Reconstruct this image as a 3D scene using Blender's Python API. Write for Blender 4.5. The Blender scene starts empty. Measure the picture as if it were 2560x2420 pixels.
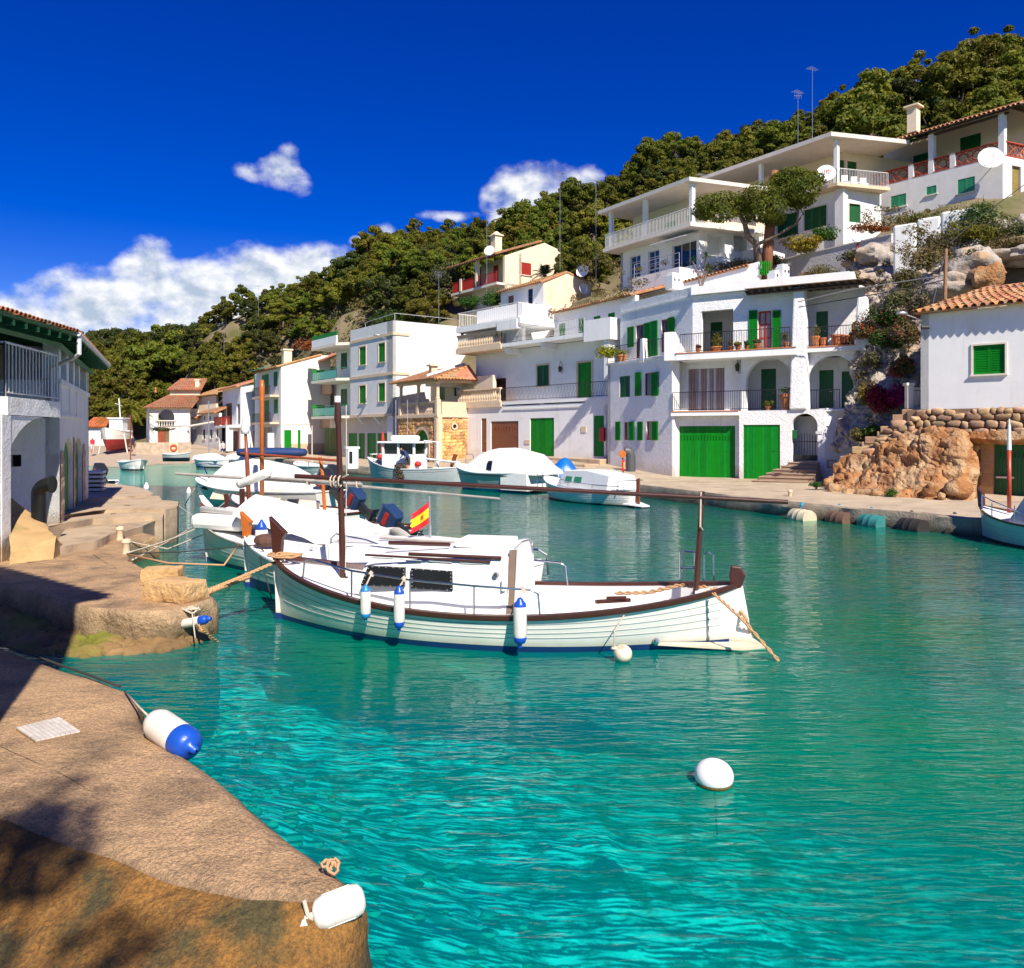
import bpy,math,random
import numpy as np
from mathutils import Vector,Matrix,Euler
R = math.radians
SC = bpy.context.scene
COL = SC.collection
random.seed(7)

# ------------------------------------------------------------------ camera
EYE = 3.0            # eye height over the water, metres
FOC,U0,V0 = 2000.0,1280.0,1085.0   # focal length and principal point in photo pixels
cam = bpy.data.cameras.new('camera')
cam.sensor_fit = 'HORIZONTAL'; cam.sensor_width = 36.0
cam.lens = FOC / 2560.0 * 36.0
cam.shift_y = -(1210.0 - V0) / 2560.0
cam.clip_start = 0.1; cam.clip_end = 4000
camo = bpy.data.objects.new('camera',cam); COL.objects.link(camo)
camo.location = (0,0,EYE); camo.rotation_euler = (R(90),0,0)
SC.camera = camo

# ------------------------------------------------------------------ world, sun, exposure
SUN_H = Vector((0.37,-0.93,0)).normalized(); SUN_EL = R(43)
SUN_DIR = (SUN_H * math.cos(SUN_EL) + Vector((0,0,math.sin(SUN_EL)))).normalized()
SUN_STRENGTH = 5.0
SKY_STRENGTH = 0.075
W = bpy.data.worlds.new('World'); SC.world = W; W.use_nodes = True
def build_world():
    nt = W.node_tree; N = nt.nodes; L = nt.links; N.clear()
    def nd(t,**k):
        n = N.new(t)
        for a,b in k.items(): setattr(n,a,b)
        return n
    def put(s,v):
        if isinstance(v,(int,float)): s.default_value = v
        elif isinstance(v,(tuple,list,Vector)): s.default_value = tuple(v)
        else: L.new(v,s)
    def M(op,a,b=None,c=None,clamp=False):
        n = nd('ShaderNodeMath',operation=op,use_clamp=clamp); put(n.inputs[0],a)
        if b is not None: put(n.inputs[1],b)
        if c is not None: put(n.inputs[2],c)
        return n.outputs[0]
    sky = nd('ShaderNodeTexSky',sky_type='NISHITA'); sky.sun_disc = False
    sky.sun_elevation = SUN_EL; sky.sun_rotation = math.atan2(SUN_H.x,SUN_H.y)
    sky.altitude = 1200; sky.air_density = 1.0; sky.dust_density = 0.0; sky.ozone_density = 5.0
    hsv = nd('ShaderNodeHueSaturation'); hsv.inputs['Saturation'].default_value = 1.42; hsv.inputs['Value'].default_value = 1.05; hsv.inputs['Hue'].default_value = 0.533
    L.new(sky.outputs[0],hsv.inputs['Color'])
    tc = nd('ShaderNodeTexCoord'); sep = nd('ShaderNodeSeparateXYZ'); L.new(tc.outputs['Generated'],sep.inputs[0])
    x,y,z = sep.outputs
    az = M('MULTIPLY',M('ARCTAN2',x,y),180 / math.pi)
    el = M('MULTIPLY',M('ARCSINE',z),180 / math.pi)
    # clouds: soft lumps at azimuth, elevation (degrees), radii, weight
    def ae(u,v):
        a = math.atan((u - U0) / FOC); return math.degrees(a),math.degrees(math.atan((V0 - v) / FOC * math.cos(a)))
    lumps = []
    for (u,v,ru,rv,w) in [(370,700,85,95,1.0),(250,770,150,95,1),(110,810,150,75,.95),(520,730,150,95,1),
                              (650,690,140,80,1),(770,670,140,70,.9),(470,810,260,80,.8),(300,850,200,60,.6),(430,865,150,60,.9),(20,840,150,60,.8),(620,760,160,60,.6),
                              (705,430,72,54,.8),(740,450,55,42,.6),(650,432,60,24,.3),(722,385,30,30,.4),
                              (1330,470,130,75,.8),(1420,450,110,55,.5),(1290,550,90,85,1),(1350,590,90,90,.8),(1250,500,60,60,.6),
                              (1120,540,90,18,.45),(895,600,26,16,.45),(965,578,36,26,.5)]:
        a,e = ae(u,v); k = 180 / math.pi / FOC
        lumps.append((a,e,ru * k * (1.0 if v > 630 else .86),rv * k * (1.0 if v > 630 else .86),w))
    rnd = random.Random(3)
    for i in range(16):      # the same fair-weather cumulus goes on around the rest of the horizon
        a = rnd.uniform(42,318); lumps.append((a if a < 180 else a - 360,rnd.uniform(4,11),rnd.uniform(5,11),rnd.uniform(1.6,3.4),rnd.uniform(.7,1)))
    dens = None; hgt = None
    for (a,e,ra,re,w) in lumps:
        dx = M('DIVIDE',M('SUBTRACT',az,a),ra); dy = M('DIVIDE',M('SUBTRACT',el,e),re)
        q = M('MULTIPLY',M('SUBTRACT',1.0,M('ADD',M('MULTIPLY',dx,dx),M('MULTIPLY',dy,dy))),w)
        dens = q if dens is None else M('SMOOTH_MAX',dens,q,.3)
    mp = nd('ShaderNodeCombineXYZ'); put(mp.inputs[0],M('MULTIPLY',az,.16)); put(mp.inputs[1],M('MULTIPLY',el,.22)); put(mp.inputs[2],2.7)
    def noise(off,scale,det,rough=.6):
        ad = nd('ShaderNodeVectorMath',operation='ADD'); L.new(mp.outputs[0],ad.inputs[0]); ad.inputs[1].default_value = off
        n = nd('ShaderNodeTexNoise'); n.inputs['Scale'].default_value = scale; n.inputs['Detail'].default_value = det; n.inputs['Roughness'].default_value = rough
        L.new(ad.outputs[0],n.inputs['Vector']); return n.outputs[0]
    n1 = noise((0,0,0),2.2,8,.56); n2 = noise((.07,.12,0),2.2,5,.56)
    d = M('ADD',dens,M('MULTIPLY',M('SUBTRACT',n1,.5),1.9))
    mask = nd('ShaderNodeMapRange',interpolation_type='SMOOTHSTEP'); L.new(d,mask.inputs[0])
    mask.inputs[1].default_value = 0.0; mask.inputs[2].default_value = 0.85
    below = nd('ShaderNodeMapRange'); L.new(el,below.inputs[0]); below.inputs[1].default_value = -2; below.inputs[2].default_value = 0
    lit = M('ADD',.66,M('MULTIPLY',M('SUBTRACT',n1,n2),4.2),clamp=False)
    core = nd('ShaderNodeMapRange'); L.new(d,core.inputs[0]); core.inputs[1].default_value = .1; core.inputs[2].default_value = 1.6; core.inputs[3].default_value = .16; core.inputs[4].default_value = -.34
    lit = M('ADD',lit,core.outputs[0],clamp=True)
    mixc = nd('ShaderNodeMix',data_type='RGBA'); put(mixc.inputs[0],lit)
    k = 1.0 / SKY_STRENGTH
    mixc.inputs[6].default_value = (.33 * k,.39 * k,.47 * k,1); mixc.inputs[7].default_value = (.70 * k,.70 * k,.69 * k,1)
    mm = nd('ShaderNodeMix',data_type='RGBA'); put(mm.inputs[0],M('MULTIPLY',M('MULTIPLY',mask.outputs[0],below.outputs[0]),.93))
    L.new(hsv.outputs[0],mm.inputs[6]); L.new(mixc.outputs[2],mm.inputs[7])
    bg = nd('ShaderNodeBackground'); bg.inputs[1].default_value = SKY_STRENGTH
    L.new(mm.outputs[2],bg.inputs[0])
    out = nd('ShaderNodeOutputWorld'); L.new(bg.outputs[0],out.inputs[0])
build_world()
sun = bpy.data.lights.new('sun','SUN'); sun.energy = SUN_STRENGTH; sun.angle = R(0.53); sun.color = (1.0,0.93,0.81)
suno = bpy.data.objects.new('sun',sun); COL.objects.link(suno)
suno.rotation_euler = SUN_DIR.to_track_quat('Z','Y').to_euler()
SC.view_settings.view_transform = 'Standard'; SC.view_settings.look = 'None'
SC.view_settings.exposure = 0.62; SC.view_settings.gamma = 1.0
SC.view_settings.use_curve_mapping = False
SC.render.engine = 'CYCLES'
cy = SC.cycles
cy.max_bounces = 7; cy.diffuse_bounces = 3; cy.glossy_bounces = 3; cy.transmission_bounces = 4; cy.transparent_max_bounces = 8
cy.use_denoising = True; cy.caustics_reflective = False; cy.caustics_refractive = False
cy.use_adaptive_sampling = True; cy.adaptive_threshold = 0.012
try: cy.denoiser = 'OPENIMAGEDENOISE'
except Exception: pass

# ------------------------------------------------------------------ pixels of the photo -> places in the world
def P(u,v,d): return Vector(((u - U0) / FOC * d,d,EYE - (v - V0) / FOC * d))
def G(u,v,z=0.0): return P(u,v,FOC * (EYE - z) / (v - V0))
def XY(u,d): return Vector(((u - U0) / FOC * d,d))

# ------------------------------------------------------------------ noise for shapes
def _hash(ix,iy,iz,s):
    h = (ix * 374761393 + iy * 668265263 + iz * 2147483647 + s * 1274126177) & 0xffffffff
    h = ((h ^ (h >> 13)) * 1274126177) & 0xffffffff
    return ((h ^ (h >> 16)) & 0xffff) / 65535.0
def vnoise(p,s=0):
    p = np.asarray(p,float); i = np.floor(p).astype(np.int64); f = p - i; f = f * f * (3 - 2 * f)
    r = 0
    for dx in (0,1):
        for dy in (0,1):
            for dz in (0,1):
                w = (f[...,0] if dx else 1 - f[...,0]) * (f[...,1] if dy else 1 - f[...,1]) * (f[...,2] if dz else 1 - f[...,2])
                r = r + w * _hash(i[...,0] + dx,i[...,1] + dy,i[...,2] + dz,s)
    return r
def fbm(p,scale=1.0,octv=4,s=0,gain=.5):
    p = np.asarray(p,float) * scale; a = 1.0; t = 0; n = 0
    for o in range(octv):
        t = t + a * (vnoise(p,s + o * 17) - .5); n += a; p = p * 2.03; a *= gain
    return t / n * 2

# ------------------------------------------------------------------ materials
MATS = {}
def mat(name,col,rough=.6,var=.12,scale=3.0,bump=0.0,bscale=30.0,metal=0.0,spec=.5,col2=None,c2lo=.55,c2hi=.7,c2scale=1.2,streak=0.0,streakcol=(.25,.2,.13),
        world=True,rnd=0.0,detail=5,tilt=None,zcol=None,stretch=None,speck=0.0,bump2=0.0,b2scale=4.0):
    """procedural surface: base colour with blotchy variation, optional second colour in patches, rain streaks, colour band by height, relief"""
    if name in MATS: return MATS[name]
    m = bpy.data.materials.new(name); m.use_nodes = True; MATS[name] = m
    nt = m.node_tree; N = nt.nodes; L = nt.links
    b = N['Principled BSDF']; b.inputs['Roughness'].default_value = rough; b.inputs['Metallic'].default_value = metal
    b.inputs['Specular IOR Level'].default_value = spec
    if world: vec = N.new('ShaderNodeNewGeometry').outputs['Position']
    else: vec = N.new('ShaderNodeTexCoord').outputs['Object']
    if stretch:
        mp = N.new('ShaderNodeMapping'); mp.inputs['Scale'].default_value = stretch; L.new(vec,mp.inputs['Vector']); vecs = mp.outputs[0]
    else: vecs = vec
    def noise(sc,det=detail,v=None,r=.6):
        n = N.new('ShaderNodeTexNoise'); n.inputs['Scale'].default_value = sc; n.inputs['Detail'].default_value = det; n.inputs['Roughness'].default_value = r
        L.new(v or vecs,n.inputs['Vector']); return n.outputs[0]
    def mr(s,a,b_,c,d):
        n = N.new('ShaderNodeMapRange'); L.new(s,n.inputs[0])
        for i,q in enumerate((a,b_,c,d)): n.inputs[i + 1].default_value = q
        return n.outputs[0]
    def mix(fac,a,b_,bt='MIX'):
        n = N.new('ShaderNodeMix'); n.data_type = 'RGBA'; n.blend_type = bt
        for i,q in ((0,fac),(6,a),(7,b_)):
            if isinstance(q,(int,float)): n.inputs[i].default_value = q
            elif isinstance(q,tuple): n.inputs[i].default_value = (*q,1) if len(q) == 3 else q
            else: L.new(q,n.inputs[i])
        return n.outputs[2]
    c = tuple(col)
    if var:
        f = mr(noise(scale),.25,.75,1 - var,1 + var)
        h = N.new('ShaderNodeHueSaturation'); h.inputs['Color'].default_value = (*col,1); L.new(f,h.inputs['Value']); c = h.outputs[0]
    if col2: c = mix(mr(noise(c2scale,7),c2lo,c2hi,0,1),c,tuple(col2))
    if speck: c = mix(speck,c,mr(noise(45,3,None,.8),.36,.64,.25,1.9),'MULTIPLY')
    if streak:
        mp = N.new('ShaderNodeMapping'); mp.inputs['Scale'].default_value = (2.2,2.2,.16); L.new(vec,mp.inputs['Vector'])
        c = mix(mr(noise(1.6,6,mp.outputs[0]),.56,.78,0,streak),c,tuple(streakcol))
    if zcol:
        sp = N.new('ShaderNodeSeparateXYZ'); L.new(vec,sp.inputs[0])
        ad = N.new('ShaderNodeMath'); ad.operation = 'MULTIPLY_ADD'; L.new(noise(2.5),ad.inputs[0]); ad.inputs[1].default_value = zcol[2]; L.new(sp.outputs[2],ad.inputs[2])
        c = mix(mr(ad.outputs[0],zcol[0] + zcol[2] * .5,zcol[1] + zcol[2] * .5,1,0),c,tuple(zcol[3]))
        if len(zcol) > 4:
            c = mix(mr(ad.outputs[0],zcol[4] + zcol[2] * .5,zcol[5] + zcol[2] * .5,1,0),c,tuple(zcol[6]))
    if rnd:
        oi = N.new('ShaderNodeObjectInfo'); h = N.new('ShaderNodeHueSaturation')
        L.new(mr(oi.outputs['Random'],0,1,1 - rnd,1 + rnd),h.inputs['Value'])
        ma = N.new('ShaderNodeMath'); ma.operation = 'MULTIPLY_ADD'; ma.inputs[1].default_value = 37.7; L.new(oi.outputs['Random'],ma.inputs[0])
        fr = N.new('ShaderNodeMath'); fr.operation = 'FRACT'; L.new(ma.outputs[0],fr.inputs[0])
        L.new(mr(fr.outputs[0],0,1,.5 - rnd * .05,.5 + rnd * .05),h.inputs['Hue'])
        if isinstance(c,tuple): h.inputs['Color'].default_value = (*c,1)
        else: L.new(c,h.inputs['Color'])
        c = h.outputs[0]
    if isinstance(c,tuple): b.inputs['Base Color'].default_value = (*c,1)
    else: L.new(c,b.inputs['Base Color'])
    if bump:
        bp = N.new('ShaderNodeBump'); bp.inputs['Strength'].default_value = 1; bp.inputs['Distance'].default_value = bump
        L.new(noise(bscale,6,vecs),bp.inputs['Height']); last = bp
        if bump2:
            b2 = N.new('ShaderNodeBump'); b2.inputs['Strength'].default_value = 1; b2.inputs['Distance'].default_value = bump2
            L.new(noise(b2scale,4,vecs),b2.inputs['Height']); L.new(bp.outputs[0],b2.inputs['Normal']); last = b2
        L.new(last.outputs[0],b.inputs['Normal'])
    return m

# ------------------------------------------------------------------ objects
ORG = {}
def prop(o,label=None,cat=None,group=None,kind=None):
    if label: o['label'] = label
    if cat: o['category'] = cat
    if group: o['group'] = group
    if kind: o['kind'] = kind
    return o
def thing(name,label,cat,loc=(0,0,0),group=None,rz=0,local=False):
    o = bpy.data.objects.new(name,None); COL.objects.link(o); o.location = loc; o.rotation_euler = (0,0,rz); o.empty_display_size = .1
    ORG[o.name] = Vector((0,0,0)) if local else Vector(loc)
    return prop(o,label,cat,group)
def inst(name,me,parent=None,loc=(0,0,0),rot=(0,0,0),scale=(1,1,1),kind=None):
    """one more object on a shared mesh"""
    o = bpy.data.objects.new(name,me); COL.objects.link(o)
    if parent is not None: o.parent = parent; loc = Vector(loc) - ORG.get(parent.name,Vector())
    o.location = loc; o.rotation_euler = rot; o.scale = scale
    if kind: o['kind'] = kind
    if parent is not None: ORG[o.name] = ORG.get(parent.name,Vector()) if Vector(o.location).length < 1e-9 else Vector(loc) + ORG.get(parent.name,Vector())
    return o
def copy_tree(o,loc,rz=0,scale=1.0,label=None,tilt=(0,0)):
    c = o.copy(); COL.objects.link(c); c.location = loc; c.rotation_euler = (tilt[0],tilt[1],rz); c.scale = (scale,) * 3 if isinstance(scale,(int,float)) else scale
    if label: c['label'] = label
    for ch in o.children:
        d = ch.copy(); COL.objects.link(d); d.parent = c
        for g in ch.children:
            e = g.copy(); COL.objects.link(e); e.parent = d
    return c

class MB:
    def __init__(s): s.v = []; s.f = []; s.mi = []; s.cur = 0
    def add(s,vs,fs):
        b = len(s.v); s.v.extend([tuple(q) for q in vs]); s.f.extend([tuple(b + i for i in f) for f in fs]); s.mi.extend([s.cur] * len(fs)); return s
    def quad(s,a,b,c,d): return s.add([a,b,c,d],[(0,1,2,3)])
    def hexa(s,p): return s.add(p,[(3,2,1,0),(4,5,6,7),(0,1,5,4),(1,2,6,5),(2,3,7,6),(3,0,4,7)])
    def box(s,c,sx,sy,sz,rot=None):
        c = Vector(c); p = [Vector((x * sx / 2,y * sy / 2,z * sz / 2)) for z in (-1,1) for x,y in ((-1,-1),(1,-1),(1,1),(-1,1))]
        if rot is not None:
            if isinstance(rot,(int,float)): rot = Matrix.Rotation(rot,3,'Z')
            p = [rot @ q for q in p]
        return s.hexa([q + c for q in p])
    def fbox(s,F,s0,s1,z0,z1,o0,o1):
        if s0 > s1: s0,s1 = s1,s0
        if z0 > z1: z0,z1 = z1,z0
        if o0 < o1: o0,o1 = o1,o0
        return s.hexa([F.pt(a,z,o) for z in (z0,z1) for a,o in ((s0,o0),(s1,o0),(s1,o1),(s0,o1))])
    def prism(s,poly,vec):
        n = len(poly); poly = [Vector(q) for q in poly]; vec = Vector(vec)
        nrm = Vector((0,0,0))
        for i in range(n): nrm += poly[i].cross(poly[(i + 1) % n])
        if nrm.dot(vec) > 0: poly = poly[::-1]
        return s.add(poly + [q + vec for q in poly],[tuple(range(n)),tuple(range(2 * n - 1,n - 1,-1))] + [(i,i + n,(i + 1) % n + n,(i + 1) % n) for i in range(n)])
    def tube(s,path,r,n=6,r1=None,cap=True):
        path = [Vector(q) for q in path]; m = len(path); rings = []
        up = None
        for i,p in enumerate(path):
            t = (path[min(i + 1,m - 1)] - path[max(i - 1,0)]).normalized()
            if up is None: up = Vector((0,0,1)) if abs(t.z) < .9 else Vector((1,0,0))
            a = t.cross(up).normalized(); b_ = a.cross(t).normalized(); up = b_
            rr = r[i] if isinstance(r,(list,tuple)) else (r if r1 is None else r + (r1 - r) * i / max(1,m - 1))
            rings.append([p + (a * math.cos(2 * math.pi * k / n) + b_ * math.sin(2 * math.pi * k / n)) * rr for k in range(n)])
        return s.loft(rings,True,cap)
    def loft(s,rings,close=True,cap=False):
        n = len(rings[0]); vs = [q for r in rings for q in r]; fs = []
        for i in range(len(rings) - 1):
            for k in range(n if close else n - 1):
                fs.append((i * n + k,i * n + (k + 1) % n,(i + 1) * n + (k + 1) % n,(i + 1) * n + k))
        if cap: fs += [tuple(range(n - 1,-1,-1)),tuple(range((len(rings) - 1) * n,len(rings) * n))]
        return s.add(vs,fs)
    def lathe(s,prof,c=(0,0,0),n=16,mtx=None,cap=True):
        c = Vector(c); rings = []
        for r,z in prof:
            ring = [Vector((r * math.cos(2 * math.pi * k / n),r * math.sin(2 * math.pi * k / n),z)) for k in range(n)]
            if mtx is not None: ring = [mtx @ q for q in ring]
            rings.append([q + c for q in ring])
        return s.loft(rings,True,cap)
    def sphere(s,c,rx,ry=None,rz=None,n=12,m=8):
        ry = ry or rx; rz = rz or rx
        return s.lathe([(math.sin(math.pi * (i + .001) / m * .998) ,-math.cos(math.pi * i / m)) for i in range(m + 1)],c,n,Matrix(((rx,0,0),(0,ry,0),(0,0,rz))))
    def grid(s,pts):
        a = len(pts); b_ = len(pts[0])
        return s.add([q for r in pts for q in r],[(i * b_ + k,i * b_ + k + 1,(i + 1) * b_ + k + 1,(i + 1) * b_ + k) for i in range(a - 1) for k in range(b_ - 1)])
    def mesh(s,name,mats,smooth=False,org=None,recalc=True):
        me = bpy.data.meshes.new(name)
        v = np.array(s.v,dtype=float).reshape(-1,3)
        if org is not None: v = v - np.array(org)
        me.from_pydata(v.tolist(),[],s.f)
        if not isinstance(mats,(list,tuple)): mats = [mats]
        for m in mats: me.materials.append(m)
        if len(mats) > 1: me.polygons.foreach_set('material_index',s.mi)
        if smooth: me.polygons.foreach_set('use_smooth',[True] * len(me.polygons))
        if recalc:
            import bmesh
            bm = bmesh.new(); bm.from_mesh(me); bmesh.ops.recalc_face_normals(bm,faces=bm.faces); bm.to_mesh(me); bm.free()
        me.update(); return me
    def build(s,name,mats,parent=None,kind=None,smooth=False,label=None,cat=None,group=None,recalc=True,bevel=0,sharp=None):
        org = ORG.get(parent.name,Vector()) if parent is not None else None
        if parent is None and s.v and cat:      # a thing of one mesh: its origin at its foot
            a = np.array(s.v); org = Vector((float(a[:,0].mean()),float(a[:,1].mean()),float(a[:,2].min())))
        me = s.mesh(name,mats,smooth,org,recalc)
        o = bpy.data.objects.new(name,me); COL.objects.link(o)
        if parent is not None: o.parent = parent; ORG[o.name] = org
        elif org is not None: o.location = org; ORG[o.name] = org
        if bevel:
            md = o.modifiers.new('bevel','BEVEL'); md.width = bevel; md.segments = 2; md.limit_method = 'ANGLE'
        if smooth and sharp:
            try: me.set_sharp_from_angle(angle=R(sharp))
            except Exception: pass
        return prop(o,label,cat,group,kind)

class Face:
    """a vertical facade: plan line from A to B (left to right as seen from outside)"""
    def __init__(s,A,B):
        s.A = Vector(A[:2]); s.B = Vector(B[:2]); s.L = (s.B - s.A).length; s.t = (s.B - s.A) / s.L; s.n = Vector((s.t.y,-s.t.x))
        s.rz = math.atan2(s.t.y,s.t.x)
    def pt(s,a,z,o=0.0): q = s.A + s.t * a + s.n * o; return Vector((q.x,q.y,z))
    def px(s,u,v,o=0.0):
        k = (u - U0) / FOC; A = s.A + s.n * o      # (k*y, y) = A + t a
        a = (A.x - k * A.y) / (k * s.t.y - s.t.x); y = A.y + s.t.y * a
        return a,EYE - (v - V0) / FOC * y
    def s_(s,u,o=0.0): return s.px(u,V0,o)[0]
    def z_(s,u,v,o=0.0): return s.px(u,v,o)[1]
    def rect(s,u0,v0,u1,v1,o=0.0):
        vm = (v0 + v1) / 2; um = (u0 + u1) / 2
        return s.s_(u0,o),s.s_(u1,o),s.z_(um,v1,o),s.z_(um,v0,o)
    def depth(s,u,o=0.0): a = s.s_(u,o); return s.A.y + s.t.y * a + s.n.y * o

def wall_mesh(mb,F,s0,s1,z0,z1,holes=(),depth=.22,thick=.3,back=True):
    """facade with real openings: front with holes, reveals going in"""
    holes = [(max(a,s0 + .01),min(b_,s1 - .01),max(c,z0),min(d,z1 - .01)) for a,b_,c,d in holes]
    ss = sorted({s0,s1,*[h[0] for h in holes],*[h[1] for h in holes]}); zs = sorted({z0,z1,*[h[2] for h in holes],*[h[3] for h in holes]})
    for i in range(len(ss) - 1):
        for k in range(len(zs) - 1):
            cs,cz = (ss[i] + ss[i + 1]) / 2,(zs[k] + zs[k + 1]) / 2
            if any(h[0] < cs < h[1] and h[2] < cz < h[3] for h in holes): continue
            mb.quad(F.pt(ss[i],zs[k]),F.pt(ss[i + 1],zs[k]),F.pt(ss[i + 1],zs[k + 1]),F.pt(ss[i],zs[k + 1]))
    for a,b_,c,d in holes:
        mb.quad(F.pt(a,c),F.pt(a,d),F.pt(a,d,-depth),F.pt(a,c,-depth)); mb.quad(F.pt(b_,c,-depth),F.pt(b_,d,-depth),F.pt(b_,d),F.pt(b_,c))
        mb.quad(F.pt(a,d),F.pt(b_,d),F.pt(b_,d,-depth),F.pt(a,d,-depth)); mb.quad(F.pt(a,c,-depth),F.pt(b_,c,-depth),F.pt(b_,c),F.pt(a,c))
    mb.quad(F.pt(s0,z0),F.pt(s0,z1),F.pt(s0,z1,-thick),F.pt(s0,z0,-thick)); mb.quad(F.pt(s1,z0,-thick),F.pt(s1,z1,-thick),F.pt(s1,z1),F.pt(s1,z0))
    mb.quad(F.pt(s0,z1),F.pt(s1,z1),F.pt(s1,z1,-thick),F.pt(s0,z1,-thick))
    return mb
def slab(mb,pts,z0,z1):
    return mb.prism([Vector((p[0],p[1],z0)) for p in pts],(0,0,z1 - z0))
# ================================================================== SETTING
# ---- foliage material: leaf colour varies from tree to tree and clump to clump, some light comes through
def leafmat(name,col,col2,trans=.25,scale=.9,rnd=.25):
    if name in MATS: return MATS[name]
    m = bpy.data.materials.new(name); m.use_nodes = True; MATS[name] = m; nt = m.node_tree; N = nt.nodes; L = nt.links
    b = N['Principled BSDF']; b.inputs['Roughness'].default_value = .65; b.inputs['Specular IOR Level'].default_value = .25
    g = N.new('ShaderNodeNewGeometry'); n = N.new('ShaderNodeTexNoise'); n.inputs['Scale'].default_value = scale; n.inputs['Detail'].default_value = 4; L.new(g.outputs['Position'],n.inputs['Vector'])
    r = N.new('ShaderNodeMapRange'); r.inputs[1].default_value = .35; r.inputs[2].default_value = .65; L.new(n.outputs[0],r.inputs[0])
    mx = N.new('ShaderNodeMix'); mx.data_type = 'RGBA'; mx.inputs[6].default_value = (*col,1); mx.inputs[7].default_value = (*col2,1); L.new(r.outputs[0],mx.inputs[0])
    oi = N.new('ShaderNodeObjectInfo'); h = N.new('ShaderNodeHueSaturation'); L.new(mx.outputs[2],h.inputs['Color'])
    a = N.new('ShaderNodeMapRange'); a.inputs[3].default_value = 1 - rnd; a.inputs[4].default_value = 1 + rnd; L.new(oi.outputs['Random'],a.inputs[0]); L.new(a.outputs[0],h.inputs['Value'])
    ma = N.new('ShaderNodeMath'); ma.operation = 'MULTIPLY'; ma.inputs[1].default_value = 91.7; L.new(oi.outputs['Random'],ma.inputs[0]); fr = N.new('ShaderNodeMath'); fr.operation = 'FRACT'; L.new(ma.outputs[0],fr.inputs[0])
    a2 = N.new('ShaderNodeMapRange'); a2.inputs[3].default_value = .468; a2.inputs[4].default_value = .535; L.new(fr.outputs[0],a2.inputs[0]); L.new(a2.outputs[0],h.inputs['Hue'])
    L.new(h.outputs[0],b.inputs['Base Color'])
    t = N.new('ShaderNodeBsdfTranslucent'); L.new(h.outputs[0],t.inputs['Color']); ms = N.new('ShaderNodeMixShader'); ms.inputs[0].default_value = trans
    L.new(b.outputs[0],ms.inputs[1]); L.new(t.outputs[0],ms.inputs[2]); L.new(ms.outputs[0],N['Material Output'].inputs['Surface'])
    return m
PINE = leafmat('pine_needles',(.098,.122,.010),(.18,.17,.016),.35,rnd=.38)
PINE_DARK = leafmat('pine_needles_dark',(.045,.060,.012),(.075,.085,.014),.3)
OLIVE = leafmat('olive_scrub',(.085,.090,.035),(.14,.12,.05))
SCRUB = leafmat('scrub_leaf',(.10,.095,.022),(.16,.125,.045),rnd=.4)
BUSH = leafmat('bush_leaf',(.035,.085,.010),(.075,.13,.012))
GOLD = leafmat('golden_bush_leaf',(.16,.17,.01),(.26,.21,.012))
MAGENTA = leafmat('bougainvillea_bract',(.30,.012,.035),(.42,.02,.05),rnd=.3)
RUSTY = leafmat('rust_scrub_leaf',(.22,.085,.012),(.30,.13,.02))
PALM = leafmat('palm_leaf',(.17,.22,.02),(.24,.26,.03),.3)
BARK = mat('bark',(.16,.115,.085),.9,.3,6,.02,18,stretch=(1,1,.25),world=False)
BARK_GREY = mat('grey_dry_wood',(.34,.31,.28),.9,.25,6,.01,18,world=False)

def leaves(n,cen,rad,size,rng,flat=1.0,up=.35,shell=.55):
    """n leaf faces over one clump (an ellipsoid): returns verts (n,4,3); faces look outwards and a little up"""
    d = rng.normal(size=(n,3)); d /= np.linalg.norm(d,axis=1)[:,None]
    r = shell + (1 - shell) * rng.random((n,1)) ** .6
    p = np.array(cen) + d * r * np.array(rad)
    nr = d + rng.normal(size=(n,3)) * .55; nr[:,2] += up; nr /= np.linalg.norm(nr,axis=1)[:,None]
    a = np.cross(nr,rng.normal(size=(n,3))); a /= np.linalg.norm(a,axis=1)[:,None] + 1e-9; b = np.cross(nr,a)
    s = size * (.6 + .8 * rng.random((n,1)))
    return np.stack([p - a * s,p - b * s * .42,p + a * s,p + b * s * .42],1)
def leafmesh(name,arr,m):
    v = np.concatenate(arr).reshape(-1,3); n = len(v) // 4
    me = bpy.data.meshes.new(name); me.vertices.add(len(v)); me.vertices.foreach_set('co',v.astype(np.float32).ravel())
    me.loops.add(n * 4); me.loops.foreach_set('vertex_index',np.arange(n * 4,dtype=np.int32)); me.polygons.add(n)
    me.polygons.foreach_set('loop_start',np.arange(0,n * 4,4,dtype=np.int32)); me.update(calc_edges=True); me.materials.append(m); return me
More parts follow.
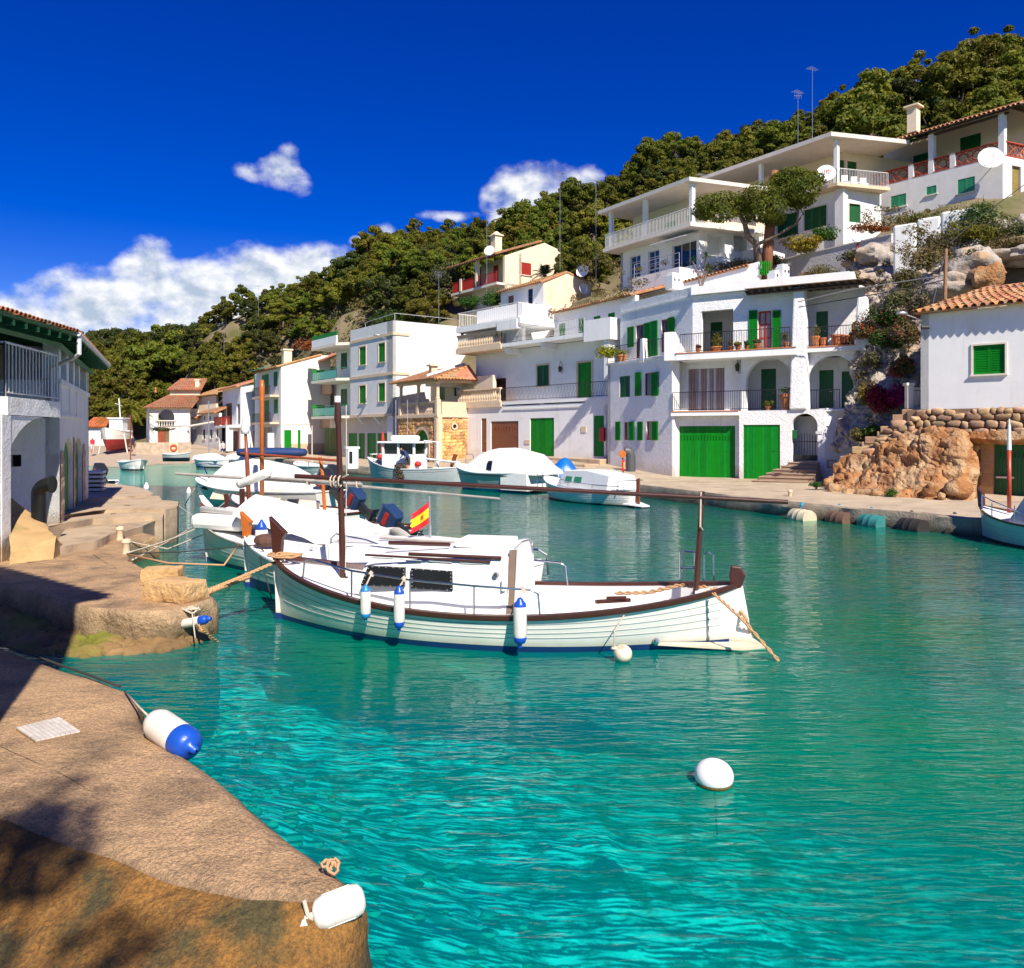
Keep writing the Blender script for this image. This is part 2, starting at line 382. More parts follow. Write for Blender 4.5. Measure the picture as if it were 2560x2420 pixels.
def pine_meshes(seed,Rw=2.6,Ht=6.0,n_cl=26,n_lf=95,size=.27,trunk=.16,lean=.3,low=.35,m=PINE):
    """umbrella-headed Aleppo pine standing at the origin: (trunk with limbs, crown)"""
    rng = np.random.default_rng(seed); tr = MB(); cl = []
    top = np.array([rng.normal() * lean,rng.normal() * lean,Ht * .8])
    path = [Vector((0,0,-1.0))] + [Vector(top * t + rng.normal(size=3) * np.array([.12,.12,0])) for t in (.0,.3,.6,1)]
    tr.tube(path,[trunk * 1.2,trunk,trunk * .8,trunk * .55,trunk * .25],6)
    for i in range(n_cl):
        a = rng.random() * 6.283; q = math.sqrt(rng.random()); h = low + (1 - low) * (1 - q ** 1.7) * rng.uniform(.55,1.0) if rng.random() < .75 else rng.uniform(low,max(low + .05,.75))
        c = np.array([math.cos(a) * q * Rw,math.sin(a) * q * Rw,Ht * h]) + top * np.array([.8,.8,0]); rr = rng.uniform(.45,1.0) * Rw * .27
        cl.append((c,(rr,rr,rr * rng.uniform(.5,.75))))
        if i % 3 == 0:
            k = rng.uniform(.35,.8); s0 = Vector(top * k); tr.tube([s0,(s0 + Vector(c)) / 2 + Vector((0,0,-.15)),Vector(c)],trunk * .35,4,trunk * .12,False)
    arr = [leaves(n_lf,c,r,size,rng) for c,r in cl]
    return tr.mesh('pine_trunk',BARK),leafmesh('pine_crown',arr,m)
def tree_from(meshes,name,label,cat,loc,group,rz=0,sc=1.0):
    t = thing(name,label,cat,loc,group,rz,local=True); t.scale = (sc,sc,sc * random.uniform(.88,1.12)) if isinstance(sc,float) else sc
    for nm,me in zip(('trunk','crown'),meshes):
        o = bpy.data.objects.new(nm,me); COL.objects.link(o); o.parent = t
    return t
def bush_obj(name,label,cat,loc,rad,m,n=500,size=.09,seed=1,ncl=9,group=None,stems=True,flower=None,fl=120):
    rng = np.random.default_rng(seed); rad = np.array(rad,float); t = thing(name,label,cat,loc,group)
    cls = []
    for i in range(ncl):
        d = rng.normal(size=3); d /= np.linalg.norm(d); d[2] = abs(d[2]); cls.append((d * rad * .62 * rng.random() ** .5 + np.array([0,0,rad[2] * .15]),rad * rng.uniform(.32,.55)))
    n = int(n * 1.8); size *= .88; o = bpy.data.objects.new('foliage',leafmesh('foliage',[leaves(n // ncl,c,r,size,rng) for c,r in cls],m)); COL.objects.link(o); o.parent = t
    if flower:
        f = bpy.data.objects.new('blossom',leafmesh('blossom',[leaves(fl // ncl,c * 1.12,r * 1.06,size * .8,rng,shell=.85) for c,r in cls],flower)); COL.objects.link(f); f.parent = t
    if stems:
        mb = MB()
        for i in range(7):
            a = rng.random() * 6.28; q = rng.random() * .7; mb.tube([Vector((0,0,-.2)),Vector((math.cos(a) * rad[0] * q * .5,math.sin(a) * rad[1] * q * .5,rad[2] * .4)),Vector((math.cos(a) * rad[0] * q,math.sin(a) * rad[1] * q,rad[2] * .9))],.025 * max(.6,rad[2]),4,.008)
        s = bpy.data.objects.new('stem',mb.mesh('stem',BARK)); COL.objects.link(s); s.parent = t
    return t

# ---- water
def water_mat():
    m = bpy.data.materials.new('sea_water'); m.use_nodes = True; nt = m.node_tree; N = nt.nodes; L = nt.links; N.clear()
    def nd(t,**k):
        n = N.new(t)
        for a,b in k.items(): setattr(n,a,b)
        return n
    pos = nd('ShaderNodeNewGeometry').outputs['Position']
    def noise(scale,rot,sc3,det=3,off=(0,0,0),dist=0.0):
        mp = nd('ShaderNodeMapping'); mp.inputs['Rotation'].default_value = (0,0,rot); mp.inputs['Scale'].default_value = sc3; mp.inputs['Location'].default_value = off; L.new(pos,mp.inputs['Vector'])
        n = nd('ShaderNodeTexNoise'); n.inputs['Scale'].default_value = scale; n.inputs['Detail'].default_value = det; n.inputs['Distortion'].default_value = dist; n.inputs['Roughness'].default_value = .55; L.new(mp.outputs[0],n.inputs['Vector']); return n.outputs[0]
    def bump(h,dist,nrm=None):
        b = nd('ShaderNodeBump'); b.inputs['Strength'].default_value = 1; b.inputs['Distance'].default_value = dist; L.new(h,b.inputs['Height'])
        if nrm is not None: L.new(nrm,b.inputs['Normal'])
        return b.outputs[0]
    n = bump(noise(1.3,R(-12),(.36,1.5,1),2,dist=.5),.026)
    n = bump(noise(4.3,R(-17),(.38,1.7,1),2,(3,1,0),.4),.024,n)
    n = bump(noise(8.0,R(12),(.7,1.5,1),2,(9,2,0)),.004,n)
    fr = nd('ShaderNodeFresnel'); fr.inputs['IOR'].default_value = 1.36; L.new(n,fr.inputs['Normal'])
    # body of the water: part of the light comes back from the water itself, part passes down to the bed
    big = noise(.16,0,(1,1,1),4,(4,7,0)); r = nd('ShaderNodeMapRange'); L.new(big,r.inputs[0]); r.inputs[1].default_value = .38; r.inputs[2].default_value = .62
    mc = nd('ShaderNodeMix',data_type='RGBA'); L.new(r.outputs[0],mc.inputs[0]); mc.inputs[6].default_value = (.0005,.33,.345,1); mc.inputs[7].default_value = (.0005,.42,.225,1)
    df = nd('ShaderNodeBsdfDiffuse'); L.new(mc.outputs[2],df.inputs['Color'])
    tr = nd('ShaderNodeBsdfTransparent'); tr.inputs['Color'].default_value = (.10,.95,.94,1)
    body = nd('ShaderNodeMixShader'); body.inputs[0].default_value = .68; L.new(df.outputs[0],body.inputs[1]); L.new(tr.outputs[0],body.inputs[2])
    gl = nd('ShaderNodeBsdfGlossy'); gl.inputs['Roughness'].default_value = .035; L.new(n,gl.inputs['Normal'])
    mx = nd('ShaderNodeMixShader'); L.new(fr.outputs[0],mx.inputs[0]); L.new(body.outputs[0],mx.inputs[1]); L.new(gl.outputs[0],mx.inputs[2])
    out = nd('ShaderNodeOutputMaterial'); L.new(mx.outputs[0],out.inputs['Surface'])
    return m
WATER = water_mat()
mb = MB(); mb.quad((-260,-160,0),(260,-160,0),(260,120,0),(-260,120,0)); mb.build('water',WATER,kind='structure')

# ---- sea bed: pale sand with weedy patches, rising to the banks; deep parts coloured darker for light lost in the water
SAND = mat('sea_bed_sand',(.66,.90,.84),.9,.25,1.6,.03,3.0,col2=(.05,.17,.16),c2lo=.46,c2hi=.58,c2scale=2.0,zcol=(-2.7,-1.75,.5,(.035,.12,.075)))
def bed_z(x,y):
    p = np.stack([x,y,np.zeros_like(x)],-1)
    z = -1.30 - .085 * np.clip(y - 4,-4,30) - .13 * np.clip(x + .4,-3,12) + .25 * fbm(p,.5,4,3) + .13 * np.abs(fbm(p,1.9,4,13))
    bank = -1.25 - .56 * np.maximum(y - 4.0,-30)          # roughly the line of the near wharf's edge
    z = z + 1.1 * np.clip(1 - np.abs(x - bank) / 3.2,0,1) * np.clip((11 - y) / 4,0,1)
    return z
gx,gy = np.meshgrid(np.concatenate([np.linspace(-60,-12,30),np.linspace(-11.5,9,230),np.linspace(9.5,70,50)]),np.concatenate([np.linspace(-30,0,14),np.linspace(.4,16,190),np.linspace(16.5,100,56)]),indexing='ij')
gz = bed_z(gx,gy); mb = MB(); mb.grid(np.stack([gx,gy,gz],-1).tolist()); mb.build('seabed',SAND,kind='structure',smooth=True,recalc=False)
STONE_BED = mat('sea_bed_stone',(.26,.33,.24),.9,.6,2.0,.03,6)
rng = np.random.default_rng(11); mb = MB()
def stone(mb,c,r,rng,n=8,m=6,squash=.6):
    k = rng.integers(0,1000)
    vs = []
    for i in range(m + 1):
        for j in range(n):
            th,ph = math.pi * i / m,2 * math.pi * j / n; d = np.array([math.sin(th) * math.cos(ph),math.sin(th) * math.sin(ph),math.cos(th)])
            vs.append(d)
    vs = np.array(vs); q = 1 + .55 * fbm(vs + k,1.6,3,5); pts = vs * q[:,None] * np.array(r) * np.array([1,1,squash]) + np.array(c)
    mb.loft([[Vector(pts[i * n + j]) for j in range(n)] for i in range(m + 1)],True,False)
for i in range(420):
    y = rng.uniform(2.0,13.5); x0 = -1.25 - .56 * (y - 4.0); x = x0 + abs(rng.normal()) * (1.9 if y < 7 else 1.2) + rng.uniform(-.6,.5)
    r = rng.uniform(.03,.085) * (1.0 if rng.random() < .85 else 1.25); z = float(bed_z(np.array(x),np.array(y)))
    stone(mb,(x,y,z + r * .25),(r * rng.uniform(.8,1.4),r,r),rng)
for i in range(0):
    y = rng.uniform(3,22); x = rng.uniform(-6,9) * y / 12; r = rng.uniform(.1,.3); stone(mb,(x,y,float(bed_z(np.array(x),np.array(y))) + .02),(r,r,r * .6),rng)
mb.build('seabed_stones',STONE_BED,kind='stuff',smooth=True)

# ---- right-hand quay: from the water's edge back under the houses
QUAYTOP = mat('quay_concrete',(.46,.36,.25),.85,.22,1.3,.012,40,col2=(.30,.23,.16),c2lo=.52,c2hi=.72,c2scale=.8,bump2=.03,b2scale=3)
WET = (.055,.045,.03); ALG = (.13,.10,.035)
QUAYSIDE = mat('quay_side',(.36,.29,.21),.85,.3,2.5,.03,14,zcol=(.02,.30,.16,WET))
EDGE = [(34,2,.55),(17.5,18,.55),(13.7,23.4,.55),(12.4,25.2,.55),(11.2,27.2,.55),(9.95,29.3,.56),(8.4,33,.56),(6.7,37,.58),(4.6,41,.6),(1.6,45.5,.6),(-2.4,50.5,.6),(-6,54,.6),(-9.6,57.5,.62),(-13.2,61.5,.65),(-18,68,.7),(-22,74,.75),(-27,80,.8),(-31,85,.85)]
BACK = [(60,10,.8),(40,20,.75),(27,29,.7),(21,33,.72),(18.5,36,.75),(17,39.5,.8),(13,43.5,.75),(10,46.5,.78),(7.4,50,1.25),(4.6,52,1.62),(0,58,1.5),(-4,62,1.25),(-9,68,.75),(-13,75,.75),(-18,84,1.0),(-24,92,1.3),(-28,97,1.5),(-31,101,1.6)]
def resample(pl,n):
    pl = np.array(pl,float); t = np.arange(len(pl)); q = np.linspace(0,len(pl) - 1,n); return np.stack([np.interp(q,t,pl[:,i]) for i in range(3)],-1)
def bank(edge,back,name,top,side,n=170,m=14,rough=.03,depth=-1.8,jag=.12):
    e = resample(edge,n); b = resample(back,n)
    e[:,:2] += np.stack([fbm(e,.55,4,21),fbm(e,.55,4,22)],-1) * jag
    pts = np.stack([e + (b - e) * t for t in np.linspace(0,1,m) ** 1.3],1)
    pts[:,:,2] += rough * fbm(pts,.6,4,9)
    mb = MB(); mb.grid(pts.tolist()); nt = len(mb.f)
    rows = [pts[:,0]]
    for k,(dz,o) in enumerate([(.05,.045),(.22,.06),(.42,.05),(.6,.10),(1.2,.1),(2.4,.1)]):
        d = e - b; d[:,2] = 0; d /= np.linalg.norm(d,axis=1)[:,None]
        q = pts[:,0] + d * o; q[:,2] -= dz; q = q + d * (fbm(q,1.5,3,30 + k) * .10)[:,None]; rows.append(q)
    mb.cur = 1; mb.grid(np.stack(rows,1)[:,::1].tolist())
    return mb.build(name,[top,side],kind='structure',smooth=True,recalc=False,sharp=40)
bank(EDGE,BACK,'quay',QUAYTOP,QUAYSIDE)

# ---- hillside
CTRL = [(2700,640,37),(2560,680,37),(2400,690,39),(2300,720,42),(2200,760,44),(2560,590,46),(2480,530,48),(2300,560,51),(2170,605,55),(1950,735,52.5),(2100,712,48.5),(2220,700,44.5),(2050,740,46.5),(1960,640,60),(1850,730,50),(1700,735,53),(1600,740,56),(1550,770,62),(1750,690,62),
        (2700,360,60),(2600,390,64),(2300,420,72),(2100,440,80),(1850,520,84),(1650,600,84),(1550,690,76),
        (2750,205,84),(2600,215,86),(2350,250,92),(2120,335,96),(2000,395,100),(1900,420,102),(1750,440,106),(1560,500,110),(1450,560,114),(1380,610,116),(1300,620,116),(1130,640,114),(1000,655,115),(860,715,120),(700,795,124),(560,832,126),(500,860,130),
        (1400,800,58),(1300,830,66),(1450,765,68),(1300,775,74),(1180,800,74),(1100,815,78),(1050,850,74),(900,860,84),(800,900,93),(650,950,105),(560,985,114),(500,1015,120),
        (1400,720,84),(1200,730,92),(1000,760,95),(800,830,104),(650,890,108),
        (440,1000,128),(380,1010,145),(300,1030,155),(230,1045,150),(100,1060,140),(480,940,135),
        (230,912,240),(300,905,240),(430,900,240),(370,915,225),(100,905,240),(-200,900,240),(520,890,240),
        (300,1108,100),(230,1108,100),(420,1104,108),(100,1110,100),(-200,1100,110),
        (2600,300,150),(2100,420,160),(1600,560,170),(1100,720,180),(700,850,190),(230,975,310),(430,970,310),(0,975,310),(-300,975,310),(600,950,310),(1000,860,310)]
cp = np.array([list(P(*c)) for c in CTRL]); cp = np.concatenate([cp,np.array([(b[0],b[1],b[2] - .5) for b in BACK[8:]]),np.array([(21,33,0.2),(18.5,36.5,.2)])])
def _rbf(c):
    n = len(c); A = np.zeros((n + 3,n + 3)); A[:n,:n] = np.sqrt(((c[:,None,:2] - c[None,:,:2]) ** 2).sum(-1) + 4.0); A[:n,n] = 1; A[:n,n + 1:] = c[:,:2]; A[n:,:n] = A[:n,n:].T
    A[:n,:n] += np.eye(n) * -.15
    return np.linalg.solve(A,np.concatenate([c[:,2],np.zeros(3)]))
_w = _rbf(cp)
def hill(x,y):
    x = np.asarray(x,float); y = np.asarray(y,float)
    r = np.sqrt((x[...,None] - cp[:,0]) ** 2 + (y[...,None] - cp[:,1]) ** 2 + 4.0)
    z = r @ _w[:len(cp)] + _w[len(cp)] + _w[len(cp) + 1] * x + _w[len(cp) + 2] * y
    return z
def hill1(u,d): x = (u - U0) / FOC * d; return Vector((x,d,float(hill(np.array(x),np.array(float(d))))))
HILLSIDE = mat('hillside_earth',(.20,.15,.085),.95,.35,.7,.08,2.5,col2=(.10,.095,.03),c2lo=.45,c2hi=.6,c2scale=.35)
us = np.linspace(-400,3000,190); D0 = lambda u: np.interp(u,[-400,0,300,480,600,800,1000,1250,1520,1680,2130,2300,2400,3000],[104,104,105,110,99,84,72,63,55,51,42,37,36.5,34])
pts = []
for u in us:
    d = D0(u) + (300 - D0(u)) * np.linspace(0,1,110) ** 1.7; x = (u - U0) / FOC * d; z = hill(x,d)
    p = np.stack([x,d,z],-1); p[:,2] += fbm(p,.22,4,8) * np.clip((d - D0(u)) / 12,0,1) * .9
    p[:,2] = np.maximum(p[:,2],.2); f = p[:1].copy(); f[:,2] = -.3; pts.append(np.concatenate([f,p]))
mb = MB(); mb.grid(np.array(pts).tolist()); mb.build('hillside',HILLSIDE,kind='structure',smooth=True,recalc=False)

# ---- the wood on the hill: every pine a tree of its own
kinds = [pine_meshes(100 + i,Rw=w,Ht=h,n_cl=int(c * 2.0),n_lf=170,size=.165,low=lo,m=m_) for i,(w,h,c,lo,m_) in enumerate([(2.7,5.6,30,.3,PINE),(2.3,6.2,26,.35,PINE),(3.0,5.2,32,.3,PINE),(2.1,4.6,22,.2,PINE),(2.8,6.6,28,.4,PINE),(2.4,5.0,26,.25,PINE),(2.6,5.8,28,.3,PINE_DARK)])]
rnd = random.Random(5); placed = []
def try_tree(u,d,mind):
    x = (u - U0) / FOC * d
    for (a,b) in placed:
        if (a - x) ** 2 + (b - d) ** 2 < mind * mind: return None
    if 1095 < u < 1440 and d < 86: return None
    if 1480 < u < 2160 and d < 80: return None
    placed.append((x,d)); return hill1(u,d)
n_tree = 0
zl = ['above the red lattice house','above the two slab roofed villas','between the cream hill house and the slab villas','behind the cream hill house','above the tall white block','over the small quay houses','beside the lower slab villa','just left of the cream hill house']
zones = [((2120,2720),(66,93),36),((1500,2150),(82,108),52),((1290,1520),(80,120),34),((980,1300),(86,118),46),((640,1000),(98,124),56),((470,680),(104,130),34),((1400,1560),(66,82),8),((930,1095),(77,88),9)]
for zi,((ua,ub),(da,db),cnt) in enumerate(zones):
    got = 0; tries = 0
    while got < cnt and tries < 1500:
        tries += 1; u = rnd.uniform(ua,ub); d = rnd.uniform(da,db)
        if ua == 640 and d < 104 + (1000 - u) * .0 and rnd.random() < .4: continue
        loc = try_tree(u,d,2.9)
        if loc is None: continue
        k = rnd.randrange(6) if rnd.random() < .88 else 6
        tree_from(kinds[k],'pine_tree','olive green pine in the hillside wood ' + zl[zi],'tree',loc,'pines on the hill ' + zl[zi],rnd.uniform(0,6.28),rnd.uniform(.72,1.08) * (1.45 if zi == 0 else 1.12 if zi < 3 else 1)); got += 1
far = 0; tries = 0
while far < 85 and tries < 5000:
    tries += 1; u = rnd.uniform(180,520); d = rnd.choice([rnd.uniform(112,150),rnd.uniform(150,215),rnd.uniform(205,250)])
    if d < 126 and u > 430: continue
    loc = try_tree(u,d,5.0)
    if loc is None: continue
    dk = d > 185
    tree_from(kinds[6] if dk else kinds[rnd.randrange(6)],'pine_tree','dark far off pine on the skyline ridge behind the beach' if dk else 'bushy pine on the slope rising behind the beach','tree',loc,'far pines on the ridge behind the beach' if dk else 'pines on the slope behind the beach',rnd.uniform(0,6.28),rnd.uniform(1.4,2.1)); far += 1
# ---- scrub between the trees: ground cover nobody could count
rng = np.random.default_rng(77); arr = []; arr2 = []
for i in range(3600):
    u = rng.uniform(440,2720)
    lo = D0(u) + 3; d = rng.uniform(lo + (10 if u > 1450 else 2),[124,112,92][0 if u < 1100 else 1 if u < 1900 else 2])
    if 1095 < u < 1420 and d < 84: continue
    if 1480 < u < 2160 and d < 78: continue
    if u >= 2130 and d < 66: continue
    p = hill1(u,d); r = rng.uniform(.5,1.5); (arr if rng.random() < .6 else arr2).append(leaves(46,(p.x,p.y,p.z + r * .35),(r,r,r * .8),.20,rng,up=.6))
for nm,a,m in (('scrub',arr,SCRUB),('scrub',arr2,OLIVE)):
    o = bpy.data.objects.new(nm,leafmesh(nm,a,m)); COL.objects.link(o); o['kind'] = 'stuff'
# ================================================================== BUILDING KIT
STUCCO = mat('white_stucco',(.80,.79,.77),.9,.06,.9,.006,30,streak=.42,streakcol=(.54,.48,.41),col2=(.70,.66,.60),c2lo=.60,c2hi=.74,c2scale=.7,zcol=(.7,2.0,.9,(.56,.48,.40)))
STUCCO_ROUGH = mat('rough_white_stucco',(.80,.79,.78),.95,.07,1.5,.035,14,streak=.45,streakcol=(.52,.46,.40),zcol=(.6,1.5,.8,(.56,.48,.40)),bump2=.03,b2scale=5)
STUCCO_OLD = mat('weathered_white_stucco',(.76,.75,.72),.92,.08,1.2,.012,22,streak=.6,streakcol=(.42,.36,.30),zcol=(.9,2.2,1.2,(.48,.40,.33)))
CREAM = mat('cream_stucco',(.78,.64,.46),.9,.06,1.0,.006,30,streak=.3,streakcol=(.55,.38,.22))
GREYWALL = mat('grey_white_stucco',(.70,.68,.66),.92,.08,1.4,.015,20,streak=.3,streakcol=(.45,.40,.36))
TRIM = mat('sandstone_trim',(.66,.50,.34),.85,.12,3,.004,30)
TRIM_W = mat('pale_stone_trim',(.74,.66,.56),.85,.08,3,.004,30)
GREEN = mat('green_paint',(.0008,.19,.007),.5,.14,3,.002,60,spec=.25,streak=.4,streakcol=(.004,.28,.025),rnd=.16)
GREEN_D = mat('dark_green_paint',(.003,.10,.022),.5,.15,3,.002,60)
GREEN_L = mat('light_green_paint',(.03,.26,.13),.5,.12,3,.002,60)
REDW = mat('red_paint',(.36,.022,.012),.5,.15,4,.002,60)
BROWNW = mat('brown_varnish',(.19,.055,.018),.4,.25,3,.002,50,stretch=(6,6,.6))
DARKW = mat('dark_brown_wood',(.045,.022,.014),.45,.25,4,.002,50)
TILE = mat('terracotta_tile',(.40,.165,.068),.85,.35,1.6,.006,40,col2=(.31,.215,.13),c2lo=.46,c2hi=.64,c2scale=2.2,rnd=.32)
CONC = mat('concrete_slab',(.62,.56,.50),.9,.10,1.5,.008,25,streak=.2)
IRON = mat('black_iron',(.012,.012,.013),.5,.2,9,0)
IRONW = mat('white_painted_iron',(.72,.71,.69),.45,.08,6,0)
IRON_G = mat('grey_painted_iron',(.60,.60,.60),.45,.08,6,0)
GLASS = mat('window_glass',(.012,.016,.022),.06,.1,2,0,spec=.8)
DARK = mat('dark_interior',(.015,.014,.013),.9,.2,2,0)
TERRA = mat('terracotta_pot',(.50,.17,.06),.8,.18,6,.003,30,rnd=.15)
METAL = mat('galvanised_metal',(.52,.53,.54),.38,.1,8,0,metal=.8)
WHITEP = mat('white_enamel',(.80,.80,.79),.35,.04,3,0)

def louvres(mb,F,s0,s1,z0,z1,o,th=.035,pitch=.075,fr=.055):
    mb.fbox(F,s0,s0 + fr,z0,z1,o,o + th); mb.fbox(F,s1 - fr,s1,z0,z1,o,o + th)
    mb.fbox(F,s0 + fr,s1 - fr,z0,z0 + fr,o,o + th); mb.fbox(F,s0 + fr,s1 - fr,z1 - fr,z1,o,o + th)
    if z1 - z0 > 1.5: zm = (z0 + z1) / 2; mb.fbox(F,s0 + fr,s1 - fr,zm - fr / 2,zm + fr / 2,o,o + th)
    n = max(2,int((z1 - z0 - 2 * fr) / pitch)); h = (z1 - z0 - 2 * fr) / n
    for i in range(n):
        z = z0 + fr + i * h; a,b = s0 + fr,s1 - fr
        mb.quad(F.pt(a,z,o + th * .9),F.pt(b,z,o + th * .9),F.pt(b,z + h * .74,o + th * .25),F.pt(a,z + h * .74,o + th * .25))
def shutters(F,r,parent,m=GREEN,n=2,o=.01,pitch=.075,frame=None,fw=.09,sill=True,name='shutter',fo=0):
    s0,s1,z0,z1 = r
    for i in range(n):
        a = s0 + (s1 - s0) * i / n + .004; b = s0 + (s1 - s0) * (i + 1) / n - .004
        mb = MB(); louvres(mb,F,a,b,z0,z1,o,pitch=pitch); mb.fbox(F,a + .02,b - .02,z0 + .02,z1 - .02,o - .01,o + .004); mb.build(name,m,parent,recalc=False)
    if frame:
        mb = MB(); q = .045 + fo; mb.fbox(F,s0 - fw,s0,z0,z1 + fw,-.02,q); mb.fbox(F,s1,s1 + fw,z0,z1 + fw,-.02,q); mb.fbox(F,s0,s1,z1,z1 + fw,-.02,q)
        mb.build('window_frame',frame,parent)
    if sill:
        mb = MB(); mb.fbox(F,s0 - fw * 1.3,s1 + fw * 1.3,z0 - .07,z0 - .003,-.02,.10 + fo); mb.build('window_sill',frame or TRIM_W,parent)
def open_shutter(F,s0,s1,z0,z1,parent,m=GREEN,o=.03):
    mb = MB(); louvres(mb,F,s0,s1,z0,z1,o); mb.fbox(F,s0 + .02,s1 - .02,z0 + .02,z1 - .02,o - .005,o + .004); mb.build('shutter',m,parent,recalc=False)
def window(F,r,parent,m=IRONW,o=-.14,nx=2,nz=1,glass=GLASS,fw=.05,sill=None):
    s0,s1,z0,z1 = r; mb = MB()
    mb.fbox(F,s0,s0 + fw,z0,z1,o,o + .05); mb.fbox(F,s1 - fw,s1,z0,z1,o,o + .05); mb.fbox(F,s0 + fw,s1 - fw,z0,z0 + fw,o,o + .05); mb.fbox(F,s0 + fw,s1 - fw,z1 - fw,z1,o,o + .05)
    for i in range(1,nx): a = s0 + (s1 - s0) * i / nx; mb.fbox(F,a - fw * .4,a + fw * .4,z0 + fw,z1 - fw,o + .004,o + .046)
    for i in range(1,nz): a = z0 + (z1 - z0) * i / nz; mb.fbox(F,s0 + fw,s1 - fw,a - fw * .35,a + fw * .35,o + .008,o + .042)
    w = mb.build('window',m,parent)
    mb = MB(); mb.quad(F.pt(s0 + .01,z0 + .01,o + .015),F.pt(s1 - .01,z0 + .01,o + .015),F.pt(s1 - .01,z1 - .01,o + .015),F.pt(s0 + .01,z1 - .01,o + .015)); mb.build('pane',glass,w)
    if sill: mb = MB(); mb.fbox(F,s0 - .08,s1 + .08,z0 - .07,z0 - .004,-.02,.08); mb.build('window_sill',sill,parent)
    return w
def plank_door(F,r,parent,m=GREEN,n=8,o=-.12,th=.04,name='door',vents=0,straps=True,gap=.006):
    """boarded door: backing and hinges, with every plank its own sub-part"""
    s0,s1,z0,z1 = r; mb = MB(); mb.fbox(F,s0,s1,z0,z1,o - .03,o)
    if straps:
        for zz in (z0 + (z1 - z0) * .2,z0 + (z1 - z0) * .55): mb.fbox(F,s0 + .02,s0 + (s1 - s0) * .22,zz,zz + .035,o,o + th + .012); mb.fbox(F,s1 - (s1 - s0) * .22,s1 - .02,zz,zz + .035,o,o + th + .012)
    d = mb.build(name,m,parent); rr = random.Random(int(abs(s0 * 977 + z0 * 131)) + n)
    for i in range(n):
        a = s0 + (s1 - s0) * i / n + gap / 2; b = s0 + (s1 - s0) * (i + 1) / n - gap / 2; mb = MB(); q = o + th + rr.uniform(-.004,.006)
        if vents and 0 < i < n - 1:
            zv = z0 + (z1 - z0) * .73; hv = (z1 - z0) * .10
            mb.fbox(F,a,b,z0 + .02,zv,o,q); mb.fbox(F,a,b,zv + hv,z1 - .02,o,q); mb.fbox(F,a,a + (b - a) * .33,zv,zv + hv,o,q); mb.fbox(F,b - (b - a) * .33,b,zv,zv + hv,o,q)
        else: mb.fbox(F,a,b,z0 + .02,z1 - .02,o,q)
        mb.build('plank',m,d)
    return d
def leaf_door(F,r,parent,m=GREEN,o=-.1,name='door',panels=2,louv=False):
    s0,s1,z0,z1 = r; mb = MB(); mb.fbox(F,s0,s1,z0,z1,o - .03,o + .02)
    n = panels
    for i in range(n):
        a = s0 + (s1 - s0) * i / n; b = s0 + (s1 - s0) * (i + 1) / n
        if louv: louvres(mb,F,a,b,z0 + .02,z1 - .02,o + .02)
        else:
            for zz0,zz1 in ((.06,.45),(.52,.94)): mb.fbox(F,a + .08,b - .08,z0 + (z1 - z0) * zz0,z0 + (z1 - z0) * zz1,o + .02,o + .04)
    d = mb.build(name,m,parent)
    mb = MB(); mb.tube([F.pt(s1 - .09,z0 + 1.0,o + .02),F.pt(s1 - .09,z0 + 1.0,o + .08),F.pt(s1 - .2,z0 + 1.0,o + .08)],.012,5); mb.build('handle',METAL,d)
    return d
def railing(pts,h,parent,m=IRON,gap=.11,r=.009,rail=.022,z0=.07,wavy=0.0,name='railing',bars_as_parts=False,mid=False):
    """pts: base line of the balustrade (3-D points); bars, top and bottom rail"""
    pts = [Vector(p) for p in pts]; up = Vector((0,0,1)); mb = MB()
    mb.tube([p + up * h for p in pts],rail,6); mb.tube([p + up * z0 for p in pts],rail * .7,5)
    if mid: mb.tube([p + up * h * .55 for p in pts],rail * .6,5)
    bar = MB() if bars_as_parts else mb; allbars = []
    for a,b in zip(pts[:-1],pts[1:]):
        L = (b - a).length; n = max(1,int(L / gap)); d = (b - a) / n; out = Vector((d.y,-d.x,0)).normalized()
        for i in range(n + 1):
            q = a + d * i
            if i in (0,n): mb.tube([q,q + up * h],rail * .9,5); continue
            if wavy: path = [q + up * (z0 + (h - z0) * t) + out * wavy * math.sin(math.pi * min(1,max(0,(1 - t) * 1.5 - .1))) + d.normalized() * wavy * .35 * math.sin(2 * math.pi * t) for t in np.linspace(0,1,8)]
            else: path = [q + up * z0,q + up * h]
            if bars_as_parts: allbars.append(path)
            else: mb.tube(path,r,4,cap=False)
    o = mb.build(name,m,parent)
    if bars_as_parts:
        for p in allbars: b = MB(); b.tube(p,r,6); b.build('bar',m,o)
    return o
def barrel(r0=.095,r1=.08,L=.44,th=.014,n=6):
    mb = MB(); rings = []
    for y,r in ((0,r0),(L,r1)):
        rings.append([Vector((-math.cos(math.pi * k / n) * r,y,math.sin(math.pi * k / n) * r)) for k in range(n + 1)] + [Vector((math.cos(math.pi * k / n) * (r - th),y,math.sin(math.pi * k / n) * (r - th))) for k in range(n + 1)])
    mb.loft(rings,True,True); return mb
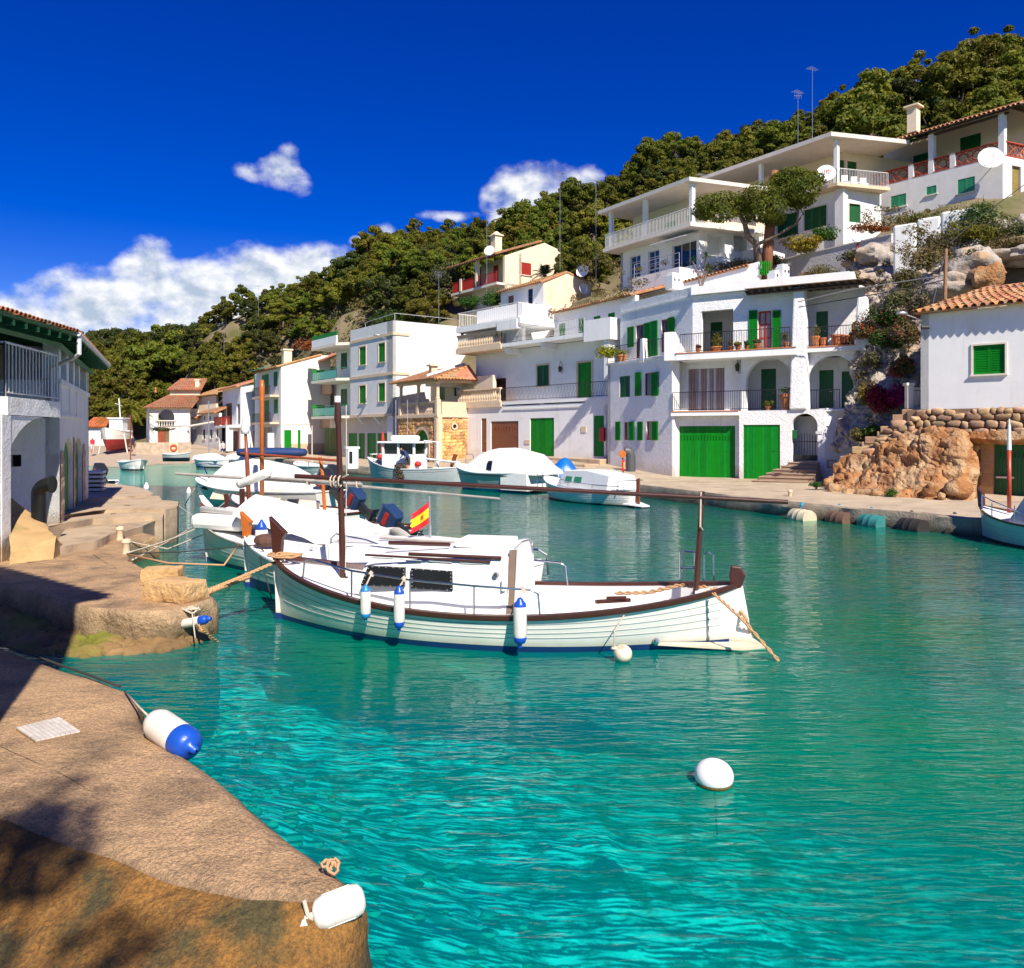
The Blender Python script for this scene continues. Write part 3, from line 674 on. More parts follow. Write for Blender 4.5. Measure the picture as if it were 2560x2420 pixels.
def tile_roof(E0,E1,R0,R1,parent,m=TILE,pitch=.24,course=.36,single=False,rows=None,thick=.08,name='roof',deck=None,only_eave=False):
    """pitched roof plane from eave E0-E1 up to ridge R0-R1: deck, plus barrel tiles laid in courses"""
    E0,E1,R0,R1 = (Vector(q) for q in (E0,E1,R0,R1)); nrm = (E1 - E0).cross(R0 - E0).normalized()
    if nrm.z < 0: nrm = -nrm
    mb = MB(); mb.prism([E0,E1,R1,R0],-nrm * thick); deck_o = mb.build(name,deck or m,parent)
    n = max(2,int((E1 - E0).length / pitch)); L = ((R0 + R1) / 2 - (E0 + E1) / 2).length; k = rows or max(1,int(L / course)); c = L / k
    w = (E1 - E0).length / n; bar = barrel(w * .40,w * .33,c * 1.18)
    x = (E1 - E0).normalized(); me = None; joined = MB(); cnt = 0; rr = random.Random(n * 31 + k)
    for j in range(k):
        for i in range(n):
            t = (i + .5) / n; s = j / k; a = E0.lerp(E1,t); b = R0.lerp(R1,t); y = (b - a).normalized(); p = a + (b - a) * s - y * .05 + nrm * (.012 + rr.uniform(0,.012))
            xx = y.cross(nrm).normalized(); zz = nrm; tilt = Matrix.Rotation(-.05 + rr.uniform(-.02,.02),3,xx) @ Matrix.Rotation(rr.uniform(-.03,.03),3,zz)
            M3 = tilt @ Matrix((xx,y,zz)).transposed()
            if single and cnt < 298:
                if me is None: me = bar.mesh('roof_tile',m,smooth=False)
                o = bpy.data.objects.new('roof_tile',me); COL.objects.link(o); o.parent = deck_o
                o.location = p - ORG[deck_o.name]; o.rotation_euler = M3.to_euler(); cnt += 1
            else: joined.add([M3 @ Vector(q) + p for q in bar.v],bar.f)
    if joined.v: joined.build('roof_tiles',m,deck_o,kind='stuff',recalc=False)
    return deck_o
def arch_wall(mb,F,s0,s1,z0,z1,a0,a1,zs,rise=None,depth=.35,o=0.0,n=14):
    """wall piece with an arched opening a0..a1, springing at zs"""
    c = (a0 + a1) / 2; hw = (a1 - a0) / 2; rise = rise or hw
    cur = [(c - hw * math.cos(math.pi * i / n),zs + rise * math.sin(math.pi * i / n)) for i in range(n + 1)]
    q = lambda a,z,d=0: F.pt(a,z,o - d)
    if a0 > s0: mb.quad(q(s0,z0),q(a0,z0),q(a0,z1),q(s0,z1)); mb.quad(q(s0,z0),q(s0,z1),q(s0,z1,depth),q(s0,z0,depth))
    if a1 < s1: mb.quad(q(a1,z0),q(s1,z0),q(s1,z1),q(a1,z1)); mb.quad(q(s1,z0,depth),q(s1,z1,depth),q(s1,z1),q(s1,z0))
    for (x0,y0),(x1,y1) in zip(cur[:-1],cur[1:]):
        mb.quad(q(x0,y0),q(x1,y1),q(x1,z1),q(x0,z1)); mb.quad(q(x0,y0),q(x0,y0,depth),q(x1,y1,depth),q(x1,y1)); mb.quad(q(x0,y0,depth),q(x0,z1,depth),q(x1,z1,depth),q(x1,y1,depth))
    for a in (a0,a1): mb.quad(q(a,z0),q(a,zs),q(a,zs,depth),q(a,z0,depth))
    mb.quad(q(s0,z1),q(s1,z1),q(s1,z1,depth),q(s0,z1,depth))
def antenna(u,vtop,vbase,d,label,kind=0,r=.022):
    """mast with its yagi or grid aerial on top"""
    b = P(u,vbase,d); t = P(u,vtop,d); mb = MB(); th = thing('antenna',label,'antenna',b,'aerial masts on the roofs and hill')
    mb.tube([b - Vector((0,0,.3)),t],r,6,r * .6); mb.build('mast',METAL,th)
    a = MB(); ax = Vector((.75,.65,.1)).normalized(); L = 1.0
    a.tube([t - ax * L * .5,t + ax * L * .6],.014,4)
    for i in range(7):
        c = t - ax * L * .5 + ax * L * 1.1 * i / 6; w = .28 - .02 * i; v = Vector((-.65,.75,0)) * w; a.tube([c - v,c + v],.009,4)
    if kind: 
        for k in range(5): a.tube([t + Vector((-.25 + .12 * k,0,-.5)),t + Vector((-.25 + .12 * k,0,-.05))],.012,4)
        a.tube([t + Vector((-.28,0,-.28)),t + Vector((.28,0,-.28))],.012,4)
    a.build('aerial',METAL,th); return th
def dish(c,r,direction,label,arm_to=None,m=WHITEP,text=None):
    c = Vector(c); z = Vector(direction).normalized(); x = Vector((0,0,1)).cross(z).normalized(); y = z.cross(x); M3 = Matrix((x,y,z)).transposed()
    th = thing('satellite_dish',label,'satellite dish',c,'satellite dishes'); mb = MB(); n = 8
    prof = [(r * i / n * .999 + .001,r * .22 * (i / n) ** 2) for i in range(n + 1)]; mb.lathe(prof + [(r * 1.0,r * .24)] + [(q,zz - .02) for q,zz in prof[::-1]],c - z * r * .2,26,M3,cap=False); mb.build('reflector',m,th,smooth=True,sharp=50)
    a = MB(); f = c + z * r * .75 - y * r * .15; a.tube([c - y * r * .95,f],.018,5); a.tube([f - z * .06,f + z * .05],.045,8); a.build('feed_arm',METAL,th)
    if arm_to is not None: b = MB(); b.tube([c - z * r * .2,Vector(arm_to)],.03,6); b.tube([c - z * r * .22,c - z * r * .32],.09,8); b.build('mount',METAL,th)
    if text:        # faded red lettering, too worn to read
        b = MB(); rr = random.Random(4)
        for i in range(5):
            q = c + x * r * (-.42 + .2 * i) + y * r * .22 + z * r * .05
            for k in range(3):
                w = rr.uniform(.02,.06) * r; hh = rr.uniform(.08,.16) * r; p_ = q + x * rr.uniform(-.05,.05) * r + y * rr.uniform(-.06,.06) * r
                b.quad(p_ - x * w - y * hh,p_ + x * w - y * hh,p_ + x * w + y * hh,p_ - x * w + y * hh)
        b.build('lettering',mat('faded_red_print',(.50,.10,.08),.6),th)
    return th
def pot(c,h,r,label,leaf=None,lh=.35,ln=160,seed=0,flower=None,group='potted plants on the balconies',size=.06,name='potted_plant'):
    t = thing(name,label,'potted plant' if leaf else 'flower pot',c,group); mb = MB(); c = Vector(c)
    mb.lathe([(r * .62,0),(r * .8,h * .4),(r * .95,h * .8),(r * 1.08,h * .82),(r * 1.08,h),(r * .92,h),(r * .88,h * .85),(.01,h * .84)],c,14); mb.build('pot',TERRA,t,smooth=True,sharp=40)
    if leaf:
        rng = np.random.default_rng(seed + 5); cls = [(np.array(c) + np.array([rng.normal() * r * .5,rng.normal() * r * .5,h + lh * rng.uniform(.3,.7)]),(r * .8,r * .8,lh * .45)) for _ in range(4)]
        me = leafmesh('foliage',[leaves(ln // 4,q[0] - np.array(c),q[1],size,rng) for q in cls],leaf); o = bpy.data.objects.new('foliage',me); COL.objects.link(o); o.parent = t
    return t
def rockgrid(rows,nu,nv,name,m,amp=.3,sc=.8,seed=0,kind='structure',amp2=.06,parent=None,strat=0.0):
    """rock face through rows of (u, v, distance) points, broken up by fractal relief"""
    R_ = [np.array([list(P(*q)) for q in r]) for r in rows]; m0 = len(R_)
    cols = []
    for r in R_:
        t = np.linspace(0,len(r) - 1,nu); cols.append(np.stack([np.interp(t,np.arange(len(r)),r[:,i]) for i in range(3)],-1))
    C = np.stack(cols,0); t = np.linspace(0,m0 - 1,nv); k = np.minimum(t.astype(int),m0 - 2); f = (t - k)[:,None,None]; f = f * f * (3 - 2 * f) * .5 + f * .5
    Pn = C[k] * (1 - f) + C[k + 1] * f
    gu = np.gradient(Pn,axis=1); gv = np.gradient(Pn,axis=0); nr = np.cross(gu,gv); nr /= np.linalg.norm(nr,axis=2)[:,:,None] + 1e-9
    nr *= np.sign(-(nr[:,:,1]))[:,:,None]
    r1 = fbm(Pn,sc,5,seed); ridg = 1 - np.abs(fbm(Pn + 31,sc * 1.7,4,seed + 3)) * 2
    D = amp * r1 + amp2 * ridg + amp2 * .7 * fbm(Pn,sc * 5,3,seed + 7) - amp2 * 1.1 * np.exp(-np.abs(fbm(Pn + 7,sc * 1.5,3,seed + 11)) / .05) - amp2 * .7 * np.exp(-np.abs(fbm(Pn * np.array([1,1,2.2]) + 3,sc * 3.2,3,seed + 13)) / .05)
    if strat: D = D + strat * np.sin(Pn[:,:,2] * 9 + 5 * fbm(Pn,.5,3,seed + 9))
    Pn = Pn + nr * D[:,:,None]
    mb = MB(); mb.grid(Pn.tolist()); return mb.build(name,m,parent,kind=kind if parent is None else None,smooth=True,recalc=False,sharp=38)
# ================================================================== RIGHT-HAND HOUSES
ROCK_OR = mat('orange_sandstone',(.37,.165,.058),.95,.38,1.6,.07,9,col2=(.46,.30,.16),c2lo=.45,c2hi=.6,c2scale=1.1,bump2=.14,b2scale=3.4,streak=.3,streakcol=(.20,.165,.14))
ROCK_GR = mat('grey_limestone',(.36,.31,.26),.95,.35,1.8,.05,8,col2=(.46,.29,.16),c2lo=.5,c2hi=.68,c2scale=.8,bump2=.10,b2scale=2.5)
ROCK_BR = mat('brown_cave_rock',(.34,.20,.10),.95,.25,1.5,.04,9)
RUBBLE = mat('rubble_stone',(.40,.25,.14),.92,.25,4,.015,18,rnd=.3,world=False)
MORTAR = mat('mortar',(.26,.17,.10),.95,.2,4,.02,16)
def rubble_meshes(m,n=8,seed=0,depth=.5):
    rng = np.random.default_rng(seed); out = []
    for i in range(n):
        mb = MB(); stone(mb,(0,0,0),(.55,.35,.55),rng,10,7,1.0); mb.v = [tuple(np.sign(c) * abs(c * 1.9) ** .62 / 1.9 for c in q) for q in mb.v]; out.append(mb.mesh('stone',m,smooth=True))
    return out
def rubble(F,parent,meshes,s0,s1,ztop,zbot,hs=.2,ws=.33,o=.0,name='stone',seed=1,limit=298,depth=.3,skip=None):
    """stones laid in rough courses, each one an object"""
    rr = random.Random(seed); z = None; cnt = 0; rows = []
    zmin = min(zbot(s) for s in np.linspace(s0,s1,20)); zmax = max(ztop(s) for s in np.linspace(s0,s1,20)); z = zmax
    while z > zmin:
        h = hs * rr.uniform(.75,1.25); s = s0 + rr.uniform(-.25,0)
        while s < s1 and cnt < limit:
            w = ws * rr.uniform(.5,1.65); cs = s + w / 2; cz = z - h / 2 + rr.uniform(-.05,.05)
            if s0 <= cs <= s1 and cz + h * .35 < ztop(cs) and cz > zbot(cs) and not (skip and skip(cs,cz)):
                ob = inst(name,rr.choice(meshes),parent,F.pt(cs,cz,o),(rr.uniform(-.15,.15),rr.uniform(-.28,.28),F.rz),(w * .97,depth,h * rr.uniform(.85,1.25))); cnt += 1
            s += w
        z -= h
    return cnt
# ---------------- white house with louvred window, above the rubble base
F1 = Face((16.5,32.3),(16.5 + 7.2 * .7071,32.3 - 7.2 * .7071))
z0 = F1.z_(2430,1021); ze = F1.z_(2300,786)
t = thing('white_house','white house at the quay with one green louvred window above its rubble stone base','house',F1.pt(0,z0))
mb = MB(); win = F1.rect(2433,862,2513,935); wall_mesh(mb,F1,0,F1.L,z0,ze,[win],.2)
Fb = Face(F1.pt(0,0,-5).xy,F1.pt(0,0).xy); wall_mesh(mb,Fb,0,5,z0,ze); Fr_ = Face(F1.pt(F1.L,0).xy,F1.pt(F1.L,0,-5).xy); wall_mesh(mb,Fr_,0,5,z0,ze)
mb.build('wall',STUCCO,t)
shutters(F1,win,t,GREEN,2,-.06,.085,TRIM_W,.07,fo=.0)
E0,E1 = F1.pt(-.18,ze + .04,.38),F1.pt(F1.L + .1,ze + .04,.38); R0,R1 = F1.pt(1.5,ze + 1.25,-3.2),F1.pt(F1.L + .1,ze + 1.25,-3.2)
tile_roof(E0,E1,R0,R1,t,pitch=.29,course=.36,single=True,thick=.07)
tile_roof(F1.pt(-.18,ze + .04,-5.2),E0,F1.pt(1.5,ze + 1.25,-3.3),R0,t,pitch=.29,course=.4,thick=.07)
t2 = thing('street_lamp','grey street lamp arm at the corner of the white house with the louvred window','street lamp',F1.pt(0,ze - .5,.05)); mb = MB()
h = P(2255,783,32.0); a = P(2306,801,32.2); mb.tube([a + Vector((.1,.2,0)),a,h.lerp(a,.3),h],.03,6); mb.build('arm',METAL,t2); mb = MB(); mb.sphere(h,.24,.14,.08,12,6); mb.build('lamp_head',METAL,t2,smooth=True)
mb = MB()
for k in range(5): mb.sphere(P(2305 + k * 4,818,31.9),.06,.06,.09,6,4)
mb.build('insulator',IRON,t2)
# balustrade stub left of the house
t = thing('stone_balustrade','pale stone balustrade post beside the corner of the white house','balustrade',P(2280,1022,33)); d = 33.0
mb = MB(); a = P(2273,1022,d); b = P(2273,965,d); mb.box((a + b) / 2,.26,.26,(b - a).length); mb.box(P(2272,961,d),.34,.34,.12); mb.build('post',TRIM_W,t,bevel=.01)
mb = MB(); mb.box(P(2292,972,d + .1),.55,.2,.1); mb.box(P(2292,1020,d + .1),.7,.26,.12); mb.build('rail',TRIM_W,t)
for k in range(2): mb = MB(); mb.box((P(2286 + 9 * k,1016,d) + P(2286 + 9 * k,975,d)) / 2,.08,.12,.6); mb.build('baluster',TRIM_W,t)
# rubble base wall
t = thing('rubble_wall','rubble stone wall carrying the white house with the louvred window','stone wall',F1.pt(2,.7))
zt = lambda s: z0 - .02 if s > -.15 else z0 - .02 + (s + .15) * .62
zl = lambda s: F1.z_(2400,1095) if s > 1.3 else F1.z_(2300,1100) - .15
mb = MB(); mb.fbox(F1,-.5,F1.L,zl(2) - .1,z0 - .01,-.6,.02); mb.build('mortar',MORTAR,t)
rubble(F1,t,rubble_meshes(RUBBLE,8,3),-1.6,6.2,zt,zl,.235,.37,.02,seed=4,depth=.34)
# orange rock below, cave recess and boarded door
rockgrid([[(2085,1165,34.6),(2130,1135,34.2),(2190,1105,33.6),(2250,1088,32.8),(2320,1082,31.8),(2400,1088,30.6),(2425,1092,31.4)],
          [(2078,1195,34.2),(2125,1160,33.6),(2190,1135,32.8),(2250,1115,31.9),(2320,1110,31.0),(2400,1112,29.9),(2430,1120,31.6)],
          [(2068,1222,33.6),(2120,1200,32.7),(2190,1180,31.9),(2255,1170,31.1),(2325,1165,30.4),(2402,1160,29.7),(2436,1165,31.7)],
          [(2062,1236,33.0),(2122,1228,31.9),(2195,1225,31.0),(2260,1222,30.3),(2330,1215,29.8),(2410,1210,29.3),(2440,1210,31.6)],
          [(2058,1250,32.6),(2125,1262,31.2),(2200,1264,30.2),(2262,1266,29.6),(2335,1268,29.0),(2420,1268,28.7),(2445,1260,31.4)]],230,130,'rock',ROCK_OR,.5,.55,4,amp2=.12,strat=.03)
rr = random.Random(8); nr = np.random.default_rng(8); t = thing('fallen_rocks','orange boulders tumbled against the foot of the rock by the quay','rocks',G(2250,1245,.62))
for (u,v,r,d) in [(2400,1222,.36,28.9),(2330,1225,.25,29.3),(2352,1240,.12,28.9),(2275,1240,.13,29.9),(2120,1236,.2,31.9),(2085,1224,.24,32.7),(2070,1206,.17,33.4),(2100,1196,.2,33.4)]:
    mb = MB(); stone(mb,P(u,v,d),(r * 1.2,r,r * 1.2),nr,11,8,.95); mb.build('rock',ROCK_OR,t,smooth=True)
t = thing('cave_boathouse','brown rock recess with boarded green door under the rubble wall','boathouse',F1.pt(2.5,.65,-.6))
Fd = Face(F1.pt(.9,0,-.55).xy,F1.pt(F1.L,0,-.55).xy); mb = MB(); dr = Fd.rect(2487,1107,2640,1246)
mb.fbox(Fd,-.5,dr[0] - .02,.3,zl(3) + .2,-.3,0.0); mb.build('recess_wall',ROCK_BR,t)
for k in range(5): mb = MB(); zz = .55 + k * .46; mb.fbox(Fd,dr[0] - .52 + .06 * (k % 2),dr[0] - .03,zz,zz + .45,0,.09); mb.build('block',mat('cave_block',(.42,.26,.13),.92,.2,3,.01,20,rnd=.2),t)
plank_door(Fd,dr,t,GREEN_D,16,-.1,vents=1,straps=False)
mb = MB(); mb.fbox(Fd,dr[0] + .05,dr[0] + .65,1.3,1.37,-.02,.04); mb.build('bar',TRIM_W,t)
rockgrid([[(2395,1080,31.0),(2500,1080,30.0),(2720,1080,28.0)],[(2398,1094,30.9),(2500,1098,29.9),(2720,1102,27.9)],[(2410,1104,31.4),(2500,1112,30.9),(2720,1120,28.9)]],60,12,'rock',ROCK_OR,.12,1.2,8)
# stone stairs climbing along the rock
t = thing('stone_stairs','rough stone stairs climbing the rock left of the rubble wall','stairs',G(2140,1215,.65))
st = [(2268,1024,32.9),(2254,1037,33.0),(2240,1052,33.1),(2224,1066,33.3),(2206,1079,33.5),(2185,1092,33.7),(2167,1105,33.9),(2152,1117,34.0),(2137,1129,34.2),(2122,1141,34.4)]
for i,(u,v,d) in enumerate(st):
    a = P(u,v,d); mb = MB(); mb.box(a + Vector((.45,.1,-.14)),1.0 + .3 * (i % 2),.95,.30,Matrix.Rotation(-.6,3,'Z')); mb.build('step',RUBBLE,t,bevel=.03)
F1s = Face(P(2120,1100,34.0).xy,P(2290,1060,32.2).xy)
t = thing('stair_wall','low rubble wall under the rough stone stairs','stone wall',F1s.pt(1,.7))
rubble(F1s,t,rubble_meshes(RUBBLE,6,5),.1,F1s.L,lambda s: F1s.z_(2125,1145) + (F1s.z_(2285,1032) - F1s.z_(2125,1145)) * s / F1s.L - .1,lambda s: F1s.z_(2200,1200) + s * .35,.2,.36,.02,seed=9,depth=.4)
# cliff between the houses, grey upper rocks
rockgrid([[(2140,800,40.5),(2210,800,39.0),(2290,800,37.2),(2400,790,36.6)],[(2120,870,39.6),(2200,870,38.0),(2290,880,36.2),(2400,880,35.5)],[(2118,950,38.6),(2190,950,37.0),(2290,960,35.2),(2400,960,34.8)],
          [(2110,1040,37.8),(2180,1040,36.4),(2280,1040,34.6),(2390,1040,34.0)],[(2080,1130,36.9),(2160,1130,35.4),(2270,1130,33.9),(2380,1130,33.5)]],120,160,'rock',ROCK_GR,.7,.5,12,amp2=.24)
rockgrid([[(2120,655,48),(2235,610,45.6),(2400,560,44.5),(2550,545,43),(2800,520,42)],[(2120,700,46.2),(2245,665,44),(2400,630,41.5),(2550,610,40),(2800,600,39)],[(2120,755,43.6),(2250,735,41),(2400,700,39),(2550,690,38),(2800,690,37)],[(2110,830,41),(2250,830,38),(2400,800,37),(2550,790,36),(2800,790,35)]],180,110,'rock',ROCK_GR,.5,.5,5,amp2=.2)
nr = np.random.default_rng(21)
for i,(u,v,d,rx,ry,rz,mm) in enumerate([(2440,668,36.6,1.15,1.0,.85,ROCK_GR),(2385,715,36.8,1.0,.8,.55,ROCK_GR),(2470,690,36.0,.75,.7,.8,ROCK_OR),(2530,640,37.4,1.7,1.1,.42,ROCK_GR),(2600,640,36.5,1.6,1.2,.5,ROCK_GR),(2340,730,37.2,.7,.6,.45,ROCK_GR),
                                             (2190,640,45.6,1.0,.7,.62,ROCK_GR),(2225,655,45,.7,.6,.7,ROCK_GR),(2140,665,47,.8,.6,.5,ROCK_GR),(2160,700,44,.7,.5,.4,ROCK_GR)]):
    mb = MB(); stone(mb,P(u,v,d),(rx,ry,rz),nr,26,18,.95)
    mb.build('boulder',mm,smooth=True,sharp=45,cat='boulder',group='boulders on the cliff',
             label=['big weathered boulder jutting over the tiled roof behind the wooden pole','layered grey boulder left of the big jutting boulder','orange faced boulder beside the dark cave hollow','flat grey rock ledge over the cave hollow','flat grey ledge at the very edge above the tiled roof','small grey boulder at the foot of the wooden pole','grey boulder just left of the stepped white wall','tall grey boulder touching the stepped white wall','grey boulder under the retaining wall with a red stand','pale boulder among scrub above the pergola'][i])
# stepped white wall
Fw = Face(XY(2232,43),XY(2440,40.5)); t = thing('stepped_wall','white garden wall rising in rounded steps over the scrub','wall',Fw.pt(0,12))
for (ua,ub,v) in ((2232,2292,564),(2292,2352,547),(2352,2445,530)):
    mb = MB(); mb.fbox(Fw,Fw.s_(ua),Fw.s_(ub) - .01,Fw.z_(2240,690),Fw.z_(ua,v),-.35,0); mb.build('wall_section',STUCCO,t,bevel=.12)
# grey retaining wall
Fg = Face(XY(1925,54.7),XY(2228,47)); t = thing('retaining_wall','rough grey retaining wall below the slab roofed villa garden','wall',Fg.pt(0,10)); mb = MB()
a,b = Fg.z_(1930,657),Fg.z_(2226,586); zz = (a + b) / 2
mb.fbox(Fg,-.2,Fg.L,zz - 3.2,zz,-.3,0); mb.build('wall',mat('rough_grey_render',(.56,.53,.52),.95,.12,2,.05,9),t); mb = MB(); mb.fbox(Fg,-.25,Fg.L + .02,zz,zz + .08,-.34,.05); mb.build('coping',TRIM_W,t)
# ---------------- upper right house with red lattice parapet
F2 = Face(XY(2168,57),XY(2507,50)); zf = F2.z_(2170,473); zr = F2.z_(2190,372); zb = F2.z_(2170,600) - 2
t = thing('lattice_house','white hill house with red lattice parapet under a tiled veranda roof','house',F2.pt(3,zb))
mb = MB(); wins = [F2.rect(2227,487,2265,517),F2.rect(2316,465,2341,486),F2.rect(2394,445,2437,482)]
wall_mesh(mb,F2,0,F2.L,zb,zf,wins,.12); F2r = Face(F2.pt(F2.L,0).xy,F2.pt(F2.L,0,-6).xy + F2.t * 1.5); dr = F2r.rect(2530,415,2552,515); wall_mesh(mb,F2r,0,F2r.L,zb,zf,[dr],.3)
mb.quad(F2.pt(0,zf),F2.pt(F2.L,zf),F2.pt(F2.L,zf,-6),F2.pt(0,zf,-6))
F2l = Face(F2.pt(0,0,-6).xy,F2.pt(0,0).xy); wall_mesh(mb,F2l,0,6,zb,zf); mb.build('wall',GREYWALL,t)
for w in wins: shutters(F2,w,t,GREEN_L,2,-.05,.09,None)
plank_door(F2r,dr,t,mat('ochre_door',(.24,.17,.04),.6,.2,3),4,-.2)
# parapet posts, lattice panels
ph = .95; LAT = mat('red_lattice',(.36,.05,.02),.7,.15,5)
posts = [2172,2277,2327,2381,2503]
for i,u in enumerate(posts):
    s = F2.s_(u); w = .28; tall = i in (0,2,4); mb = MB(); mb.fbox(F2,s - w * .6,s + w * .6,zf,zr - .1 if tall else zf + ph,-.4,.012); mb.build('pillar',GREYWALL,t)
def lattice(F,s0,s1,za,zb_,parent):
    mb = MB(); o0,o1 = -.18,-.08; mb.fbox(F,s0,s1,za,za + .07,-.24,.02); mb.fbox(F,s0,s1,zb_ - .07,zb_,-.24,.02); h = zb_ - za - .14; n = max(1,round((s1 - s0) / h)); w = (s1 - s0) / n
    for i in range(n):
        c = s0 + (i + .5) * w; z = (za + zb_) / 2
        ring = [F.pt(c + math.cos(q) * h * .34,z + math.sin(q) * h * .34,-.13) for q in np.linspace(0,6.283,15)]; mb.tube(ring,.035,4,cap=False)
        for sx in (-1,1):
            for sz in (-1,1): mb.tube([F.pt(c + sx * w * .5,z + sz * h * .5,-.13),F.pt(c + sx * h * .22,z + sz * h * .22,-.13)],.035,4); mb.tube([F.pt(c + sx * w * .5,z,-.13),F.pt(c,z + sz * h * .5,-.13)],.03,4)
    return mb.build('lattice_panel',LAT,parent)
for a,b in zip(posts[:-1],posts[1:]): lattice(F2,F2.s_(a) + .17,F2.s_(b) - .17,zf,zf + ph,t)
lattice(F2r,.2,4.5,zf,zf + ph,t)
mb = MB(); Fk = Face(F2.pt(-.0,0,-3.6).xy,F2.pt(F2.L + 3,0,-3.6).xy); ws = [Fk.rect(2400,338,2452,372),Fk.rect(2283,385,2322,405)]; wall_mesh(mb,Fk,3.0,Fk.L,zf,zr + 1.6,ws,.15); mb.build('back_wall',CREAM,t)
for w in ws: shutters(Fk,w,t,GREEN_D,2,-.06,.09,None,sill=False)
mb = MB()
for k in range(14): s = F2.L * k / 13; mb.hexa([F2.pt(s + a,zz + dz,o) for dz in (-.14,-.02) for (a,o,zz) in ((-.05,.35,zr),(.05,.35,zr),(.05,-3.6,zr + 1.55),(-.05,-3.6,zr + 1.55))])
mb.fbox(F2,-.1,F2.L + .3,zr - .2,zr - .05,-.2,-.05); mb.build('rafters',DARKW,t)
tile_roof(F2.pt(-.5,zr,.5),F2.pt(F2.L + 1.2,zr,.5),F2.pt(-.5,zr + 1.75,-4.0),F2.pt(F2.L + 1.2,zr + 1.75,-4.0),t,single=True,pitch=.27,course=.9,deck=DARKW)
tile_roof(F2.pt(F2.L + .4,zr + .05,.5),F2r.pt(7,zr + .05,.5),F2.pt(F2.L - 1,zr + 1.8,-4.0),F2r.pt(6.8,zr + 1.8,-2.4),t,pitch=.27,course=.6,deck=DARKW)
Fk2 = Face(F2.pt(-1,0,-4.2).xy,F2.pt(4.2,0,-4.2).xy); mb = MB(); wall_mesh(mb,Fk2,0,Fk2.L,zf,zr + 1.35); mb.build('rear_wall',CREAM,t)
mb = MB(); c = P(2284,305,54.5); mb.box(c,.62,.62,1.5,.7); mb.box(c + Vector((0,0,.85)),.5,.5,.2,.7); mb.box(c + Vector((0,0,1.02)),.95,.95,.1,.7); mb.build('chimney',CREAM,t)
sd = F2.pt(F2.s_(2500),F2.z_(2500,395),0); dish(F2.pt(F2.s_(2478,.9),F2.z_(2485,392,.9),.9),.74,(-.30,-.92,.30),'large white dish on the corner of the red lattice house',sd)
# ---------------- upper slab roofed villa
F3 = Face(XY(1790,63),XY(2105,54)); zf = F3.z_(2095,468); zb = zf - 5.2; zt3 = F3.z_(2065,368)
t = thing('slab_villa','pale villa with deep concrete slab roof and wide green roller shutters','villa',F3.pt(5,zb))
mb = MB(); ws = [F3.rect(2010,518,2067,572),F3.rect(1942,535,1996,592)]; wall_mesh(mb,F3,0,F3.L,zb,zf - .2,ws,.18)
F3r = Face(F3.pt(F3.L,0).xy,F3.pt(F3.L,0).xy + Vector((3.2,1.2))); w3 = F3r.rect(2122,510,2150,556); wall_mesh(mb,F3r,0,F3r.L,zb,zf - .2,[w3],.15); mb.fbox(F3,F3.L - .4,F3.L + .25,zb,zf - .2,-.3,.22); mb.build('wall',STUCCO,t)
for w in ws: shutters(F3,w,t,GREEN_D,3,-.12,.07,TRIM_W,.06)
shutters(F3r,w3,t,GREEN_D,1,-.1,.07,TRIM_W,.06,sill=False)
mb = MB(); slab(mb,[F3.pt(F3.L - 4.6,0,1.0),F3.pt(F3.L + .3,0,1.0),F3r.pt(3.3,0,.9),F3r.pt(3.3,0,-3),F3.pt(F3.L - 4.6,0,-4)],zf - .2,zf); mb.build('balcony',TRIM,t)
railing([F3.pt(F3.L - 4.5,zf,.9),F3.pt(F3.L + .2,zf,.9),F3r.pt(3.2,zf,.8)],1.0,t,IRONW,.12,.012)
mb = MB(); slab(mb,[F3.pt(-.6,0,1.6),F3.pt(F3.L + .25,0,1.6),F3r.pt(4.6,0,1.3),F3r.pt(4.6,0,-6),F3.pt(-.6,0,-7)],zt3,zt3 + .28); mb.build('roof',CONC,t)
mb = MB(); Fm = Face(F3.pt(0,0,-1.9).xy,F3.pt(F3.L - 1.0,0,-1.9).xy); Fn = Face(F3.pt(F3.L - 1.0,0,-1.9).xy,F3.pt(F3.L - 1.0,0,-1.9).xy + (F3r.B - F3r.A) * 1.8); w4 = [Fn.rect(2102,402,2142,462)]; wall_mesh(mb,Fm,0,Fm.L,zf,zt3,(),.2); wall_mesh(mb,Fn,0,Fn.L,zf,zt3,w4,.2); mb.build('upper_wall',CREAM,t)
shutters(Fn,w4[0],t,GREEN_D,2,-.1,.09,None,sill=False)
for (F_,s,o) in ((F3,F3.L + .0,.75),(F3,.3,.9),(F3,F3.L * .45,.9)): mb = MB(); mb.fbox(F_,s - .13,s + .13,zf,zt3,o - .26,o); mb.build('column',STUCCO,t)
dish(P(2066,432,53.2),.62,(-.25,-.9,.3),'white dish with red lettering on the terrace of the slab roofed villa',P(2078,455,54),text='STARK')
for k in range(3): mb = MB(); c = F3r.pt(.6 + k * .8,zf,-.3); mb.box(c + Vector((0,0,.42)),.45,.45,.06); mb.box(c + Vector((0,.2,.7)),.45,.06,.5); mb.box(c + Vector((0,0,.2)),.4,.4,.38); mb.build('terrace_chair',WHITEP,bevel=.02,cat='chair',group='white terrace chairs',label=['first white plastic chair, beside the corner column of the slab villa','middle white plastic chair on the slab villa terrace','last white plastic chair, nearest the lattice house'][k])
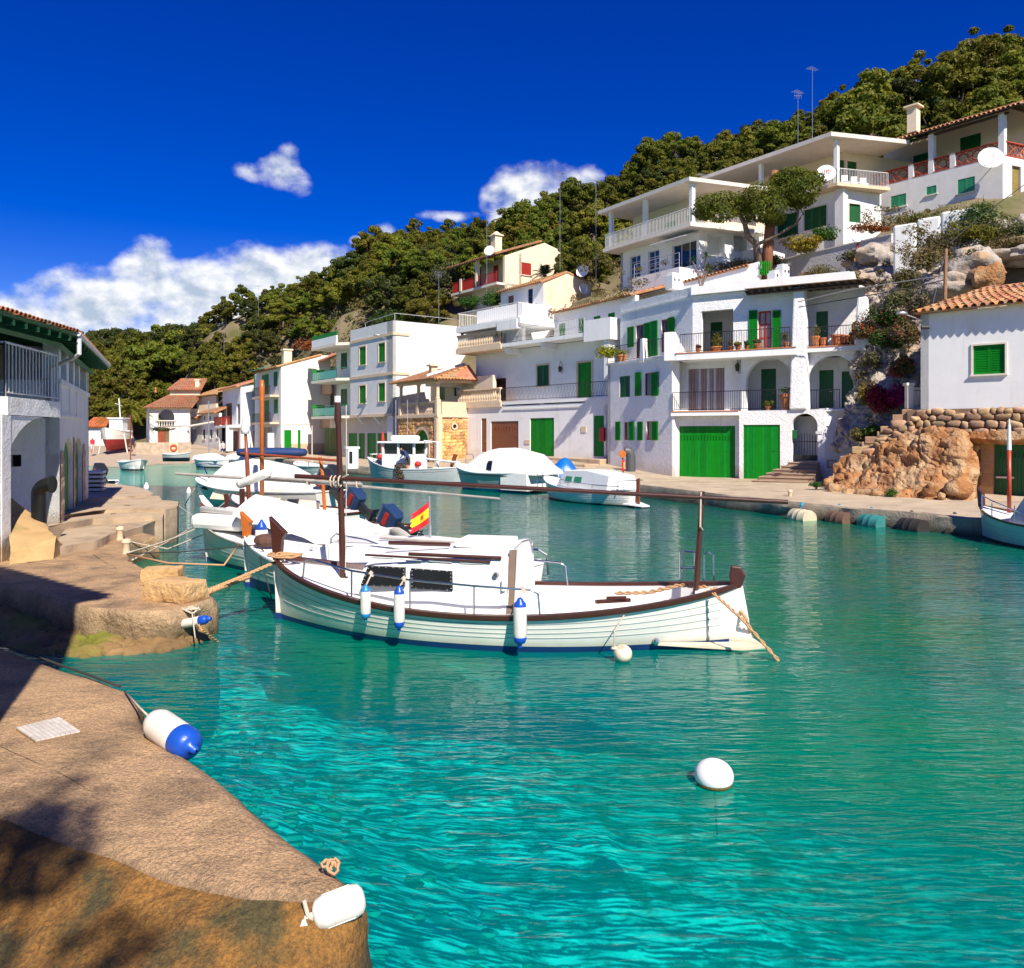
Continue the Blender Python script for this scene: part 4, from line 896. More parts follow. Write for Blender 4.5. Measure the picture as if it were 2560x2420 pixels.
# ---------------- lower slab villa
F4 = Face(XY(1551,60),XY(1748,53.2)); zf4 = F4.z_(1560,622); zt4 = F4.z_(1540,541); zb = F4.z_(1560,742) - .5
t = thing('terrace_villa','white villa with flat slab roof and long white balcony railing','villa',F4.pt(3,zb))
mb = MB(); ws = [F4.rect(1575,639,1601,700),F4.rect(1620,626,1648,689)]; w5 = F4.rect(1680,606,1742,668); wall_mesh(mb,F4,0,F4.L,zb,zf4 - .25,ws + [w5],.25)
F4r = Face(F4.pt(F4.L,0).xy,F4.pt(F4.L,0).xy + Vector((5.6,2.4))); wall_mesh(mb,F4r,0,F4r.L,zb,zf4 - .25,[F4r.rect(1768,586,1812,640),F4r.rect(1834,565,1868,630)],.7)
wall_mesh(mb,Face(F4.pt(0,0,-4).xy,F4.pt(0,0).xy),0,4,zb,zf4 - .25); mb.build('wall',STUCCO,t)
for w in ws: window(F4,w,t,IRONW,-.18,2,4,mat('blue_glass',(.02,.05,.09),.05,.1,2,spec=.9))
window(F4,w5,t,IRONW,-.2,3,1)
for w in (F4r.rect(1768,586,1812,640),F4r.rect(1834,565,1868,630)): mb = MB(); mb.fbox(F4r,w[0],w[1],w[2],w[3],-.75,-.7); mb.build('door',STUCCO,t)
mb = MB(); slab(mb,[F4.pt(-.5,0,1.3),F4.pt(F4.L + .5,0,1.3),F4r.pt(5,0,.9),F4r.pt(5,0,-3),F4.pt(-.5,0,-4)],zf4 - .25,zf4); mb.build('balcony',TRIM_W,t)
railing([F4.pt(-.4,zf4,-1.2),F4.pt(-.4,zf4,1.2),F4.pt(F4.L + .4,zf4,1.2),F4r.pt(4.8,zf4,.8)],1.0,t,IRONW,.14,.014,mid=False)
mb = MB(); slab(mb,[F4.pt(-.8,0,1.5),F4.pt(F4.L + .6,0,1.5),F4r.pt(5.4,0,1.2),F4r.pt(5.4,0,-4),F4.pt(-.8,0,-5)],zt4,zt4 + .26); mb.build('roof',CONC,t)
mb = MB(); Fu = Face(F4.pt(-.2,0,-1.4).xy,F4.pt(F4.L - .6,0,-1.4).xy); ws2 = [Fu.rect(1662,555,1690,600),Fu.rect(1716,535,1745,580)]; wall_mesh(mb,Fu,0,Fu.L,zf4,zt4,ws2,.12); wall_mesh(mb,Face(Fu.B,Fu.B + (F4r.B - F4r.A)),0,5,zf4,zt4); mb.build('upper_wall',CREAM,t)
for w in ws2: shutters(Fu,w,t,GREEN_L,2,-.06,.09,None,sill=False)
for s in (.05,F4.L * .47,F4.L + .25): mb = MB(); mb.fbox(F4,s - .14,s + .14,zf4,zt4,.75,1.05); mb.build('column',STUCCO,t)
mb = MB(); a = F4.pt(F4.s_(1660),F4.z_(1660,608),.1); b = F4.pt(F4.s_(1745),F4.z_(1745,590),.1); mb.hexa([F4.pt(s,z,o) for (z_) in (0,1) for s,z,o in ((F4.s_(1665),w5[3] + .35 + .06 * z_,.05),(F4.L,w5[3] + .35 + .06 * z_,.05),(F4.L,w5[3] - .05 + .06 * z_,1.5),(F4.s_(1665),w5[3] - .05 + .06 * z_,1.5))]); mb.build('awning',IRONW,t)
# terrace in front with rail
mb = MB(); zt_ = F4.z_(1700,690); slab(mb,[F4.pt(F4.s_(1640),0,2.2),F4.pt(F4.L + .4,0,2.2),F4.pt(F4.L + .4,0,0.02),F4.pt(F4.s_(1640),0,.02)],zt_ - 2.0,zt_); mb.build('terrace',STUCCO,t)
railing([F4.pt(F4.s_(1640) + .1,zt_,2.1),F4.pt(F4.L + .3,zt_,2.1)],.95,t,METAL,.9,.02,.022,.3,mid=True)
F5 = Face(XY(1775,56.5),XY(1905,53.5)); z5 = F5.z_(1780,642); t5 = thing('garden_terrace','white railed garden terrace below the pine tree','terrace',F5.pt(0,z5 - 2)); mb = MB(); mb.fbox(F5,0,F5.L,z5 - 2.5,z5,-3,0); mb.build('wall',STUCCO,t5); railing([F5.pt(.05,z5,-.08),F5.pt(F5.L,z5,-.08)],1.0,t5,IRONW,.13,.013)
# ================================================================== THE WHITE HOUSE WITH GREEN BOATHOUSE DOORS
C0 = Vector((8.6,43.0)); Ff = Face(C0,C0 + Vector((.85,-.53)) * 10.5); Fl = Face(Vector((5.8,48.5)),C0)
z1,z2,z3 = 4.2,7.25,10.42
t = thing('boathouse_house','big white corner house over two bright green boathouse doors','house',Ff.pt(3,.7)); HW = t
mb = MB()
# left face, lower two storeys
lo = [Fl.rect(1561,1055,1586,1100),Fl.rect(1616,1053,1645,1100)]; mi = [Fl.rect(1549,940,1575,993),Fl.rect(1612,931,1647,988)]
wall_mesh(mb,Fl,0,Fl.L,.2,z2,lo + mi,.16,.5)
Fback = Face(Fl.pt(0,0,-7).xy,Fl.pt(0,0).xy); wall_mesh(mb,Fback,0,7,.2,z2)
# garage wall and the rough wall right of it
g1 = Ff.rect(1679,1065,1838,1199,-.4); g2 = Ff.rect(1858,1062,1950,1206); sA = Ff.s_(1848); sB = Ff.s_(2062)
FfR = Face(Ff.pt(0,0,-.4).xy,Ff.pt(Ff.L,0,-.4).xy); wall_mesh(mb,FfR,0,sA,.3,z1 - .25,[g1],.18)
mb.fbox(Ff,0,.14,.3,z1 - .25,-.4,0)
sa = Ff.s_(1974); sarch = (Ff.s_(1979),Ff.s_(2044)); wall_mesh(mb,Ff,sA,sa - .001,.3,z1,[g2],.15,.45)
arch_wall(mb,Ff,sa,sB,.3,z1,sarch[0],sarch[1],Ff.z_(2010,1065),None,.45)
Fr2 = Face(Ff.pt(sB,0).xy,Ff.pt(sB,0).xy + Vector((1.65,-.10))); wall_mesh(mb,Fr2,0,Fr2.L,.6,z1 + .06,(),.1,2.0)
# inner court seen through the arch
Fin = Face(Ff.pt(sa,0,-1.35).xy,Ff.pt(sB + 2,0,-1.35).xy); wall_mesh(mb,Fin,-1,Fin.L,.6,z1 - .3)
# first floor: set back, with arches to the right
Fm1 = Face(Ff.pt(0,0,-1.3).xy,Ff.pt(Ff.L,0,-1.3).xy); cdoor = Fm1.rect(1720,921,1811,1026); s2 = Fm1.s_(1862)
wall_mesh(mb,Fm1,-.25,s2,z1,z2 - .3,[cdoor],.18,.4)
Fa = Face(Ff.pt(0,0,-.75).xy,Ff.pt(Ff.L + 3,0,-.75).xy); a0,a1 = Fa.s_(1864),Fa.s_(1982); arch_wall(mb,Fa,Fa.s_(1853),Fa.s_(1992),z1,z2 - .3,a0,a1,Fa.z_(1920,957),1.28,.4)
b0,b1 = Fa.s_(2014),Fa.s_(2152); arch_wall(mb,Fa,Fa.s_(2006),Fa.s_(2185),z1,z2 - .1,b0,b1,Fa.z_(2080,972),1.65,.4)
Fi = Face(Ff.pt(0,0,-2.7).xy,Ff.pt(Ff.L + 3,0,-2.7).xy); d1 = [Fi.rect(1902,922,1940,1024),Fi.rect(2048,925,2084,1024),Fi.rect(2104,928,2134,1024)]; wall_mesh(mb,Fi,s2 - 1,Fi.L,z1,z2 - .3,d1,.2)
mb.fbox(Ff,sA,Ff.L + 1.6,z1 - .1,z1 - .002,-3.2,-.002)
# upper floor
shift = Vector((.89,.45)); Fl2 = Face(Fl.A + shift,C0 + shift + Vector((.454,-.891)) * .486); up = [Fl2.rect(1590,812,1610,895),Fl2.rect(1653,798,1672,880)]
wall_mesh(mb,Fl2,-.1,Fl2.L,z2,z3 + .5,up,.16); mb.fbox(Fl2,-.1,Fl2.L + .03,z3 - .06,z3 + .04,0,.05)
Fu2 = Face(Fl2.pt(Fl2.L,0).xy,Ff.pt(Ff.L + 2,0,-.6).xy); logg = Fu2.rect(1753,775,1833,888); fd = Fu2.rect(1895,777,1928,880); sU = Fu2.s_(1992)
wall_mesh(mb,Fu2,0,sU,z2,z3,[logg,fd],.3,.3)
Fi2 = Face(Ff.pt(0,0,-3.4).xy,Ff.pt(Ff.L + 4,0,-3.4).xy); d2 = [Fi2.rect(1776,805,1806,885)]; wall_mesh(mb,Fi2,.5,Fi2.s_(1870),z2,z3,d2,.15)
Fu3 = Face(Ff.pt(0,0,-2.0).xy,Ff.pt(Ff.L + 4,0,-2.0).xy); d3 = [Fu3.rect(2040,778,2070,868)]; wall_mesh(mb,Fu3,Fu3.s_(1985),Fu3.s_(2160),z2,z3 - .1,d3,.15)
mb.build('wall',STUCCO_ROUGH,t)
mb = MB(); slab(mb,[Ff.pt(-.02,0,.12),Ff.pt(sA,0,.12),Ff.pt(sA,0,-2.9),Ff.pt(-.02,0,-1.5)],z1 - .24,z1); slab(mb,[Ff.pt(.35,0,.32),Ff.pt(Ff.s_(1990,.3),0,.32),Ff.pt(Ff.s_(1990,.3),0,-3.5),Ff.pt(.2,0,-3.5)],z2 - .34,z2); slab(mb,[Ff.pt(Ff.s_(2008),0,-.35),Ff.pt(Ff.s_(2160),0,-.35),Ff.pt(Ff.s_(2160),0,-2.5),Ff.pt(Ff.s_(2008),0,-2.5)],z2 - .2,z2 + .02)
slab(mb,[Fl.pt(-.05,0,.1),Fl.pt(Fl.L + .05,0,.1),Fl.pt(Fl.L + .05,0,-1.2),Fl.pt(-.05,0,-1.2)],z2 - .1,z2 + .02); mb.build('balcony',STUCCO,t)
mb = MB(); mb.fbox(Ff,0,sA,z1 - .03,z1 + .02,.0,.15); mb.build('balcony_edge',TERRA,t); mb = MB(); mb.fbox(Ff,.3,Ff.s_(1990,.3),z2 + .002,z2 + .05,.2,.35); mb.build('balcony_edge',TERRA,t); mb = MB(); mb.fbox(Ff,Ff.s_(2012),Ff.s_(2150),z2 + .022,z2 + .07,-.5,-.32); mb.build('balcony_edge',TERRA,t)
# roof and parapets
mb = MB(); slab(mb,[Fl2.pt(-.1,0,-.3),Fl2.pt(Fl2.L,0,.02),Fu2.pt(0,0,.25),Fu2.pt(sU + 2.5,0,.25),Fu2.pt(sU + 2.5,0,-4.5),Fl2.pt(-.1,0,-6)],z3 + .02,z3 + .45); mb.fbox(Fu2,.0,sU + 2.4,z3 + .46,z3 + .72,-2.2,-1.95); mb.fbox(Fu2,sU - 3.5,sU + 2.2,z3 + .46,z3 + 1.0,-3.2,-2.9); mb.build('roof',STUCCO,t)
for (u,v,h,w,d) in ((1682,724,.8,.62,45.2),(1956,702,.72,.5,41.5),(1937,705,.45,.55,41.6)):
    c = P(u,v,d); mb = MB(); mb.box(c + Vector((0,0,h / 2)),w,w,h,.56); mb.box(c + Vector((0,0,h + .06)),w * .8,w * .8,.12,.56); ch = mb.build('chimney',STUCCO,t,bevel=.03)
    mb = MB(); Fc = Face((c + Matrix.Rotation(.56 - 1.1,3,'Z') @ Vector((-w / 2,-w / 2,0))).xy,(c + Matrix.Rotation(.56 - 1.1,3,'Z') @ Vector((w / 2,-w / 2,0))).xy)
    for k in range(2): mb.sphere(c + Matrix.Rotation(.56,3,'Z') @ Vector((-w / 4 + w / 2 * k,-w / 2 - .005,h * .62)),.06,.02,.1,8,6)
    mb.build('vent',DARK,ch)
# buttress column and pergola
mb = MB(); sc = Ff.s_(1996); mb.hexa([Ff.pt(sc + a,z,o) for z,k,oo in ((z1 + .0,.42,.15),(10.3,.26,-.05)) for a,o in ((-k,oo),(k,oo),(k,-.8),(-k,-.8))]); mb.build('column',STUCCO_ROUGH,t,bevel=.08)
mb = MB(); mb.hexa([Ff.pt(Ff.s_(2152) + a,z,o) for z,k,oo in ((z2,.35,-.3),(9.6,.22,-.4)) for a,o in ((-k,oo),(k,oo),(k,-.9),(-k,-.9))]); mb.build('column',STUCCO_ROUGH,t,bevel=.08)
for k in range(16):
    s = Ff.s_(1868) + (Ff.s_(2165) - Ff.s_(1868)) * k / 15; mb = MB(); mb.hexa([Ff.pt(s + a,zz + dz,o) for dz in (0,.11) for a,o,zz in ((-.05,.25,10.18),(.05,.25,10.18),(.05,-2.6,10.42),(-.05,-2.6,10.42))]); mb.build('beam',DARKW,t)
mb = MB(); mb.tube([Ff.pt(Ff.s_(1868),10.12,.1),Ff.pt(Ff.s_(2172),10.12,.1)],.07,6); mb.build('beam',DARKW,t)
mb = MB(); mb.prism([Ff.pt(Ff.s_(1866),10.34,.35),Ff.pt(Ff.s_(2175),10.30,.35),Ff.pt(Ff.s_(2175),10.52,-2.6),Ff.pt(Ff.s_(1866),10.55,-2.6)],(0,0,.035)); mb.build('reed_cover',mat('reed_mat',(.20,.13,.075),.9,.3,3,.01,30,stretch=(8,8,1)),t)
# openings
for i,r in enumerate(lo): window(Fl,r,t,REDW,-.1,2,1)
for ua,ub in ((1540,1552),(1574,1586),(1595,1608),(1631,1645)): a,b,c,d = Fl.rect(ua,1054,ub,1101); open_shutter(Fl,a,b,c,d,t)
shutters(Fl,mi[0],t,GREEN_D,2,-.06,.09,None,sill=False); window(Fl,mi[1],t,REDW,-.1,2,1)
for ua,ub in ((1589,1604),(1630,1647)): a,b,c,d = Fl.rect(ua,931,ub,990); open_shutter(Fl,a,b,c,d,t)
for r in up: window(Fl2,(r[0],r[1],z2,r[3]),t,REDW,-.12,2,3)
for ua,ub,va,vb in ((1570,1586,817,868),(1611,1627,807,893),(1628,1645,802,890),(1671,1688,793,878)): a,b,c,d = Fl2.rect(ua,va,ub,vb); open_shutter(Fl2,a,b,max(c,z2 + .02),d,t)
plank_door(FfR,(g1[0],g1[1],.5,g1[3]),t,GREEN,22,-.1,name='boathouse_door',vents=1); plank_door(Ff,(g2[0],g2[1],.5,g2[3]),t,GREEN,12,-.1,name='boathouse_door')
CURT = mat('striped_curtain',(.30,.22,.22),.9,.1,3,.01,8); mb = MB(); n = 60
mb.grid([[Fm1.pt(cdoor[0] + (cdoor[1] - cdoor[0]) * i / n,z,-.12 + .05 * math.sin(i * 1.25)) for z in (z1 + .02,cdoor[3])] for i in range(n + 1)]); mb.build('curtain',CURT,t,smooth=True)
for k in (.22,.5,.64): mb = MB(); a = cdoor[0] + (cdoor[1] - cdoor[0]) * k; mb.grid([[Fm1.pt(a + .3 * i / 8,z,-.108 + .05 * math.sin((k + .094 * i / 8 * 1) * n * 1.25)) for z in (z1 + .03,cdoor[3] - .01)] for i in range(9)]); mb.build('curtain_stripe',mat('pale_curtain_stripe',(.50,.46,.50),.9),t,smooth=True)
for r in d1: leaf_door(Fi,(r[0],r[1],z1,r[3]),t,GREEN_D,-.12,'door',2)
leaf_door(Fi2,(d2[0][0],d2[0][1],z2,d2[0][3]),t,GREEN_D,-.1,'door',2); leaf_door(Fu3,(d3[0][0],d3[0][1],z2,d3[0][3]),t,GREEN_D,-.1,'door',2)
window(Fu2,(fd[0],fd[1],z2,fd[3]),t,REDW,-.2,2,3,mat('curtained_glass',(.30,.26,.25),.2,.2,6),.09)
for ua,ub in ((1873,1894),(1932,1952)): a,b,c,d = Fu2.rect(ua,776,ub,878); open_shutter(Fu2,a,b,z2 + .03,d,t)
# railings
railing([Ff.pt(.05,z1 + .02,.05),Ff.pt(Ff.s_(1995),z1 + .02,.05)],1.0,t,IRON,.115,.011); railing([Fa.pt(b0,z1,-.2),Fa.pt(Fa.s_(2097),z1,-.2)],1.0,t,IRON,.115,.011)
railing([Ff.pt(.55,z2 + .05,.26),Ff.pt(Ff.s_(1974,.3),z2 + .05,.26)],.98,t,IRON,.125,.010); railing([Ff.pt(Ff.s_(2012),z2 + .07,-.42),Ff.pt(Ff.s_(2148),z2 + .07,-.42)],.95,t,IRON,.125,.010)
railing([Fl.pt(.05,z2 + .02,.03),Fl.pt(Fl.s_(1600),z2 + .02,.03)],.95,t,IRON,.13,.010); railing([Fl.pt(Fl.s_(1616),z2 + .02,.03),Fl.pt(Fl.L - .15,z2 + .02,.03)],.95,t,IRON,.13,.010)
for s in (Fl.s_(1608),): mb = MB(); mb.hexa([Fl.pt(s + a,z,o) for z,k in ((z2 - .2,.2),(z2 + 1.15,.1)) for a,o in ((-k,.12),(k,.12),(k,-.2),(-k,-.2))]); mb.build('pillar',STUCCO,t)
mb = MB(); mb.hexa([Ff.pt(a,z,o) for z,k in ((z2 - .34,1.35),(z2 + 1.2,.55)) for a,o in ((-.35,.3),(k - .35,.3),(k - .35,-.05),(-.35,-.05))]); mb.build('balcony_wall',STUCCO,t,bevel=.03)
# gate in the arch
mb = MB(); gz = .72 + .95; n = 9; w = sarch[1] - sarch[0]
for i in range(n + 1): a = sarch[0] + .03 + (w - .06) * i / n; mb.tube([Ff.pt(a,gz,-.3),Ff.pt(a,gz + 1.15 + .22 * math.sin(math.pi * i / n),-.3)],.014,4)
for zz in (.08,.95): mb.tube([Ff.pt(sarch[0],gz + zz,-.3),Ff.pt(sarch[1],gz + zz,-.3)],.018,4)
mb.fbox(Ff,sarch[0],sarch[1],gz + .02,gz + .28,-.31,-.29); mb.build('gate',IRON,t)
mb = MB(); mb.fbox(Ff,sarch[0] - .1,sarch[0] + .2,2.75,3.2,-.28,-.1); mb.build('letterbox',GREEN_D,t,bevel=.02)
mb = MB(); mb.fbox(Fr2,.1,.55,1.35,1.75,0,.05); mb.build('meter_box',mat('pinkish_stone',(.52,.30,.19),.85,.1),t); mb = MB(); mb.fbox(Fr2,.18,.48,1.42,1.68,.05,.06); mb.build('meter_cover',IRON_G,t)
mb = MB(); mb.fbox(Ff,sB - .42,sB - .12,3.0,3.14,0,.03); mb.build('name_plaque',IRON_G,t)
# entrance steps
t = thing('entrance_steps','five brown stone steps leading up to the arched iron gate','steps',Ff.pt(sa,.65,1)); STEP = mat('step_stone',(.36,.25,.17),.85,.15,3,.01,25)
for k in range(6):
    zz = 1.62 - k * .17; mb = MB(); mb.fbox(Ff,sarch[0] - .05 - .27 * k,sarch[1] + .1 + .03 * k,zz - .17,zz - .05 + .0,0.01,.5 + .30 * k); mb.fbox(Ff,sarch[0] - .09 - .27 * k,sarch[1] + .1 + .03 * k,zz - .05,zz,0.0,.54 + .30 * k); mb.build('step',STEP,t,bevel=.008)
def lantern(p,label):
    t = thing('wall_lantern',label,'lantern',p); mb = MB(); p = Vector(p); mb.tube([p + Vector((0,0,.3)),p + Ff.n.to_3d() * .25 + Vector((0,0,.45)),p + Ff.n.to_3d() * .3 + Vector((0,0,.2))],.018,5); mb.tube([p + Vector((0,0,-.4)),p + Vector((0,0,.3))],.02,5); mb.build('bracket',IRON,t)
    q = p + Ff.n.to_3d() * .3; mb = MB(); mb.lathe([(.08,-.3),(.13,-.02),(.14,0),(.03,.14),(.01,.2)],q,6); mb.build('lamp_head',IRON,t); mb = MB(); mb.lathe([(.075,-.28),(.115,-.03)],q,6,cap=False); mb.build('pane',GLASS,t)
lantern(Fm1.pt(Fm1.s_(1848),Fm1.z_(1848,915),.05),'black iron lantern between the striped curtain and the round arch')
# tiled garden wall behind the roof
Ft = Face(XY(1565,55),XY(1896,48.5)); za,zb = Ft.z_(1570,745),Ft.z_(1890,655); t = thing('tiled_wall','white gable wall with tile coping rising behind the boathouse house','wall',Ft.pt(0,za - 3)); mb = MB()
mb.prism([Ft.pt(0,za - 5),Ft.pt(Ft.L,za - 5),Ft.pt(Ft.L,zb),Ft.pt(0,za)],Ft.n.to_3d() * -.4); mb.build('wall',STUCCO,t)
tile_roof(Ft.pt(-.1,za + .03,.12),Ft.pt(Ft.L - .6,zb - .15,.12),Ft.pt(-.1,za + .35,-1.3),Ft.pt(Ft.L - .6,zb + .15,-1.3),t,pitch=.26,course=.4)
t = thing('garden_gate','small green slatted gate under the cut pine trunk','gate',P(1915,686,48.6))
for k in range(6): mb = MB(); c = P(1901 + k * 4.8,670,48.4); mb.box(c,.075,.04,.85,.5); mb.build('slat',GREEN,t)
for vv in (660,680): mb = MB(); mb.box(P(1912,vv,48.45),.75,.03,.07,.5); mb.build('rail',GREEN,t)

# ================================================================== WHITE HOUSE WITH CURVED RAILINGS
Fm = Face((-4.1,61.3),(5.9,49.3)); zg = 1.55; t = thing('railing_house','white terraced house with curved iron railings and green doors','house',Fm.pt(8,zg)); HM = t
sL = Fm.s_(1256); f1 = Fm.z_(1390,998); f2 = Fm.z_(1390,841)
mb = MB(); gd = [Fm.rect(1325,1045,1385,1140),Fm.rect(1484,1039,1515,1141)]; bd = [Fm.rect(1203,1046,1216,1130),Fm.rect(1227,1053,1296,1130)]
wall_mesh(mb,Fm,Fm.s_(1160),Fm.L,zg - .6,f1 - .3,gd + bd,.14)
Fb1 = Face(Fm.pt(0,0,-1.35).xy,Fm.pt(Fm.L + 1.2,0,-1.35).xy); w1 = [Fb1.rect(1343,913,1373,965),Fb1.rect(1445,906,1479,994)]; wl = [Fb1.rect(1226,946,1265,1003)]
wall_mesh(mb,Fb1,Fb1.s_(1190),Fb1.L,f1,f2 - .3,w1 + wl,.14)
wall_mesh(mb,Face(Fm.pt(Fm.L - .02,0).xy,Fm.pt(Fm.L - .02,0,-5).xy),0,5,zg - .5,f2)
Fb2 = Face(XY(1300,62.5),XY(1588,50.2)); w2 = [Fb2.rect(1398,808,1413,868),Fb2.rect(1446,796,1461,834),Fb2.rect(1484,790,1501,822),Fb2.rect(1520,782,1537,820)]; zt = Fb2.z_(1480,763)
wall_mesh(mb,Fb2,Fb2.s_(1385),Fb2.L,f2 - .2,zt,w2,.12)
wl2 = [Fb1.rect(1226,835,1266,877)]; wall_mesh(mb,Fb1,Fb1.s_(1192),Fb1.s_(1306),f2,f2 + 3.0,wl2,.14)
mb.build('wall',STUCCO,t)
# bright blank side wall and the cream gable
Fs = Face(XY(1303,60.5),XY(1303,60.5) + Vector((.80,.60)) * 3.1); mb = MB(); wall_mesh(mb,Fs,0,Fs.L,f2 - .3,Fs.z_(1350,762),(),.1,3); mb.build('side_wall',STUCCO,t)
# slabs, brackets
mb = MB(); slab(mb,[Fm.pt(sL,0,.05),Fm.pt(Fm.L + .05,0,.05),Fm.pt(Fm.L + .05,0,-1.5),Fm.pt(sL,0,-1.5)],f1 - .22,f1); slab(mb,[Fm.pt(sL,0,.05),Fm.pt(Fm.L - 1.3,0,.05),Fm.pt(Fm.L + .5,0,-3),Fm.pt(sL,0,-3.5)],f2 - .26,f2)
mb.fbox(Fm,Fm.s_(1462),Fm.L + .3,f2 - .62,f2 + .72,-.15,.1); mb.fbox(Fm,Fm.L + .15,Fm.L + .3,f2 - .62,f2 + .72,-2.6,-.15)
mb.fbox(Fm,Fm.s_(1462),Fm.L + .04,f1 - .5,f1 - .22,-1.4,.02)
for s in (sL + .1,Fm.s_(1350)):
    for f in (f1 - .22,f2 - .26): mb.prism([Fm.pt(s,f - .02,.0),Fm.pt(s,f - .42,-.15),Fm.pt(s,f - .42,-1.35),Fm.pt(s,f - .02,-1.35)],Fm.t.to_3d() * .28)
mb.build('balcony',STUCCO,t)
railing([Fm.pt(sL + .05,f1 + .02,0),Fm.pt(Fm.L,f1 + .02,0)],.95,t,IRON,.14,.010,wavy=.07); railing([Fm.pt(sL + .05,f2 + .02,0),Fm.pt(Fm.s_(1460),f2 + .02,0)],.95,t,IRON_G,.14,.010,wavy=.07)
plank_door(Fm,(gd[0][0],gd[0][1],zg,gd[0][3]),t,GREEN,8,-.1); plank_door(Fm,(gd[1][0],gd[1][1],zg,gd[1][3]),t,GREEN,4,-.1)
leaf_door(Fm,(bd[0][0],bd[0][1],zg - .1,bd[0][3]),t,BROWNW,-.08,'door',1); plank_door(Fm,(bd[1][0],bd[1][1],zg - .2,bd[1][3]),t,BROWNW,10,-.1,vents=1)
shutters(Fb1,w1[0],t,GREEN_D,2,-.06,.08,TRIM,.1); plank_door(Fb1,(w1[1][0],w1[1][1],f1,w1[1][3]),t,GREEN,5,-.08); mb = MB()
r = w1[1]; mb.fbox(Fb1,r[0] - .14,r[0],f1,r[3] + .12,-.02,.04); mb.fbox(Fb1,r[1],r[1] + .14,f1,r[3] + .12,-.02,.04); mb.fbox(Fb1,r[0],r[1],r[3],r[3] + .12,-.02,.04); mb.build('door_frame',TRIM,t)
leaf_door(Fb1,(wl[0][0],wl[0][1],f1,wl[0][3]),t,DARKW,-.1,'balcony_door',2); leaf_door(Fb1,(wl2[0][0],wl2[0][1],f2,wl2[0][3]),t,BROWNW,-.1,'balcony_door',2)
plank_door(Fb2,(w2[0][0],w2[0][1],f2,w2[0][3]),t,GREEN,3,-.06,straps=False)
for r in w2[1:]: shutters(Fb2,r,t,GREEN,2,-.05,.09,None,sill=False)
e0,e1 = Fb2.pt(Fb2.s_(1388),zt,.35),Fb2.pt(Fb2.L,zt,.35); tile_roof(e0,e1,Fb2.pt(Fb2.s_(1388),zt + 1.1,-3.6),Fb2.pt(Fb2.L,zt + 1.1,-3.6),t,pitch=.25,course=.38)
lantern(Fb1.pt(Fb1.s_(1406),Fb1.z_(1406,920),.04),'black lantern on the wall between the curved balcony\'s green window and door')
mb = MB(); p0 = Fm.pt(Fm.s_(1259),f1 - .5,.06); mb.tube([p0,Fm.pt(Fm.s_(1330),f1 - .55,.05),Fm.pt(Fm.s_(1455),f1 - .52,.05)],.03,5); mb.build('pipe',IRON_G,t)
for (ua,va,ub,vb,mm) in ((1454,1066,1466,1081,'grey_vent'),(1312,1100,1325,1110,'grey_vent')): a = Fm.rect(ua,va,ub,vb); mb = MB(); mb.fbox(Fm,*a,0.0,.04); mb.build('vent',TRIM,t)
# left wing: balustraded balconies, top terrace with white railing
def balustrade(pts,h,parent,m=TRIM,gap=.2):
    prof = [(.075,0),(.075,.05),(.045,.08),(.07,.25),(.075,.36),(.035,.62),(.05,.8),(.065,.88),(.075,.9),(.075,1)]
    mb = MB(); mb.lathe([(r,z * (h - .2)) for r,z in prof],n=8); me = mb.mesh('baluster',m,smooth=True); mb = MB()
    for a,b in zip(pts[:-1],pts[1:]):
        a,b = Vector(a),Vector(b); d = (b - a).normalized(); L = (b - a).length; o = Vector((d.y,-d.x,0)) * .12; up = Vector((0,0,1))
        for za,zb_ in ((0,.1),(h - .12,h)): mb.hexa([q + up * zz for zz in (za,zb_) for q in (a - o,b - o,b + o,a + o)])
        n = int(L / gap)
        for i in range(n): inst('baluster',me,parent,a + d * (L * (i + .5) / n) + up * .1)
    mb.build('balustrade',m,parent)
for f in (f1,f2):
    mb = MB(); slab(mb,[Fm.pt(Fm.s_(1143),0,.15),Fm.pt(sL - .02,0,.15),Fm.pt(sL - .02,0,-1.5),Fm.pt(Fm.s_(1143),0,-3.5)],f - .35,f - .001 if f == f1 else f); mb.build('balcony',TRIM,t)
    balustrade([Fm.pt(Fm.s_(1145),f,.02),Fm.pt(sL - .15,f,.02)],1.05,t)
f3 = Fm.z_(1280,797); mb = MB(); slab(mb,[Fm.pt(Fm.s_(1147),0,.25),Fm.pt(Fm.s_(1300,.25),0,.25),Fm.pt(Fm.s_(1300),0,-4),Fm.pt(Fm.s_(1147),0,-4)],f3 - .42,f3); mb.fbox(Fm,Fm.s_(1250),Fm.s_(1300),f3 - .75,f3 - .1,-.1,.3); mb.build('terrace',STUCCO,t)
railing([Fm.pt(Fm.s_(1148),f3,-3),Fm.pt(Fm.s_(1149),f3,.2),Fm.pt(Fm.s_(1299),f3,.2),Fm.pt(Fm.s_(1299),f3,-1.5)],1.05,t,IRONW,.24,.013,.024)
t = thing('cream_gable_house','old house with stained cream gable and two satellite dishes','house',P(1360,790,62)); Fc = Face(XY(1252,66.5),XY(1359,62)); Fg = Face(XY(1359,62),XY(1359,62) + Vector((.82,.57)) * 5.2)
zc = Fc.z_(1359,706); zp = Fg.z_(1417,681); zq = Fg.z_(1479,708); mb = MB(); w = [Fc.rect(1270,739,1284,792),Fc.rect(1320,722,1332,760)]; wall_mesh(mb,Fc,0,Fc.L,zc - 4,zc,w,.14); mb.build('wall',STUCCO,t)
